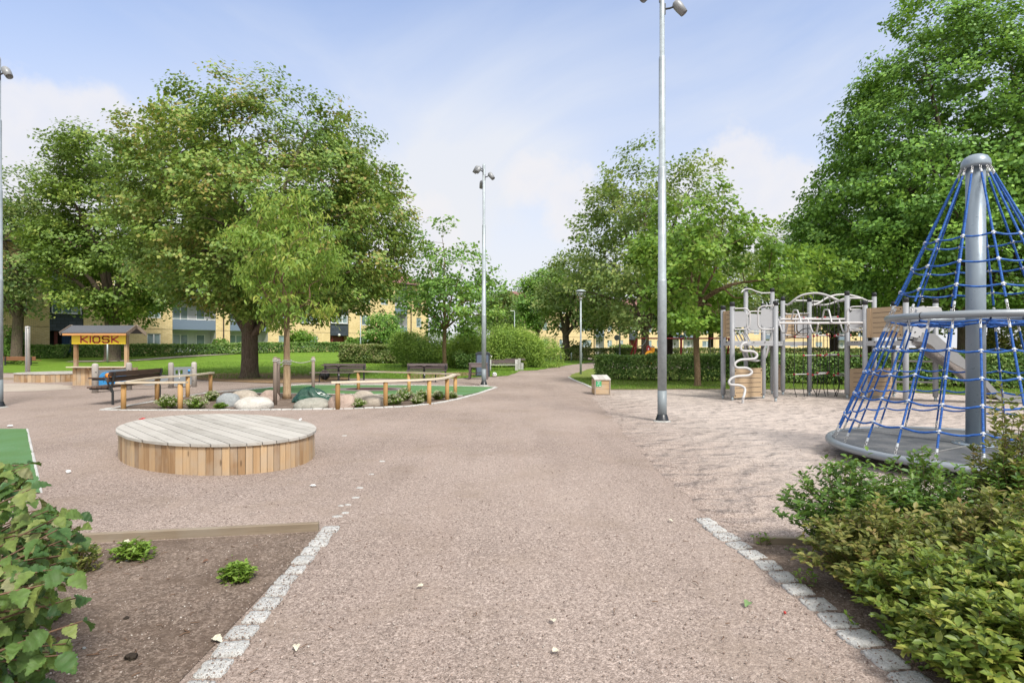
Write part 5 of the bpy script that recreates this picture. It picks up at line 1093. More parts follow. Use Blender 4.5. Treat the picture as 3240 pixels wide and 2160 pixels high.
railing('hairpin shaped wooden railing around the boulders and shrubs by the turf', [(1068.6, 1294), (1220, 1287), (1358, 1278.5), (1414.7, 1267.5), (1440.5, 1250), (1294, 1240.6), (1134, 1234)], [(0, 1, 2, 3, 4), (4, 5, 6)])
# ---- boulders
def boulder(label, a, b, top, q, mat, depth=.75, seed=0, flat=2.3, yoff=0.):
    Y = Yof(q)+yoff; w = (b-a)*Y/F; h = (Yof(q)*0+EH-(top-HY)*(Y+w*depth*.25)/F); X = XY((a+b)/2, Y); mb = MB(); n, k = 22, 40; nf = rnoise(seed); V = []
    for i in range(n+1):
        ph = PI*i/n
        for j in range(k): th = 2*PI*j/k; V.append((math.sin(ph)*math.cos(th), math.sin(ph)*math.sin(th), -math.cos(ph)))
    V = np.array(V); r = 1+.14*nf(V, 1.1)+.07*nf(V, 2.9)+.022*nf(V, 8); p = 2.5; nr = (np.abs(V)**p).sum(1)**(1/p); V2 = V/(nr*.45+.55)[:, None]*r[:, None]*np.array([w/2, w/2*depth, h*.80]); V2[:, 2] += h-V2[:, 2].max(); V2[:, 0] += -(V2[:, 0].max()+V2[:, 0].min())/2
    Fc = [(i*k+j, i*k+(j+1) % k, (i+1)*k+(j+1) % k, (i+1)*k+j) for i in range(n) for j in range(k)]; mb.add(V2, Fc, True); o = mb.build('boulder', M[mat], local=True); o.location = (X, Y+w*depth*.45, 0); return tag(o, label, 'boulder', 'boulders around the young tree')
boulder('smooth whitish boulder at the front kerb below the tree stakes', 724, 847, 1256, 1296, 'stone_white', seed=1)
boulder('blue grey boulder behind the whitish one, leftmost', 674, 748, 1243, 1292, 'stone_grey', seed=2, yoff=.25)
boulder('tan cracked boulder behind the whitish one', 722, 800, 1234, 1270, 'stone_tan', seed=3)
boulder('pinkish boulder just left of the tree stakes', 806, 875, 1234, 1269, 'stone_pink', seed=4)
boulder('low greenish grey boulder in front of the dark green bag', 913, 1032, 1259, 1295, 'stone_green', seed=5)
boulder('pink boulder with chipped top beside the railing post', 1028, 1120, 1246, 1293, 'stone_pink', seed=6, depth=.7)
boulder('rounded tan granite boulder inside the right railing', 1112, 1212, 1246, 1285, 'stone_tan', seed=7)
boulder('pale boulder behind the rounded tan one', 1103, 1178, 1235, 1268, 'stone_tan', seed=8)
boulder('small brown boulder between the left boulders', 788, 815, 1245, 1262, 'stone_tan', seed=9)
# ---- young tree support
GS = 'support stakes of the young tree'
def stake(label, px, q, top, r=.042):
    X, Y = P(px, q); z = Zof(top, Y); m = MB(); m.lathe([(r, -.05), (r*.97, z-.012), (r*.8, z)], (0, 0, 0), 12); o = m.build('tree_stake', M['wood_grey_z'], local=True); o.location = (X, Y, 0); tag(o, label, 'stake', GS); return np.array([X, Y, z])
s1 = stake('grey tree stake at the far left, nearest to the camera', 870.6, 1282, 1129, .045); s2 = stake('grey tree stake close behind the left one', 881, 1266, 1132); s3 = stake('lone grey tree stake right of the reed wrapped trunk', 991, 1267, 1128)
TX, TY = XY(908, 14.7), 14.7
m = MB(); zz = np.linspace(.0, 1.98, 14); m.lathe([(.108-.045*min(1, z/1.98)+(.015 if z < .05 else 0)+.004*math.sin(z*40), z) for z in zz], (TX, TY, 0), 20)
def reed():
    t = NT('reed_matting'); v = t.obj((55, 55, 1.2)); n = t.noise(v, 1, 4, .7, .2); c = t.ramp(n, [(.25, (.13, .085, .05)), (.45, (.33, .235, .145)), (.7, (.52, .40, .26))]); c = t.mix(t.rng(t.noise(t.obj(), 1.5, 3), .45, .7, 0, .5), c, (.34, .21, .12)); t.bsdf(c, .85, t.bump(n, .8, .01), spec=.2); return t.m
M['reed'] = reed(); o = m.build('reed_mat', M['reed'], loc=(TX, TY, 0)); tag(o, 'reed matting wrapped round the trunk of the young tree', 'trunk wrap')
m = MB()
for z in (.93, .98, 1.02): m.tube([(TX+.105*math.cos(a), TY+.105*math.sin(a), z+.01*math.sin(3*a)) for a in np.linspace(0, 2*PI, 17)[:-1]], .012, 6, closed=True)
def sag(a, b, s, n=10): a, b = np.array(a, float), np.array(b, float); return [a+(b-a)*t-np.array([0, 0, 4*s*t*(1-t)]) for t in np.linspace(0, 1, n)]
m.tube(sag(s1-[0, 0, .12], (TX-.1, TY, 1.0), .05), .011, 6); m.tube(sag(s2-[0, 0, .2], (TX-.08, TY, .93), .05), .011, 6); m.tube(sag(s3-[0, 0, .08], (TX+.1, TY, 1.02), .07), .011, 6); m.tube(sag(s1-[0, 0, .08], s2-[0, 0, .1], .02), .011, 6)
for s_ in (s1, s2, s3):
    for dz in (.06, .1): m.tube([(s_[0]+.05*math.cos(a), s_[1]+.05*math.sin(a), s_[2]-dz) for a in np.linspace(0, 2*PI, 13)[:-1]], .011, 6, closed=True)
o = m.build('tie_rope', M['rope_white'], loc=(TX, TY, .9)); tag(o, 'pale rope tying the young tree to its three stakes', 'rope')
def bag():
    X, Y = XY(985, 13.6), 13.75; mb = MB(); n, k = 20, 44; nf = rnoise(77); V = []
    for i in range(n+1):
        t = i/n; z = .39*t; r = .36*(1-t)**.55*(1+.05*math.sin(9*t))+.10*(t > .02)*(1-t*.3); r = r if i < n else 0.02
        for j in range(k):
            th = 2*PI*j/k; fold = 1+.20*math.sin(th*6+t*5)*(.25+t)+.10*math.sin(th*13+2+t*9)+.05*math.sin(th*23-t*14); V.append((r*math.cos(th)*fold*(1.05+.35*(1-t)*(math.cos(th) > 0)), r*math.sin(th)*fold*.7, z+.03*nf(np.array([[math.cos(th), math.sin(th), t*2]]), 1.5)[0]*(t > .05)))
    V = np.array(V); V[:, 0] += -.06*V[:, 2]/.4; mb.add(V, [(i*k+j, i*k+(j+1) % k, (i+1)*k+(j+1) % k, (i+1)*k+j) for i in range(n) for j in range(k)], True); o = mb.build('watering_bag', M['greenbag'], local=True); o.location = (X, Y, 0); tag(o, 'crumpled dark green plastic watering bag leaning by the boulders', 'bag')
M['greenbag'] = paint('dark_green_plastic', (.012, .055, .035), .28, spec=.7); bag()
# ---- sunken trampoline in the turf
def tramp():
    cx, cy = P(1175, 1232); t = thing('sunken_trampoline', 'sunken trampoline with dark mat set flush into the green turf', 'trampoline', (cx, cy, 0)); a_ = np.arange(40)/40*2*PI; m = MB(); r0 = 1.28
    V = [(cx+r0*math.cos(a)*1.0, cy+r0*.62*math.sin(a), .018) for a in a_]+[(cx+.82*math.cos(a), cy+.82*.55*math.sin(a), .024) for a in a_]; m.add(V, [(j, (j+1) % 40, 40+(j+1) % 40, 40+j) for j in range(40)]); m.build('rubber_surround', M['rubber_grey'], t)
    m = MB(); m.add([(cx+.82*math.cos(a), cy+.82*.55*math.sin(a), .020) for a in a_], [tuple(range(40))]); m.build('jumping_mat', M['rubber_red'], t)
M['rubber_grey'] = paint('grey_rubber', (.17, .145, .14), .85); M['rubber_red'] = paint('dark_red_mat', (.07, .022, .025), .8); tramp()
# ---- benches
def bench1():
    A = np.array([XY(356.7, 13.2), 13.2]); B_ = np.array([XY(506, 15.2), 15.2]); t = thing('park_bench', 'dark brown park bench seen from behind, beside the V shaped railing', 'bench', (*A, 0)); d = unit(B_-A); s = np.array([-d[1], d[0]])  # s points to the seat side
    P3 = lambda a, b, z: np.array([*(A+d*a+s*b), z]); ln = np.linalg.norm(B_-A)
    for a in (.0, ln):
        m = MB(); m.tube([P3(a, 0, -.02), P3(a, 0, .30), P3(a, .03, .40), P3(a, -.01, .58), P3(a, -.05, .78)], .026, 8); m.tube([P3(a, 0.02, .30), P3(a, .08, .44), P3(a, .13, .58), P3(a, .20, .605), P3(a, .46, .605)], .020, 8); m.tube([P3(a, .02, .36), P3(a, .14, .385), P3(a, .52, .385)], .022, 8); m.build('leg', M['black'], t)
        m = MB(); m.beam(P3(a, .08, .64), P3(a, .54, .64), .065, .035, ch=.008); m.build('armrest', M['wood_brown'], t)
    m = MB()
    for z0, z1, o in ((.545, .665, -.005), (.675, .795, -.045)): m.beam(P3(-.12, o+.05, (z0+z1)/2), P3(ln+.12, o+.05, (z0+z1)/2), .04, z1-z0, up=(0, 0, 1), ch=.008)
    m.build('backrest', M['wood_brown_y'], t)
    m = MB()
    for k in range(4): m.beam(P3(-.12, .12+k*.115, .425), P3(ln+.12, .12+k*.115, .425), .105, .045, ch=.008)
    m.build('seat', M['wood_brown_y'], t)
bench1()
def picnic(label, cx, Y, w, tw):
    t = thing('picnic_table', label, 'picnic table', (cx, Y, 0), 0, 'black framed picnic sets on the lawn edge')
    m = MB(); m.box((0, .42, .63), (w, .035, .115), ch=.005); m.box((0, .45, .51), (w, .035, .105), ch=.005); m.build('backrest', M['wood_brown2'], t, local=True)
    m = MB(); [m.box((0, .12+k*.1, .40), (w-.05, .09, .035), ch=.004) for k in range(3)]; m.build('seat', M['wood_brown2'], t, local=True)
    m = MB(); [m.box((-.06, -1.05+k*.1, .375), (w*.98, .09, .035), ch=.004) for k in range(3)]; m.build('seat', M['wood_brown2'], t, local=True)
    m = MB(); [m.box((0, -.62+k*.11, .655), (tw, .10, .035), ch=.004) for k in range(5)]; m.build('tabletop', M['wood_brown2'], t, local=True)
    for x in (-w/2+.07, w/2-.07):
        m = MB(); m.tube([(x, .38, -.02), (x, .38, .35), (x, .42, .62)], .033, 8); m.tube([(x, .36, .36), (x, .08, .37)], .022, 6); m.build('leg', M['black'], t, local=True)
    for x in (-w/2+.30, w/2-.30): m = MB(); m.tube([(x, -.95, -.02), (x, -.95, .28), (x+.05, -.95, .34)], .022, 8); m.build('leg', M['black'], t, local=True)
    m = MB(); m.tube([(0, -.4, -.02), (0, -.4, .48)], .042, 8)
    for sx in (-1, 1): m.tube([(0, -.4, .46), (sx*.03, -.4, .58), (sx*.12, -.4, .622), (sx*.34, -.4, .632)], .018, 6); m.tube([(0, -.4, .3), (sx*.4, -.4+.0, .05)], .014, 6) if False else None
    m.build('pedestal', M['black'], t, local=True); m = MB(); m.box((0.03, -.445, .27), (.03, .004, .04)); m.build('sticker', M['white'], t, local=True)
M['wood_brown2'] = wood('dark_composite', ((.07, .05, .05), (.115, .088, .09), (.16, .13, .13)), 'x', rough=.45, knots=False)
picnic('left picnic set with a dark bag behind its backrest', XY(1081, 22.4), 22.4, 1.74, 1.18); picnic('right picnic set in front of the slender oak trunk', XY(1347, 22.4), 22.4, 1.66, 1.14)
m = MB(); m.ball((0, 0, .19), .2, 12, (1, .7, .95)); o = m.build('sack', M['cap_black'], local=True); o.location = (XY(1028, 23.1), 23.1, 0); tag(o, 'dark sack standing behind the left picnic set', 'bag')
def far_bench():
    Y = 36.6; x0, x1 = XY(-25, Y), XY(113, Y); zb = float(gz(x0, Y)); t = thing('park_bench', 'red brown slatted bench seen from behind at the far left edge of the lawn', 'bench', (x0, Y, zb)); m = MB()
    for k in range(3): m.box(((x0+x1)/2, Y, zb+.38+k*.085), (x1-x0, .03, .078))
    m.build('backrest', M['wood_red_x'], t); m = MB(); m.box(((x0+x1)/2, Y+.25, zb+.33), (x1-x0, .4, .04)); m.build('seat', M['wood_red_x'], t)
    for px in (18, 99): m = MB(); m.box((XY(px, Y), Y-.03, zb+.27), (.09, .05, .62)); m.box((XY(px, Y), Y+.25, zb+.16), (.06, .5, .05)); m.build('leg', M['black'], t)
far_bench()
def concrete_bench():
    Y = 31.8; x0, x1 = XY(1550, Y), XY(1634, Y); t = thing('park_bench', 'dark slatted bench with slanting pale concrete ends beside the gravel path', 'bench', (x0, Y, 0)); m = MB()
    [m.box(((x0+x1)/2, Y+.08+.02*k, .46+k*.10), (x1-x0-.04, .04, .088)) for k in range(2)]; m.box(((x0+x1)/2, Y+.12, .635), (x1-x0+.1, .05, .03)); m.build('backrest', M['wood_brown2'], t)
    m = MB(); [m.box(((x0+x1)/2, Y-.35+.12*k, .34), (x1-x0, .105, .05)) for k in range(4)]; m.build('seat', M['alu'], t)
    for x in (x0, x1):
        m = MB(); m.prism([(-.42, 0), (-.22, 0), (-.20, .30), (.06, .30), (.12, 0), (.28, 0), (.20, .64), (.05, .64), (-.02, .42), (-.42, .40)], (x, Y, 0), (0, 1, 0), (0, 0, 1), .16); m.build('end_frame', M['concrete'], t)
    t2 = thing('park_bench', 'second concrete ended bench directly behind, only its right end showing', 'bench', (XY(1640, 33), 33, 0)); m = MB(); m.box((XY(1630, 33), 33, .62), (1.2, .05, .1)); m.build('backrest', M['wood_brown2'], t2)
    for px, h in ((1643, .68), (1652, .42)): m = MB(); m.box((XY(px, 32.4), 32.4+(h < .5)*.0, h/2-.01), (.15, .22, h+.02), ch=.01); m.build('end_frame', M['concrete'], t2)
concrete_bench()
def dark_table():
    Y = 23.3; x0, x1 = XY(1483, Y), XY(1542, Y); t = thing('side_table', 'dark square table with splayed legs in front of the waste bin', 'table', (x0, Y, 0)); cx = (x0+x1)/2; w = x1-x0
    m = MB(); m.box((cx, Y+.28, .665), (w, .62, .05), ch=.01); m.box((cx, Y-.01, .575), (w-.03, .03, .13)); m.box((cx, Y+.55, .575), (w-.03, .03, .13)); m.build('tabletop', M['wood_brown2'], t)
    for x, s in ((x0+.04, -1), (x1-.04, 1)):
        for yy in (0, .55): m = MB(); m.beam((x-s*.02, Y+yy, .64), (x+s*.02, Y+yy, -.01), .08, .08, up=(1, 0, 0)); m.build('leg', M['wood_brown2'], t)
    m = MB(); m.box((cx, Y+.28, .27), (w-.08, .05, .035)); m.build('stretcher', M['wood_brown2'], t)
dark_table()
def bin_():
    Y = 25.3; x0, x1 = XY(1505, Y), XY(1549, Y); w = x1-x0; cx = (x0+x1)/2; t = thing('waste_bin', 'tall blue grey waste bin with black frame and arched lid behind the floodlight pole', 'bin', (cx, Y, 0))
    m = MB(); m.box((cx, Y+.25, .53), (w, .5, 1.06), ch=.015); m.build('body', M['bin_frame'], t)
    m = MB(); m.box((cx, Y-.008, .54), (w*.82, .02, .92), ch=.006); m.build('front_panel', M['bin_blue'], t)
    m = MB(); A = [(w/2*math.cos(a)*1.04, .10*math.sin(a)) for a in np.linspace(PI, 0, 12)]; m.prism([(-w/2*1.04, -.02)]+A+[(w/2*1.04, -.02)], (cx, Y+.24, 1.06), (1, 0, 0), (0, 0, 1), .56); ld = m.build('lid', M['bin_frame'], t)
    m = MB(); m.tube([(x1+.02, Y+.1, .98), (x1+.09, Y+.08, .95), (x1+.06, Y+.06, .86)], .012, 6); m.build('handle', M['alu'], t)
M['bin_frame'] = paint('bin_frame_dark', (.035, .042, .055), .4); M['bin_blue'] = paint('bin_blue_grey', (.10, .135, .20), .45, speck=.25); bin_()
def football():
    X, Y = P(1565, 1192); r = .108; m = MB(); m.ball((0, 0, 0), r, 16); o = None; t = NT('football_skin'); v = t.obj(); d = t.vor(v, 9.5, out='Distance'); t.bsdf(t.mix(t.rng(d, .30, .34), (.03, .03, .035), (.72, .72, .72)), .4); M['ball'] = t.m
    o = m.build('football', M['ball'], local=True); o.location = (X, Y, r); tag(o, 'white football with dark patches at the grass edge', 'ball')
football()
# ---- poles
def pole(label, px, q, H_, group, heads, joints, r0=.082, foot=.9, lampz=None, headrot=0., Y=None):
    Y = Y or Yof(q); X = XY(px, Y); t = thing('floodlight_pole', label, 'lamp post', (X, Y, 0), 0, group); z = [foot]+joints+[H_]; rs = [r0, r0*.90, r0*.74, r0*.58, r0*.46][:len(z)]
    m = MB(); prof = []
    for i in range(len(z)-1): prof += [(rs[i], z[i]), (rs[i], z[i+1]-.05), (rs[min(i+1, len(rs)-1)], z[i+1])]
    m.lathe(prof+[(1e-4, H_+.005)], (0, 0, 0), 20); m.build('pole', M['galv'], t, local=True)
    m = MB(); m.lathe([(r0*1.04, .05), (r0*1.03, foot)], (0, 0, 0), 20); m.build('coated_foot', M['galv_dark'], t, local=True); m = MB(); m.lathe([(r0*1.55, .02), (r0*1.5, .03), (r0*1.12, .13), (r0*1.06, .135)], (0, 0, 0), 20); m.build('collar', M['cap_black'], t, local=True)
    m = MB(); m.lathe([(r0*2.1, -.05), (r0*2.0, .015), (r0*1.4, .03)], (0, 0, 0), 10); m.build('footing', M['concrete'], t, local=True)
    for (dx, dy, z_, s) in heads:
        ln = math.hypot(dx, dy); u = np.array([dx/ln, dy/ln, 0]); rp = np.interp(z_, z, rs); a = u*rp; b = u*(rp+.16); mm = MB(); mm.tube([a+[0, 0, z_], b*.7+[0, 0, z_+.01], b+[0, 0, z_+.03]], .018, 8); mm.box(a*1.15+np.array([0, 0, z_]), (.03, .03, .2)); 
        arm = mm.build('arm', M['black'], t, local=True); ax = unit(np.array([u[0]*.62, u[1]*.62, -.8])); c = b+[0, 0, z_+.04]+u*.09; up_, w_ = perp(ax); Mx = Matrix(((up_[0], w_[0], ax[0], c[0]), (up_[1], w_[1], ax[1], c[1]), (up_[2], w_[2], ax[2], c[2]), (0, 0, 0, 1)))
        h = MB(); h.lathe([(1e-4, -.11), (.04, -.106), (.072, -.078), (.086, -.03), (.085, .03), (.07, .18), (.066, .18), (.064, .145), (1e-4, .14)], (0, 0, 0), 18, M=Mx); h.build('lamp_head', M['lamp_grey'], t, local=True)
GP = 'tall galvanised floodlight poles'
Yc = Yof(1333)
pole('nearest floodlight pole, running past the top of the view right of the path', 2095, 1333, 8.15, GP, [(-1, -.25, Zof(-8, Yc), 1), (1, -.1, Zof(30, Yc), 1)], [Zof(882, Yc), Zof(526, Yc), Zof(176, Yc)], r0=.081, foot=Zof(1235, Yc))
Ym = Yof(1219)
pole('middle floodlight pole with four lamp heads beside the far turf corner', 1531, 1219, Zof(519, Ym), GP, [(-1, .45, Zof(534, Ym), 1), (-.7, -1, Zof(545, Ym), 1), (1, -.6, Zof(562, Ym), 1), (-.3, 1, Zof(577, Ym), 1)], [2.55, 4.15, 5.75], r0=.082, foot=Zof(1167, Ym))
Yl = Yof(1289)
pole('floodlight pole cut by the left frame edge', -6, 1289, 8.0, GP, [(1, -.35, Zof(238, Yl), 1), (-.9, .6, Zof(225, Yl), 1)], [Zof(880, Yl), 5.0, 6.6], r0=.088, foot=Zof(1201, Yl))
pole('distant floodlight pole among the cherry trees', 1961, 1130, 8.0, GP, [(1, -.3, 7.6, 1)], [2.6, 4.4, 6.], r0=.078, Y=50)
def path_lamp():
    Y = 27.5; X = XY(1837.5, Y); t = thing('path_lamp', 'park lamp with flat round hood beside the path bend', 'lamp post', (X, Y, 0)); m = MB(); m.lathe([(.055, -.05), (.055, 1.6), (.045, 1.66), (.042, 3.72)], (0, 0, 0), 14); m.build('pole', M['galv'], t, local=True)
    m = MB(); m.lathe([(.042, 3.68), (.075, 3.72), (.08, 3.80)], (0, 0, 0), 14); m.build('collar', M['lamp_grey'], t, local=True)
    m = MB(); m.lathe([(.08, 3.80), (.21, 4.10)], (0, 0, 0), 20); g = m.build('glass_cone', M['lampglass'], t, local=True)
    m = MB(); m.lathe([(.265, 4.10), (.255, 4.135), (.17, 4.19), (.06, 4.215), (1e-4, 4.22)], (0, 0, 0), 24); m.build('hood', M['galv'], t, local=True)
    m = MB(); [m.tube([(.07*math.cos(a), .07*math.sin(a), 3.8), (.22*math.cos(a), .22*math.sin(a), 4.10)], .008, 5) for a in (0.3, 2.4, 4.5)]; m.build('bracket', M['lamp_grey'], t, local=True)
def lampglass():
    t = NT('lamp_glass'); a = t.n('ShaderNodeBsdfGlossy', {'Color': (.8, .8, .8, 1), 'Roughness': .15}); b = t.n('ShaderNodeBsdfTransparent', {'Color': (.75, .77, .78, 1)}); x = t.n('ShaderNodeMixShader', {0: .72, 1: a.outputs[0], 2: b.outputs[0]}); t.L.new(x.outputs[0], t.out.inputs[0]); return t.m
M['lampglass'] = lampglass(); path_lamp()
def street_lamp(label, px, Y, top, sx):
    X = XY(px, Y); zb = float(gz(X, Y)); z = Zof(top, Y)-zb; t = thing('street_lamp', label, 'street lamp', (X, Y, zb), 0, 'distant street lamps'); m = MB(); m.lathe([(.07, -.05), (.07, 1.3), (.055, 1.35), (.045, z)], (0, 0, 0), 10); m.build('pole', M['galv'], t, local=True)
    m = MB(); m.box((sx*.26, 0, z+.02), (.52, .2, .09), ch=.03); m.build('lamp_head', M['white'], t, local=True)
street_lamp('street lamp in front of the left block near the red entrance', 1140.5, 56, 991, -1); street_lamp('faint street lamp between the dusky tree and the gable', 1628, 70, 984, -1)
GBo = 'grey bollards where the path bends away'
for i, px in enumerate((1743, 1775.6, 1808, 1842)):
    m = MB(); m.lathe([(.055, -.05), (.055, .76), (.04, .80), (1e-4, .805)], (0, 0, 0), 12); o = m.build('bollard', M['galv'], local=True); o.location = (XY(px, 51), 51, 0); tag(o, ('leftmost steel bollard, in the willow twigs', 'second steel bollard from the left, by the far hedge', 'third steel bollard, left of the path lamp', 'fourth steel bollard, just behind the path lamp')[i], 'bollard', GBo)
def steel_post():
    Y = 24.6; X = XY(87.5, Y); t = thing('water_post', 'tall round stainless steel post behind the far stage', 'post', (X, Y, 0)); m = MB(); z = Zof(1033, Y); m.lathe([(.09, -.05), (.09, z), (.085, z+.01), (1e-4, z+.01)], (0, 0, 0), 20); m.build('pipe', M['alu'], t, local=True)
    m = MB(); m.box((.035, -.088, z*.5), (.018, .02, z*.96)); m.build('slot', M['galv_dark'], t, local=True); m = MB(); m.ball((.07, -.06, z-.03), .035, 8); m.build('spout', M['alu'], t, local=True)
steel_post()
m = MB(); m.lathe([(.05, -.05), (.05, 1.55), (1e-4, 1.56)], (0, 0, 0), 12); Yp = 39.5; o = m.build('lamp_pole', M['galv'], local=True); o.location = (XY(340, Yp), Yp, float(gz(XY(340, Yp), Yp))); tag(o, 'short steel pole beside the trunk behind the kiosk', 'post')
m = MB(); m.beam((0, 0, 0), (-3.2, .1, 0), .07, .16); o = m.build('edging_board', M['board_edge'], local=True); o.location = (XY(57, 23), 23, .03); tag(o, 'grey timber sleeper running left from the far stage', 'board', 'timber edging boards')
# ---- grit box
def gritbox():
    Y = 15.9; x0, x1 = XY(1881.5, Y), XY(1931.5, Y); w = x1-x0; cx = (x0+x1)/2; t = thing('grit_box', 'small wooden grit box with sloping lid and green sign at the grass corner', 'box', (cx, Y, 0)); dp = .62; zf, zb = .43, .52
    m = MB()
    for k in range(3): m.box((cx, Y+.012, .02+k*.142+.066), (w-.07, .022, .136), ch=.003)
    m.build('front_boards', M['wood_raw_x'], t); m = MB()
    for x in (x0+.011, x1-.011): [m.box((x, Y+dp/2, .02+k*.142+.066), (.02, dp, .136)) for k in range(3)]
    m.build('side_boards', M['wood_raw_x'], t)
    for x in (x0+.015, x1-.015): m = MB(); m.box((x, Y-.004, .20), (.028, .03, .44)); m.build('corner_post', M['wood_grey_z'], t)
    m = MB()
    for k in range(3): xa = x0-.01+(w+.02)*k/3; xb = x0-.01+(w+.02)*(k+1)/3-.005; m.add([(xa, Y-.03, zf), (xb, Y-.03, zf), (xb, Y+dp, zb), (xa, Y+dp, zb), (xa, Y-.03, zf+.028), (xb, Y-.03, zf+.028), (xb, Y+dp, zb+.028), (xa, Y+dp, zb+.028)], [(3, 2, 1, 0), (4, 5, 6, 7), (0, 1, 5, 4), (1, 2, 6, 5), (2, 3, 7, 6), (3, 0, 4, 7)])
    m.build('lid', M['wood_deck'], t)
    m = MB(); m.box((x0+.118, Y-.006, .322), (.155, .006, .165)); s = m.build('sign', M['sign_green'], t)
    m = MB(); [m.box((x0+.118+dx, Y-.0105, z), (ww, .003, hh)) for dx, z, ww, hh in ((0, .393, .12, .010), (0, .377, .09, .007), (0, .345, .02, .018), (0, .318, .10, .006), (-.02, .304, .07, .006), (-.04, .26, .04, .010), (.035, .258, .05, .022))]; m.build('sign_text', M['white'], s)
M['sign_green'] = paint('green_sign', (.02, .32, .12), .5, var=.03); gritbox()
# litter and small things
def small(name, label, cat, px, py, mb, mat): X, Y = P(px, py); o = mb.build(name, mat, local=True); o.location = (X, Y, 0); return tag(o, label, cat)
def crumple(s, seed, sc_=(1, .7, .6)):
    nf = rnoise(seed); m = MB(); m.ball((0, 0, 0), 1, 8); V = m.V[0]; V *= (1+.5*nf(V, 2.2)[:, None]); V = V*s*np.array(sc_); V[:, 2] -= V[:, 2].min()-.002; q = MB(); q.add(V, m.Fc, False); return q
small('paper_scrap', 'crumpled white paper scrap between the turf and the stage', 'litter', 215, 1497, crumple(.028, 1), M['white']); small('paper_scrap', 'folded white paper scrap right of the stage foot', 'litter', 990, 1539, crumple(.028, 2, (1, .6, .35)), M['white'])
small('paper_scrap', 'white scrap on the gravel at the far left', 'litter', 33, 1350, crumple(.045, 3, (1.1, .6, .3)), M['white']); small('paper_scrap', 'tiny white scrap on the turf corner', 'litter', 80, 1482, crumple(.03, 4, (1, .6, .2)), M['white'])
small('plastic_piece', 'small red plastic piece behind the stage', 'litter', 447, 1328, crumple(.05, 5, (1, .6, .35)), M['sign_red']); small('cup', 'small white cup behind the right side of the stage', 'litter', 951, 1336, crumple(.035, 6, (.8, .8, .9)), M['white'])
small('berry', 'single red berry on the gravel near the right setts', 'berry', 2484, 1943, crumple(.007, 7, (1, 1, 1)), M['sign_red'])
for i, (px, py, s, lb) in enumerate(((402, 1776, .016, 'blue grey pebble by the bright shrublet'), (384, 1781, .014, 'tan pebble by the bright shrublet'), (238, 2086, .016, 'round grey pebble at the bottom left'), (268, 2054, .016, 'flat bluish pebble at the bottom left'), (256, 1829, .018, 'dark grey pebble by the olive shrublet'), (415, 2088, .035, 'dark clod of earth at the bottom of the bed'), (400, 1960, .022, 'small dark clod in the middle of the bed'))):
    o = small('pebble', lb, 'pebble', px, py, crumple(s*.62, 20+i, (1, .8, .5)), M['stone_grey'] if i in (0, 2, 3, 4) else M['stone_tan'] if i == 1 else M['bark_dark'])
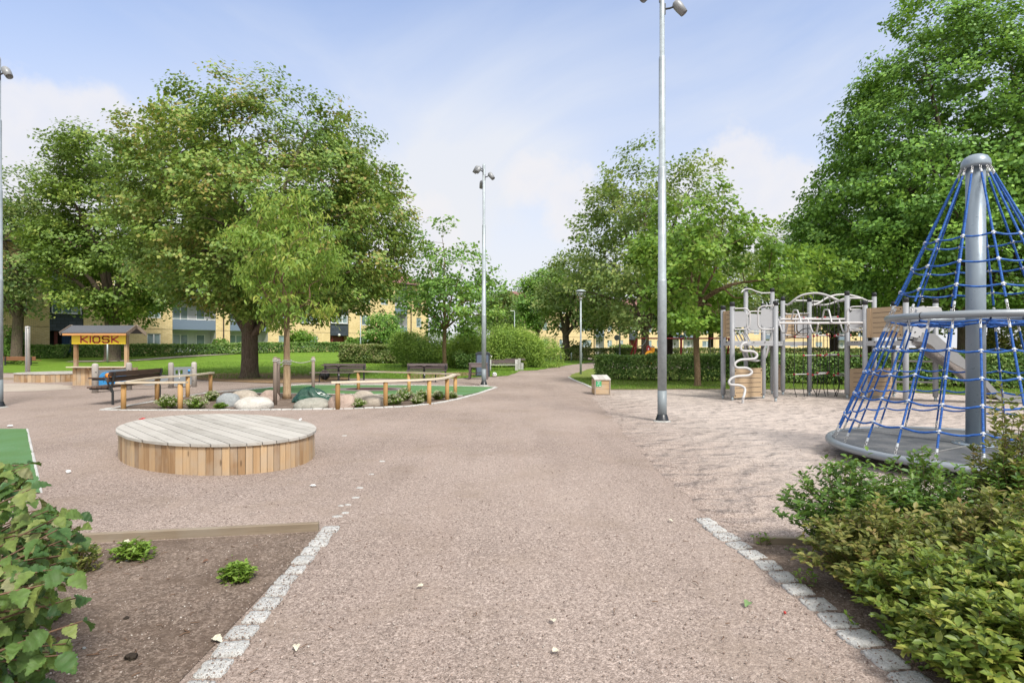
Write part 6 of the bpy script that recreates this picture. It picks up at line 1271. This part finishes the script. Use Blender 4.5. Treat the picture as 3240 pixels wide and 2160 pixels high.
# ================================================================ ROPE CAROUSEL
def carousel():
    z0 = .215; Yc = F*(EH-z0)/(1407-HY); Xc = XY(3087, Yc); C = np.array([Xc, Yc, 0.]); t = thing('rope_carousel', 'rotating blue rope climbing cone on a round studded floor with grey centre pole', 'carousel', (Xc, Yc, 0)); Rb, Ru, zu = 1.53, .875, 1.75
    tag(t, group=None); n = 64; a = np.linspace(0, 2*PI, n+1)[:-1]
    m = MB(); m.lathe([(Rb-.05, .13), (Rb-.04, z0-.008), (.15, z0+.006), (1e-4, z0+.007)], C, 64, smooth=False); m.build('floor', M['carousel_floor'], t)
    m = MB(); m.tube([(Xc+Rb*math.cos(x), Yc+Rb*math.sin(x), .175) for x in a], .047, 12, closed=True); m.build('rim', M['carousel_rim'], t)
    m = MB(); m.lathe([(.55, -.02), (.6, .06), (.9, .13), (1e-4, .14)], C, 24); m.build('underframe', M['galv_dark'], t)
    m = MB(); [m.beam((Xc+.1*math.cos(b), Yc+.1*math.sin(b), z0+.009), (Xc+1.46*math.cos(b), Yc+1.46*math.sin(b), z0+.003), .012, .006) for b in (.5, 2.07, 3.64, 5.21)]; m.build('floor_seam', M['alu'], t)
    m = MB(); m.lathe([(.097, z0), (.097, 3.60)], C, 32); m.build('pole', M['carousel_steel'], t)
    m = MB(); m.lathe([(.23, z0+.005), (.23, z0+.018), (.098, z0+.02)], C, 32); fl = m.build('pole_flange', M['carousel_steel'], t)
    m = MB(); [m.cyl((Xc+.2*math.cos(b), Yc+.2*math.sin(b), z0+.015), (Xc+.2*math.cos(b), Yc+.2*math.sin(b), z0+.035), .014, n=6) for b in np.arange(8)*PI/4]; m.build('bolt', M['fitting'], fl)
    zt = Zof(490, Yc); m = MB(); m.lathe([(.10, zt-.165), (.140, zt-.16), (.147, zt-.13), (.140, zt-.08), (.115, zt-.035), (.07, zt-.008), (1e-4, zt)], C, 32); m.build('cap', M['carousel_steel'], t)
    m = MB(); m.tube([(Xc+Ru*math.cos(x), Yc+Ru*math.sin(x), zu) for x in a], .041, 12, closed=True); m.build('upper_ring', M['carousel_rim'], t)
    m = MB(); [m.tube([(Xc+Ru*math.cos(b+e), Yc+Ru*math.sin(b+e), zu) for e in (-.006, .006)], .043, 16) for b in (.3, 1.87, 3.44, 5.01-.35)]; m.build('ring_joint', M['black'], t)
    def rope(p, q, r=.0118): m = MB(); m.tube([p, (p+q)/2, q], r, 7, cap=False); o = m.build('rope', M['rope_blue'], t); return o
    def fitting(par, p, q, ln=.085):   # steel ferrule and chain link at the end p of the rope p-q
        u = unit(q-p); m = MB(); m.cyl(p+u*ln*.95, p+u*(ln*1.45), .0132, n=8); m.build('ferrule', M['connector'], par)
        m = MB()
        for k in range(3):
            c = p+u*(ln*(.15+.3*k)); s, w = perp(u); s2 = s if k % 2 else w; m.tube([c+u*.020*math.cos(x)+s2*.011*math.sin(x) for x in np.linspace(0, 2*PI, 9)[:-1]], .0042, 5, closed=True)
        m.build('chain', M['fitting'], par)
    NV = 24; lowp = lambda k, s: None
    al = [2*PI*(k+.5)/NV for k in range(NV)]; pu = [C+[Ru*math.cos(x), Ru*math.sin(x), zu-.04] for x in al]; pb = [C+[(Rb-.06)*math.cos(x), (Rb-.06)*math.sin(x), z0+.0] for x in al]
    for p, q in zip(pu, pb): u = unit(q-p); o = rope(p+u*.13, q-u*.13); fitting(o, p, q); fitting(o, q, p)
    NU = 12; au = [2*PI*(k+.25)/NU for k in range(NU)]; tu = [C+[.135*math.cos(x), .135*math.sin(x), zt-.165] for x in au]; tb = [C+[Ru*math.cos(x), Ru*math.sin(x), zu+.04] for x in au]
    for p, q in zip(tu, tb): u = unit(q-p); o = rope(p+u*.11, q-u*.15); fitting(o, p, q, .065); fitting(o, q, p, .08)
    conn = []; camp = np.array([0, 0, EH])
    for P0, P1, levels, N_ in ((pu, pb, (.235, .43, .62, .805), NV), (tu, tb, (.50, .675, .835), NU)):
        for li, f in enumerate(levels):
            nodes = [p+(q-p)*(f+.006*math.sin(k*2.2+li)) for k, (p, q) in enumerate(zip(P0, P1))]; pts = []
            for k in range(N_):
                A, B_ = nodes[k], nodes[(k+1) % N_]; dz = np.linalg.norm(B_-A)*.085
                for j in range(6): s = j/6; w = (.022 if j == 0 else 0); out = unit((A-C)*[1, 1, 0]); pts.append(A+(B_-A)*s+out*.012-np.array([0, 0, dz*math.sin(PI*s)**1.2*(1 if N_ == NV else .8)]))
            m = MB(); m.tube(pts, .0115, 7, closed=True); ro = m.build('ring_rope', M['rope_blue'], t)
            for k, p in enumerate(nodes):
                out = unit((p-C)*[1, 1, 0]); conn.append((np.linalg.norm(p-camp), p+out*.006, unit(P1[k]-P0[k]), ro))
    conn.sort(key=lambda x: x[0])
    def cn(m, p, u): m.ball(p, .0175, 8); m.tube([p-u*.022, p+u*.022], .0138, 8); s = unit(np.cross(u, [p[0]-Xc, p[1]-Yc, 0])); m.tube([p-s*.021, p+s*.021], .0135, 8)
    for d, p, u, ro in conn[:100]: m = MB(); cn(m, p, u); m.build('rope_connector', M['connector'], t)
    m = MB(); [cn(m, p, u) for d, p, u, ro in conn[100:]]; tag(m.build('rope_connector', M['connector'], t), kind='stuff')
    # slack net lying level inside the upper ring
    for k in range(8):
        x = 2*PI*(k+.3)/8; m = MB(); m.tube([C+[r_*math.cos(x), r_*math.sin(x), zu-.05-.05*math.sin(PI*(r_-.12)/.72)] for r_ in np.linspace(.12, Ru-.03, 6)], .0115, 6, cap=False); m.build('net_rope', M['rope_blue'], t)
    for r_ in (.33, .56, .74):
        m = MB(); m.tube([C+[r_*math.cos(x), r_*math.sin(x), zu-.05-.05*math.sin(PI*(r_-.12)/.72)+.012*math.sin(8*x)] for x in np.linspace(0, 2*PI, 33)[:-1]], .0115, 6, closed=True); m.build('net_rope', M['rope_blue'], t)
carousel()
# ================================================================ CLIMBING FRAME
def frame():
    t = thing('climbing_frame', 'large grey climbing frame with tan boards, overhead bars, rope ladders and grey slide', 'climbing frame', (XY(2454, 14.0), 14.0, 0)); PO = {}
    spec = {'A': (2288, 14.76, 2.48), 'B': (2317, 14.3, 2.54), 'C': (2415, 14.85, 2.54), 'D': (2454, 14.0, 2.54), 'E': (2360, 16.3, 3.15), 'F': (2443.6, 16.2, 3.1), 'G': (2477, 15.9, 2.82), 'H': (2561, 15.8, 2.78), 'I': (2680, 14.9, 2.88), 'J': (2737, 14.2, 2.57),
            'K': (2766, 15.9, 2.94), 'L': (2828, 15.3, 2.63), 'M': (2866, 13.35, 2.57), 'N': (2960, 14.1, 2.61)}
    for k, (px, Y, h) in spec.items():
        X = XY(px, Y); PO[k] = (X, Y); m = MB(); r = .061; m.lathe([(r*.9, .11), (r, .12), (r, h-.10)], (X, Y, 0), 18); o = m.build('post', M['play_grey'], t)
        m = MB(); m.lathe([(r*1.03, h-.115), (r*1.03, h-.01), (r*.9, h), (1e-4, h+.004)], (X, Y, 0), 18); m.build('cap', M['cap_black'], o); m = MB(); m.lathe([(.032, -.05), (.032, .12)], (X, Y, 0), 12); m.build('post_foot', M['galv'], o)
    V3 = lambda k, z: np.array([*PO[k], z])
    def bar(name, pts, r=.024, mat='play_tube', par=None, k=6, sm=True): m = MB(); m.tube(smoothline(pts, k) if sm else pts, r, 9); return m.build(name, M[mat], par or t)
    W3 = lambda px, py, Y: np.array([XY(px, Y), Y, Zof(py, Y)])
    # platforms: two-rail steel beams with a deck on top
    def platform(keys, z0=1.41, z1=1.54):
        c = np.mean([PO[k] for k in keys], axis=0); m = MB(); m.prism([PO[k] for k in keys], (0, 0, z1-.03), (1, 0, 0), (0, 1, 0), .03); p = m.build('platform', M['play_grey'], t)
        for i in range(len(keys)):
            a, b = np.array(PO[keys[i]]), np.array(PO[keys[(i+1) % len(keys)]]); m = MB(); m.beam((*a, z0+.035), (*b, z0+.035), .05, .066); m.beam((*a, z1-.035), (*b, z1-.035), .058, .062); bm = m.build('beam', M['play_plate'], p)
            nb = MB(); d = unit(np.array([*(b-a), 0.])); nn = np.array([d[1], -d[0], 0]); nn = nn if nn[1] < 0 else -nn; [nb.cyl(np.array([*a, z1-.035])+d*s+nn*.025, np.array([*a, z1-.035])+d*s+nn*.04, .013, n=8) for s in np.linspace(.25, np.linalg.norm(b-a)-.25, 3)]; nb.build('bolt', M['black'], bm)
    platform(['A', 'B', 'D', 'C']); platform(['C', 'G', 'F', 'E']); platform(['G', 'H', 'F']) if False else None
    platform(['J', 'M', 'L', 'K', 'I']); platform(['M', 'N', 'L'])
    m = MB(); a, b = np.array(PO['G']), np.array(PO['H']); m.beam((*a, 1.445), (*b, 1.445), .05, .066); m.beam((*a, 1.505), (*b, 1.505), .058, .05); m.build('beam', M['play_plate'], t)
    # tan boards with sawn grooves
    def panel(a, b, z0, z1, off=-.03, batten=None, groove=5, inset=.05, y2=None):
        a = np.array([*a, 0.]); b = np.array([*b, 0.]); d = unit(b-a); nn = np.array([d[1], -d[0], 0.]); nn = nn if nn[1] < 0 or (abs(nn[1]) < .2 and nn[0] < 0) else -nn; ln = np.linalg.norm(b-a); o = a+nn*(.0)
        m = MB(); m.prism([(inset, z0), (ln-inset, z0), (ln-inset, z1), (inset, z1)], o, d, (0, 0, 1), .022); p = m.build('panel', M['tan'], t)
        g = MB(); s0 = inset+(.14 if batten == 'l' else .06); s1 = ln-inset-(.14 if batten == 'r' else .06)
        for i in range(groove): z = z0+(z1-z0)*(i+1)/(groove+1); e = random.uniform(-.012, .012); g.beam(a+d*s0+nn*.0125+[0, 0, z-e], a+d*s1+nn*.0125+[0, 0, z+e], .004, .011)
        g.build('groove', M['groove'], p); g = MB(); [g.cyl(a+d*x+nn*.011+[0, 0, z], a+d*x+nn*.024+[0, 0, z], .014, n=8) for x in (inset+.05, ln-inset-.05) for z in (z0+.06, z1-.06)]; g.build('bolt', M['black'], p)
        if batten: x = inset+.045 if batten == 'l' else ln-inset-.045; g = MB(); g.prism([(x-.045, z0), (x+.045, z0), (x+.045, z1), (x-.045, z1)], o+nn*.022, d, (0, 0, 1), .02); g.build('batten', M['tan'], p)
        return p
    panel(PO['A'], PO['B'], 1.64, 2.33, batten='l'); panel(PO['B'], PO['C'], .06, .82, groove=5); panel(PO['F'], PO['G'], .13, .86, batten='l', groove=5); panel(PO['G'], PO['H'], 1.62, 2.30, groove=5, inset=.07)
    panel(PO['J'], PO['M'], 1.62, 2.37, batten='l', groove=5, inset=.06); panel(PO['I'], PO['L'], .05, .80, batten='l', groove=5, inset=.06); panel(PO['L'], PO['N'], 1.60, 2.2, groove=4) if False else None
    # grey plates with rounded grab loops
    def loop(post, side, z0, z1, w, dirv, plate=True):
        p = np.array([*PO[post], 0.]); d = unit(np.array([*dirv, 0.]))*side; r = .14; o = p+d*.055; nn = np.array([d[1], -d[0], 0]); nn = nn if nn[1] < 0 else -nn; pts = [o+[0, 0, z1], o+d*(w-r)+[0, 0, z1]]+[o+d*(w-r+r*math.sin(a))+[0, 0, z1-r+r*math.cos(a)] for a in np.linspace(.3, PI/2, 4)]+[o+d*w+[0, 0, z0+r+.03]]+[o+d*(w-r+r*math.cos(a))+[0, 0, z0+r-r*math.sin(a)] for a in np.linspace(.2, PI/2, 4)]+[o+[0, 0, z0]]
        m = MB(); m.tube([q+nn*.03 for q in pts], .019, 8); lo = m.build('grab_bar', M['play_tube'], t); m = MB(); [m.cyl(o-d*.005+nn*.03+[0, 0, z], o+d*.01+nn*.03+[0, 0, z], .042, n=14) for z in (z0, z1)]; m.build('flange', M['play_tube'], lo)
        if plate: k = w-.07; R_ = .12; pl = [(.0, z0+.05), (k-R_, z0+.05)]+[(k-R_+R_*math.sin(a), z0+.05+R_-R_*math.cos(a)) for a in np.linspace(.2, PI/2, 5)]+[(k-R_+R_*math.cos(a), z1-.07-R_+R_*math.sin(a)) for a in np.linspace(0, PI/2, 5)]+[(0, z1-.07)]; m = MB(); m.prism(pl, o, d, (0, 0, 1), .02); m.build('grab_plate', M['play_plate'], t)
    bd = np.array(PO['D'])-np.array(PO['B']); loop('B', 1, 1.83, 2.37, .36, bd); loop('D', -1, 1.83, 2.42, .36, bd)
    loop('C', -1, 1.78, 2.33, .42, (1, .1)); loop('E', 1, 1.80, 2.33, .34, (1, 0)); loop('G', 1, 1.72, 2.32, .42, (1, .0)); loop('H', -1, 1.72, 2.33, .36, (1, .0)); loop('I', 1, 1.82, 2.38, .36, (1, -.2)); loop('J', -1, 1.83, 2.42, .34, (1, -.6)); loop('F', -1, 1.8, 2.3, .3, (1, 0))
    # V shaped hanging bars inside the left tower
    for k in range(4):
        Yk = 14.9+k*.3; f = lambda px: XY(px, Yk); bar('v_bar', [(f(2323+k*12), Yk, 1.80), (f(2345+k*12), Yk, 1.40), (f(2356+k*12), Yk, 1.10), (f(2378+k*6), Yk, 1.01), (f(2402+k*4), Yk, 1.01), (f(2420+k*2), Yk, 1.12), (f(2432+k*2), Yk, 1.45), (f(2446+k*2), Yk, 1.80)], .019)
    # snaking climbing pole
    S_ = [(385, 733), (345, 745), (325, 785), (350, 815), (440, 820), (487, 850), (468, 890), (400, 898), (320, 905), (268, 940), (285, 980), (385, 985), (436, 1022), (400, 1058), (280, 1068), (216, 1105), (222, 1148), (320, 1158), (368, 1195), (352, 1280), (345, 1375)]
    pts = []
    for i, (a, b) in enumerate(S_): px, py = 2240+a/3.137, 850+b/3.137; Y = 14.05-(i/len(S_))*.35 if i < 19 else 13.6; pts.append((XY(px, Y), Y, Zof(py, Y)))
    zb = pts[-1]; pts[-1] = (zb[0], zb[1], -.05); pts.insert(-1, (zb[0]+.01, zb[1], .15)); bar('snake_pole', pts, .031, k=4)
    m = MB(); c = W3(2361, 1084, 14.1); m.box(c, (.22, .03, .06)); m.build('pole_bracket', M['play_plate'], t)
    # wavy rail at the top of the two tall posts
    bar('wavy_rail', [W3(2346, 925, 15.8), W3(2352, 918, 16.0), W3(2360, 914.5, 16.2), W3(2375, 915, 16.2), W3(2393, 922, 16.2), W3(2413, 927, 16.2), W3(2440, 926, 16.2)], .021)
    # overhead ladder of meandering tube between two straight bars
    bf = bar('overhead_bar', [W3(2462, 1022, 14.0), W3(2731, 1021, 14.2)], .030, sm=False); bk = bar('overhead_bar', [W3(2467, 1010, 14.8), W3(2675, 1009.5, 14.9)], .030, sm=False)
    for q, px, py, Y in ((bf, 2462, 1022, 14.0), (bf, 2731, 1021, 14.2), (bk, 2467, 1010, 14.8), (bk, 2675, 1009.5, 14.9)): m = MB(); m.box(W3(px, py, Y), (.03, .10, .15), ch=.01); m.build('bracket', M['play_plate'], q)
    mz = [((698, 500), (737, 632), (775, 632), (790, 545), (0, 0)), ((828, 505), (850, 412), (888, 412), (925, 540), 1), ((988, 500), (1040, 632), (1080, 632), (1095, 545), 0), ((1132, 505), (1155, 408), (1200, 408), (1228, 535), 1), ((1300, 500), (1343, 628), (1385, 626), (1400, 545), 0)]
    for q in mz:
        Ys = (14.75, 14.6, 14.25, 14.05); P4 = [W3(2240+q[i][0]/3.137, 850+q[i][1]/3.137, Ys[i]) for i in range(4)]; m = MB(); cs = []
        for i in range(3):       # rounded corners
            a, b = P4[i], P4[i+1]; cs += [a+(b-a)*(.14 if i else 0), a+(b-a)*(.86 if i < 2 else 1)]
        m.tube(smoothline(cs, 4), .021, 8); m.build('rung_loop', M['play_tube'], t)
    # arched top tubes
    CZ = lambda pts, Ya, Yb: [W3(2240+a/3.137, 850+b/3.137, Ya+(Yb-Ya)*i/(len(pts)-1)) for i, (a, b) in enumerate(pts)]
    tubes = [bar('arched_tube', CZ([(755, 355), (800, 355), (850, 315), (930, 265), (1045, 243), (1130, 250), (1200, 272), (1290, 312), (1325, 320), (1362, 308)], 15.9, 14.9), .030),
             bar('arched_tube', CZ([(868, 318), (990, 320), (1050, 345), (1130, 360), (1200, 352), (1280, 325), (1350, 300), (1420, 292), (1535, 293)], 16.1, 15.6), .028),
             bar('arched_tube', CZ([(1015, 365), (1075, 352), (1120, 328), (1180, 290), (1260, 263), (1340, 257), (1420, 264), (1500, 285), (1560, 310), (1590, 322), (1640, 324)], 15.8, 15.9), .028), bar('arched_tube', CZ([(985, 322), (1060, 324), (1115, 328)], 16.0, 15.9), .028)]
    # rope ladders
    lad = [(857, 560, 15.2, [(660, 675), (1048,)], 990), ]
    ropes = [(857, 470, 1272, 880), (945, 285, 1275, 958), (990, 470, 1268, 985), (1045, 262, 1280, 1080), (1083, 370, 1275, 1075), (1115, 365, 1268, 1090), (1150, 268, 1297, 1168), (1185, 370, 1275, 1192), (1208, 300, 1050, 1200), (1255, 302, 1300, 1278), (1290, 330, 1278, 1255), (1300, 360, 1285, 1280), (1410, 300, 985, 1412), (1516, 320, 985, 1517)]
    for i, (x, y0, y1, xb) in enumerate(ropes):
        Y = 15.4+.13*(i % 4-1.5); px = 2240+x/3.137; dx = (xb-x)/3.137; ym = 1060 if y1 > 1200 else (y0+y1)/2; pl = [W3(px, 850+y0/3.137, Y), W3(px, 850+(y0+ym)/2/3.137, Y), W3(px, 850+ym/3.137, Y), W3(px-(.35 if dx > 0 else -.35)*abs(dx)*.8, 850+(ym+(y1-ym)*.45)/3.137, Y), W3(px+dx, 850+y1/3.137, Y)]
        if y1 > 1200: pl[-1][2] = max(.0, pl[-1][2]-.0)
        bar('ladder_rope', pl, .0095, 'rope_black', k=4)
        if y0 < 420: m = MB(); c = pl[0]; [m.tube([c+[.012*math.cos(a)*(k % 2), .012*math.cos(a)*((k+1) % 2), .0-.03*k+.018*math.sin(a)] for a in np.linspace(0, 2*PI, 9)[:-1]], .004, 5, closed=True) for k in range(3)]; m.build('chain', M['fitting'], t)
    rungs = [(860, 990, 675, 677), (1050, 1180, 668, 655), (1083, 1205, 662, 664), (1258, 1290, 665, 655), (1290, 1412, 655, 660), (1258, 1400, 668, 668), (950, 1083, 860, 858), (1115, 1158, 858, 862), (1158, 1295, 862, 853), (1178, 1290, 848, 853), (1410, 1516, 866, 862), (855, 990, 1048, 1044), (1040, 1180, 1053, 1038), (1085, 1195, 1034, 1030), (1250, 1370, 1056, 1062), (1290, 1370, 1040, 1042), (1160, 1285, 483, 478), (950, 1083, 490, 487)]
    for a, b, ya, yb in rungs:
        p, q = W3(2240+a/3.137, 850+ya/3.137, 15.3), W3(2240+b/3.137, 850+yb/3.137, 15.3); m = MB(); m.tube([p, q], .0155, 8); r = m.build('ladder_rung', M['play_tube'], t); m = MB(); m.ball(p, .032, 8); m.ball(q, .032, 8); m.build('end_ball', M['red_ball'], r)
    bar('slack_rope', [W3(2485, 1071, 15.8), W3(2512, 1064, 15.6), W3(2541, 1041, 15.4), W3(2567, 1039, 15.4)], .012, 'rope_black', k=5); bar('slack_rope', [W3(2568, 1037, 15.4), W3(2611, 1038, 15.4), W3(2650, 1059, 15.3), W3(2690, 1066, 15.0)], .009, 'rope_black'); bar('slack_rope', [W3(2690, 1042, 15.2), W3(2709, 1050, 15.1), W3(2730, 1056, 15.0)], .009, 'rope_black')
    # rung ladder under the right tower, slide hoods and slide
    for py in (1142, 1208): bar('ladder_bar', [W3(2833, py, 15.2), W3(2955, py+1, 14.1)], .024, sm=False)
    for z, nm in ((.0, 0),):
        for pts, off in (([(692, 285), (760, 285), (1055, 280), (1085, 290), (1097, 330), (1080, 355), (985, 560), (920, 600), (692, 600)], 14.0), ([(692, 300), (870, 265), (905, 290), (915, 350), (855, 440), (858, 560), (830, 650), (780, 660), (700, 640)], 13.35)):
            q = [(XY(2700+a/3.92, off), Zof(900+b/3.92, off)) for a, b in pts]; m = MB(); m.prism(q, (0, off, 0), (1, 0, 0), (0, 0, 1), .03); h = m.build('slide_hood', M['play_plate'], t); m = MB(); [m.cyl((XY(2700+a/3.92, off), off-.016, Zof(900+b/3.92, off)), (XY(2700+a/3.92, off), off-.03, Zof(900+b/3.92, off)), .016, n=8) for a, b in ((812, 645), (760, 590))]; m.build('bolt', M['black'], h)
    bar('hood_rail', [W3(2877, 973.5, 13.4), W3(2893, 974, 13.4), W3(2900, 975, 13.6)], .02); bar('hood_rail', [W3(2930, 972, 14.0), W3(2970, 972.5, 14.0)], .02)
    tip = [(750, 610), (870, 607), (985, 607), (1050, 640), (1120, 700), (1300, 850), (1420, 960), (1620, 1150), (1700, 1230), (1800, 1330), (1900, 1365), (2117, 1375), (2230, 1372)]; low = [(750, 700), (870, 715), (955, 745), (1010, 790), (1060, 850), (1250, 975), (1420, 1075), (1620, 1240), (1700, 1330), (1780, 1400), (1860, 1440), (2117, 1465), (2230, 1468)]
    Yn, Yf = 13.4, 13.95
    T3 = [np.array([XY(2700+a/3.92, Yn), Yn, Zof(900+b/3.92, Yn)]) for a, b in tip]; L3 = [np.array([XY(2700+a/3.92, Yn), Yn, Zof(900+b/3.92, Yn)]) for a, b in low]; T3, L3 = smoothline(T3, 4), smoothline(L3, 4); n = len(T3)
    for yy, nm in ((Yn, 'near'), (Yf, 'far')):
        m = MB(); dy = np.array([0, yy-Yn, .0]); V = np.concatenate([T3+dy, L3+dy, T3+dy+[0, .035, 0], L3+dy+[0, .035, 0]]); Fc = []
        for i in range(n-1): Fc += [(i, n+i, n+i+1, i+1), (2*n+i, 2*n+i+1, 3*n+i+1, 3*n+i), (i, i+1, 2*n+i+1, 2*n+i), (n+i, 3*n+i, 3*n+i+1, n+i+1)]
        m.add(V, Fc+[(0, 2*n, 3*n, n), (n-1, 2*n-1, 4*n-1, 3*n-1)]); m.build('slide_side', M['slide_grey'], t)
    m = MB(); A = L3*.72+T3*.28; V = np.concatenate([A+[0, .03, 0], A+[0, Yf-Yn+.005, 0]]); m.add(V, [(i, i+1, n+i+1, n+i) for i in range(n-1)], True); m.build('slide_chute', M['slide_steel'], t)
    m = MB(); e = L3[-5]; m.box((e[0], Yn+.29, e[2]/2-.02), (.08, .4, e[2]), ch=.004); m.build('slide_foot', M['play_grey'], t)
M['red_ball'] = paint('dark_red_ball', (.33, .035, .04), .4); M['slide_grey'] = paint('slide_grey', (.20, .205, .215), .5, speck=.12); M['slide_steel'] = paint('slide_steel', (.52, .52, .53), .28, .7); frame()
# ================================================================ FAR PLAY EQUIPMENT
M['red_paint'] = paint('dark_red_paint', (.26, .018, .022), .4); M['orange2'] = paint('orange_panel', (.80, .33, .01), .45)
def swings():
    Y = 46; z = 2.05; t = thing('swing_set', 'long dark red swing frame standing behind the clipped hedge', 'swing', (XY(2015, Y), Y, 0)); xs = [XY(2015, Y), XY(2155, Y), XY(2306, Y)]
    for i in (0, 1): m = MB(); m.tube([(xs[i], Y, z), (xs[i+1], Y, z)], .065, 10); m.build('crossbar', M['red_paint'], t)
    for i, x in enumerate(xs):
        if i == 1: m = MB(); m.tube([(x, Y, z), (x, Y, -.03)], .085, 10); m.build('leg', M['red_paint'], t); continue
        for s in (-1, 1): m = MB(); m.tube([(x, Y, z+.03), (x-(.50 if i == 0 else -.3), Y+s*1.1, -.03)], .085 if s < 0 else .07, 10); m.build('leg', M['red_paint'], t)
    m = MB(); m.tube(smoothline([(xs[0]+.1, Y, 1.35), (xs[0]+.5, Y, 1.5), (xs[0]+.75, Y, 1.9), (xs[0]+.7, Y, 2.12)], 5), .045, 8); m.build('bent_arm', M['galv'], t)
    for px in (2110, 2247, 2262, 2278, 2034):
        m = MB(); x = XY(px, Y); m.tube([(x, Y, z), (x, Y, .45)], .012, 5); m.build('chain', M['fitting'], t)
    for a, b in ((2034, 2062), (2247, 2278)): m = MB(); m.box((XY((a+b)/2, Y), Y, .45), (.6, .25, .05), ch=.01); m.build('seat', M['black'], t)
swings()
def toy():
    Y = 43; t = thing('play_sculpture', 'orange and red play sculpture peeking over the clipped hedge beside the floodlight pole', 'play sculpture', (XY(2062, Y), Y, 0)); el = lambda cx, cy, rx_, ry_, n=24: [(XY(cx+rx_*math.cos(a), Y), Zof(cy-ry_*math.sin(a), Y)) for a in np.linspace(0, 2*PI, n+1)[:-1]]
    arch_ = [(XY(2054+14*math.cos(a), Y), Zof(1127-18*math.sin(a), Y)) for a in np.linspace(PI, 0, 16)]+[(XY(2068, Y), .05), (XY(2060, Y), .05)]+[(XY(2056+4*math.cos(a), Y), Zof(1128-5*math.sin(a), Y)) for a in np.linspace(0, PI, 7)]+[(XY(2050, Y), .05), (XY(2040, Y), .05)]
    m = MB(); m.prism(arch_, (0, Y, 0), (1, 0, 0), (0, 0, 1), .04); m.build('orange_arch', M['orange2'], t)
    m = MB(); m.prism(el(2052.5, 1102, 6.7, 10), (0, Y+.06, 0), (1, 0, 0), (0, 0, 1), .04); r = m.build('red_disc', M['red_paint'], t); m = MB(); m.box((XY(2052, Y), Y+.035, Zof(1104, Y)), (.08, .01, .13)); m.build('window', M['white'], r)
    m = MB(); m.prism([(XY(a, Y), Zof(b, Y)) for a, b in ((2062, 1098), (2068, 1093), (2074, 1098), (2075, 1106), (2073, 1116), (2069, 1118), (2065, 1115), (2061, 1106))], (0, Y+.3, 0), (1, 0, 0), (0, 0, 1), .04); m.build('orange_back', M['orange2'], t)
    m = MB(); m.prism([(XY(a, Y), Zof(b, Y)) for a, b in ((2066, 1118), (2072, 1115), (2078, 1114), (2083, 1124), (2086, 1130), (2088, 1160), (2066, 1160))], (0, Y+.15, 0), (1, 0, 0), (0, 0, 1), .04); m.build('red_side', M['red_paint'], t)
    m = MB(); m.prism(el(2076, 1130, 8, 7), (0, Y+.1, 0), (1, 0, 0), (0, 0, 1), .04); m.build('white_patch', M['white'], t); m = MB(); m.tube([(XY(2057, Y), Y+.1, Zof(1097, Y)), (XY(2072, Y), Y+.1, Zof(1097, Y))], .03, 8); m.build('bar', M['galv'], t)
toy()
def sign(label, px, py, Y, r, face, sym=False):
    X = XY(px, Y); z = Zof(py, Y); t = thing('road_sign', label, 'sign', (X, Y, 0)); m = MB(); m.tube([(X, Y+.03, -.05), (X, Y+.03, z)], .03, 8); m.build('pole', M['galv'], t); m = MB(); m.prism([(r*math.cos(a), r*math.sin(a)) for a in np.linspace(0, 2*PI, 25)[:-1]], (X, Y, z), (1, 0, 0), (0, 0, 1), .02); f = m.build('sign_face', M[face], t)
    if sym: m = MB(); m.ball((X, Y-.015, z+.10*r/.3), .055, 6, (1, .2, 1)); m.prism([(-.05, -.16), (.05, -.16), (.07, .05), (-.07, .05)], (X, Y-.018, z), (1, 0, 0), (0, 0, 1), .01); m.build('symbol', M['white'], f)
M['sign_blue'] = paint('sign_blue', (.01, .12, .50), .4)
sign('blue round pedestrian sign above the red swing bar', 2158, 1067, 60, .28, 'sign_blue', True); sign('dark back of a round sign on a thin pole left of the distant floodlight pole', 1952, 1068, 58, .3, 'galv_dark')
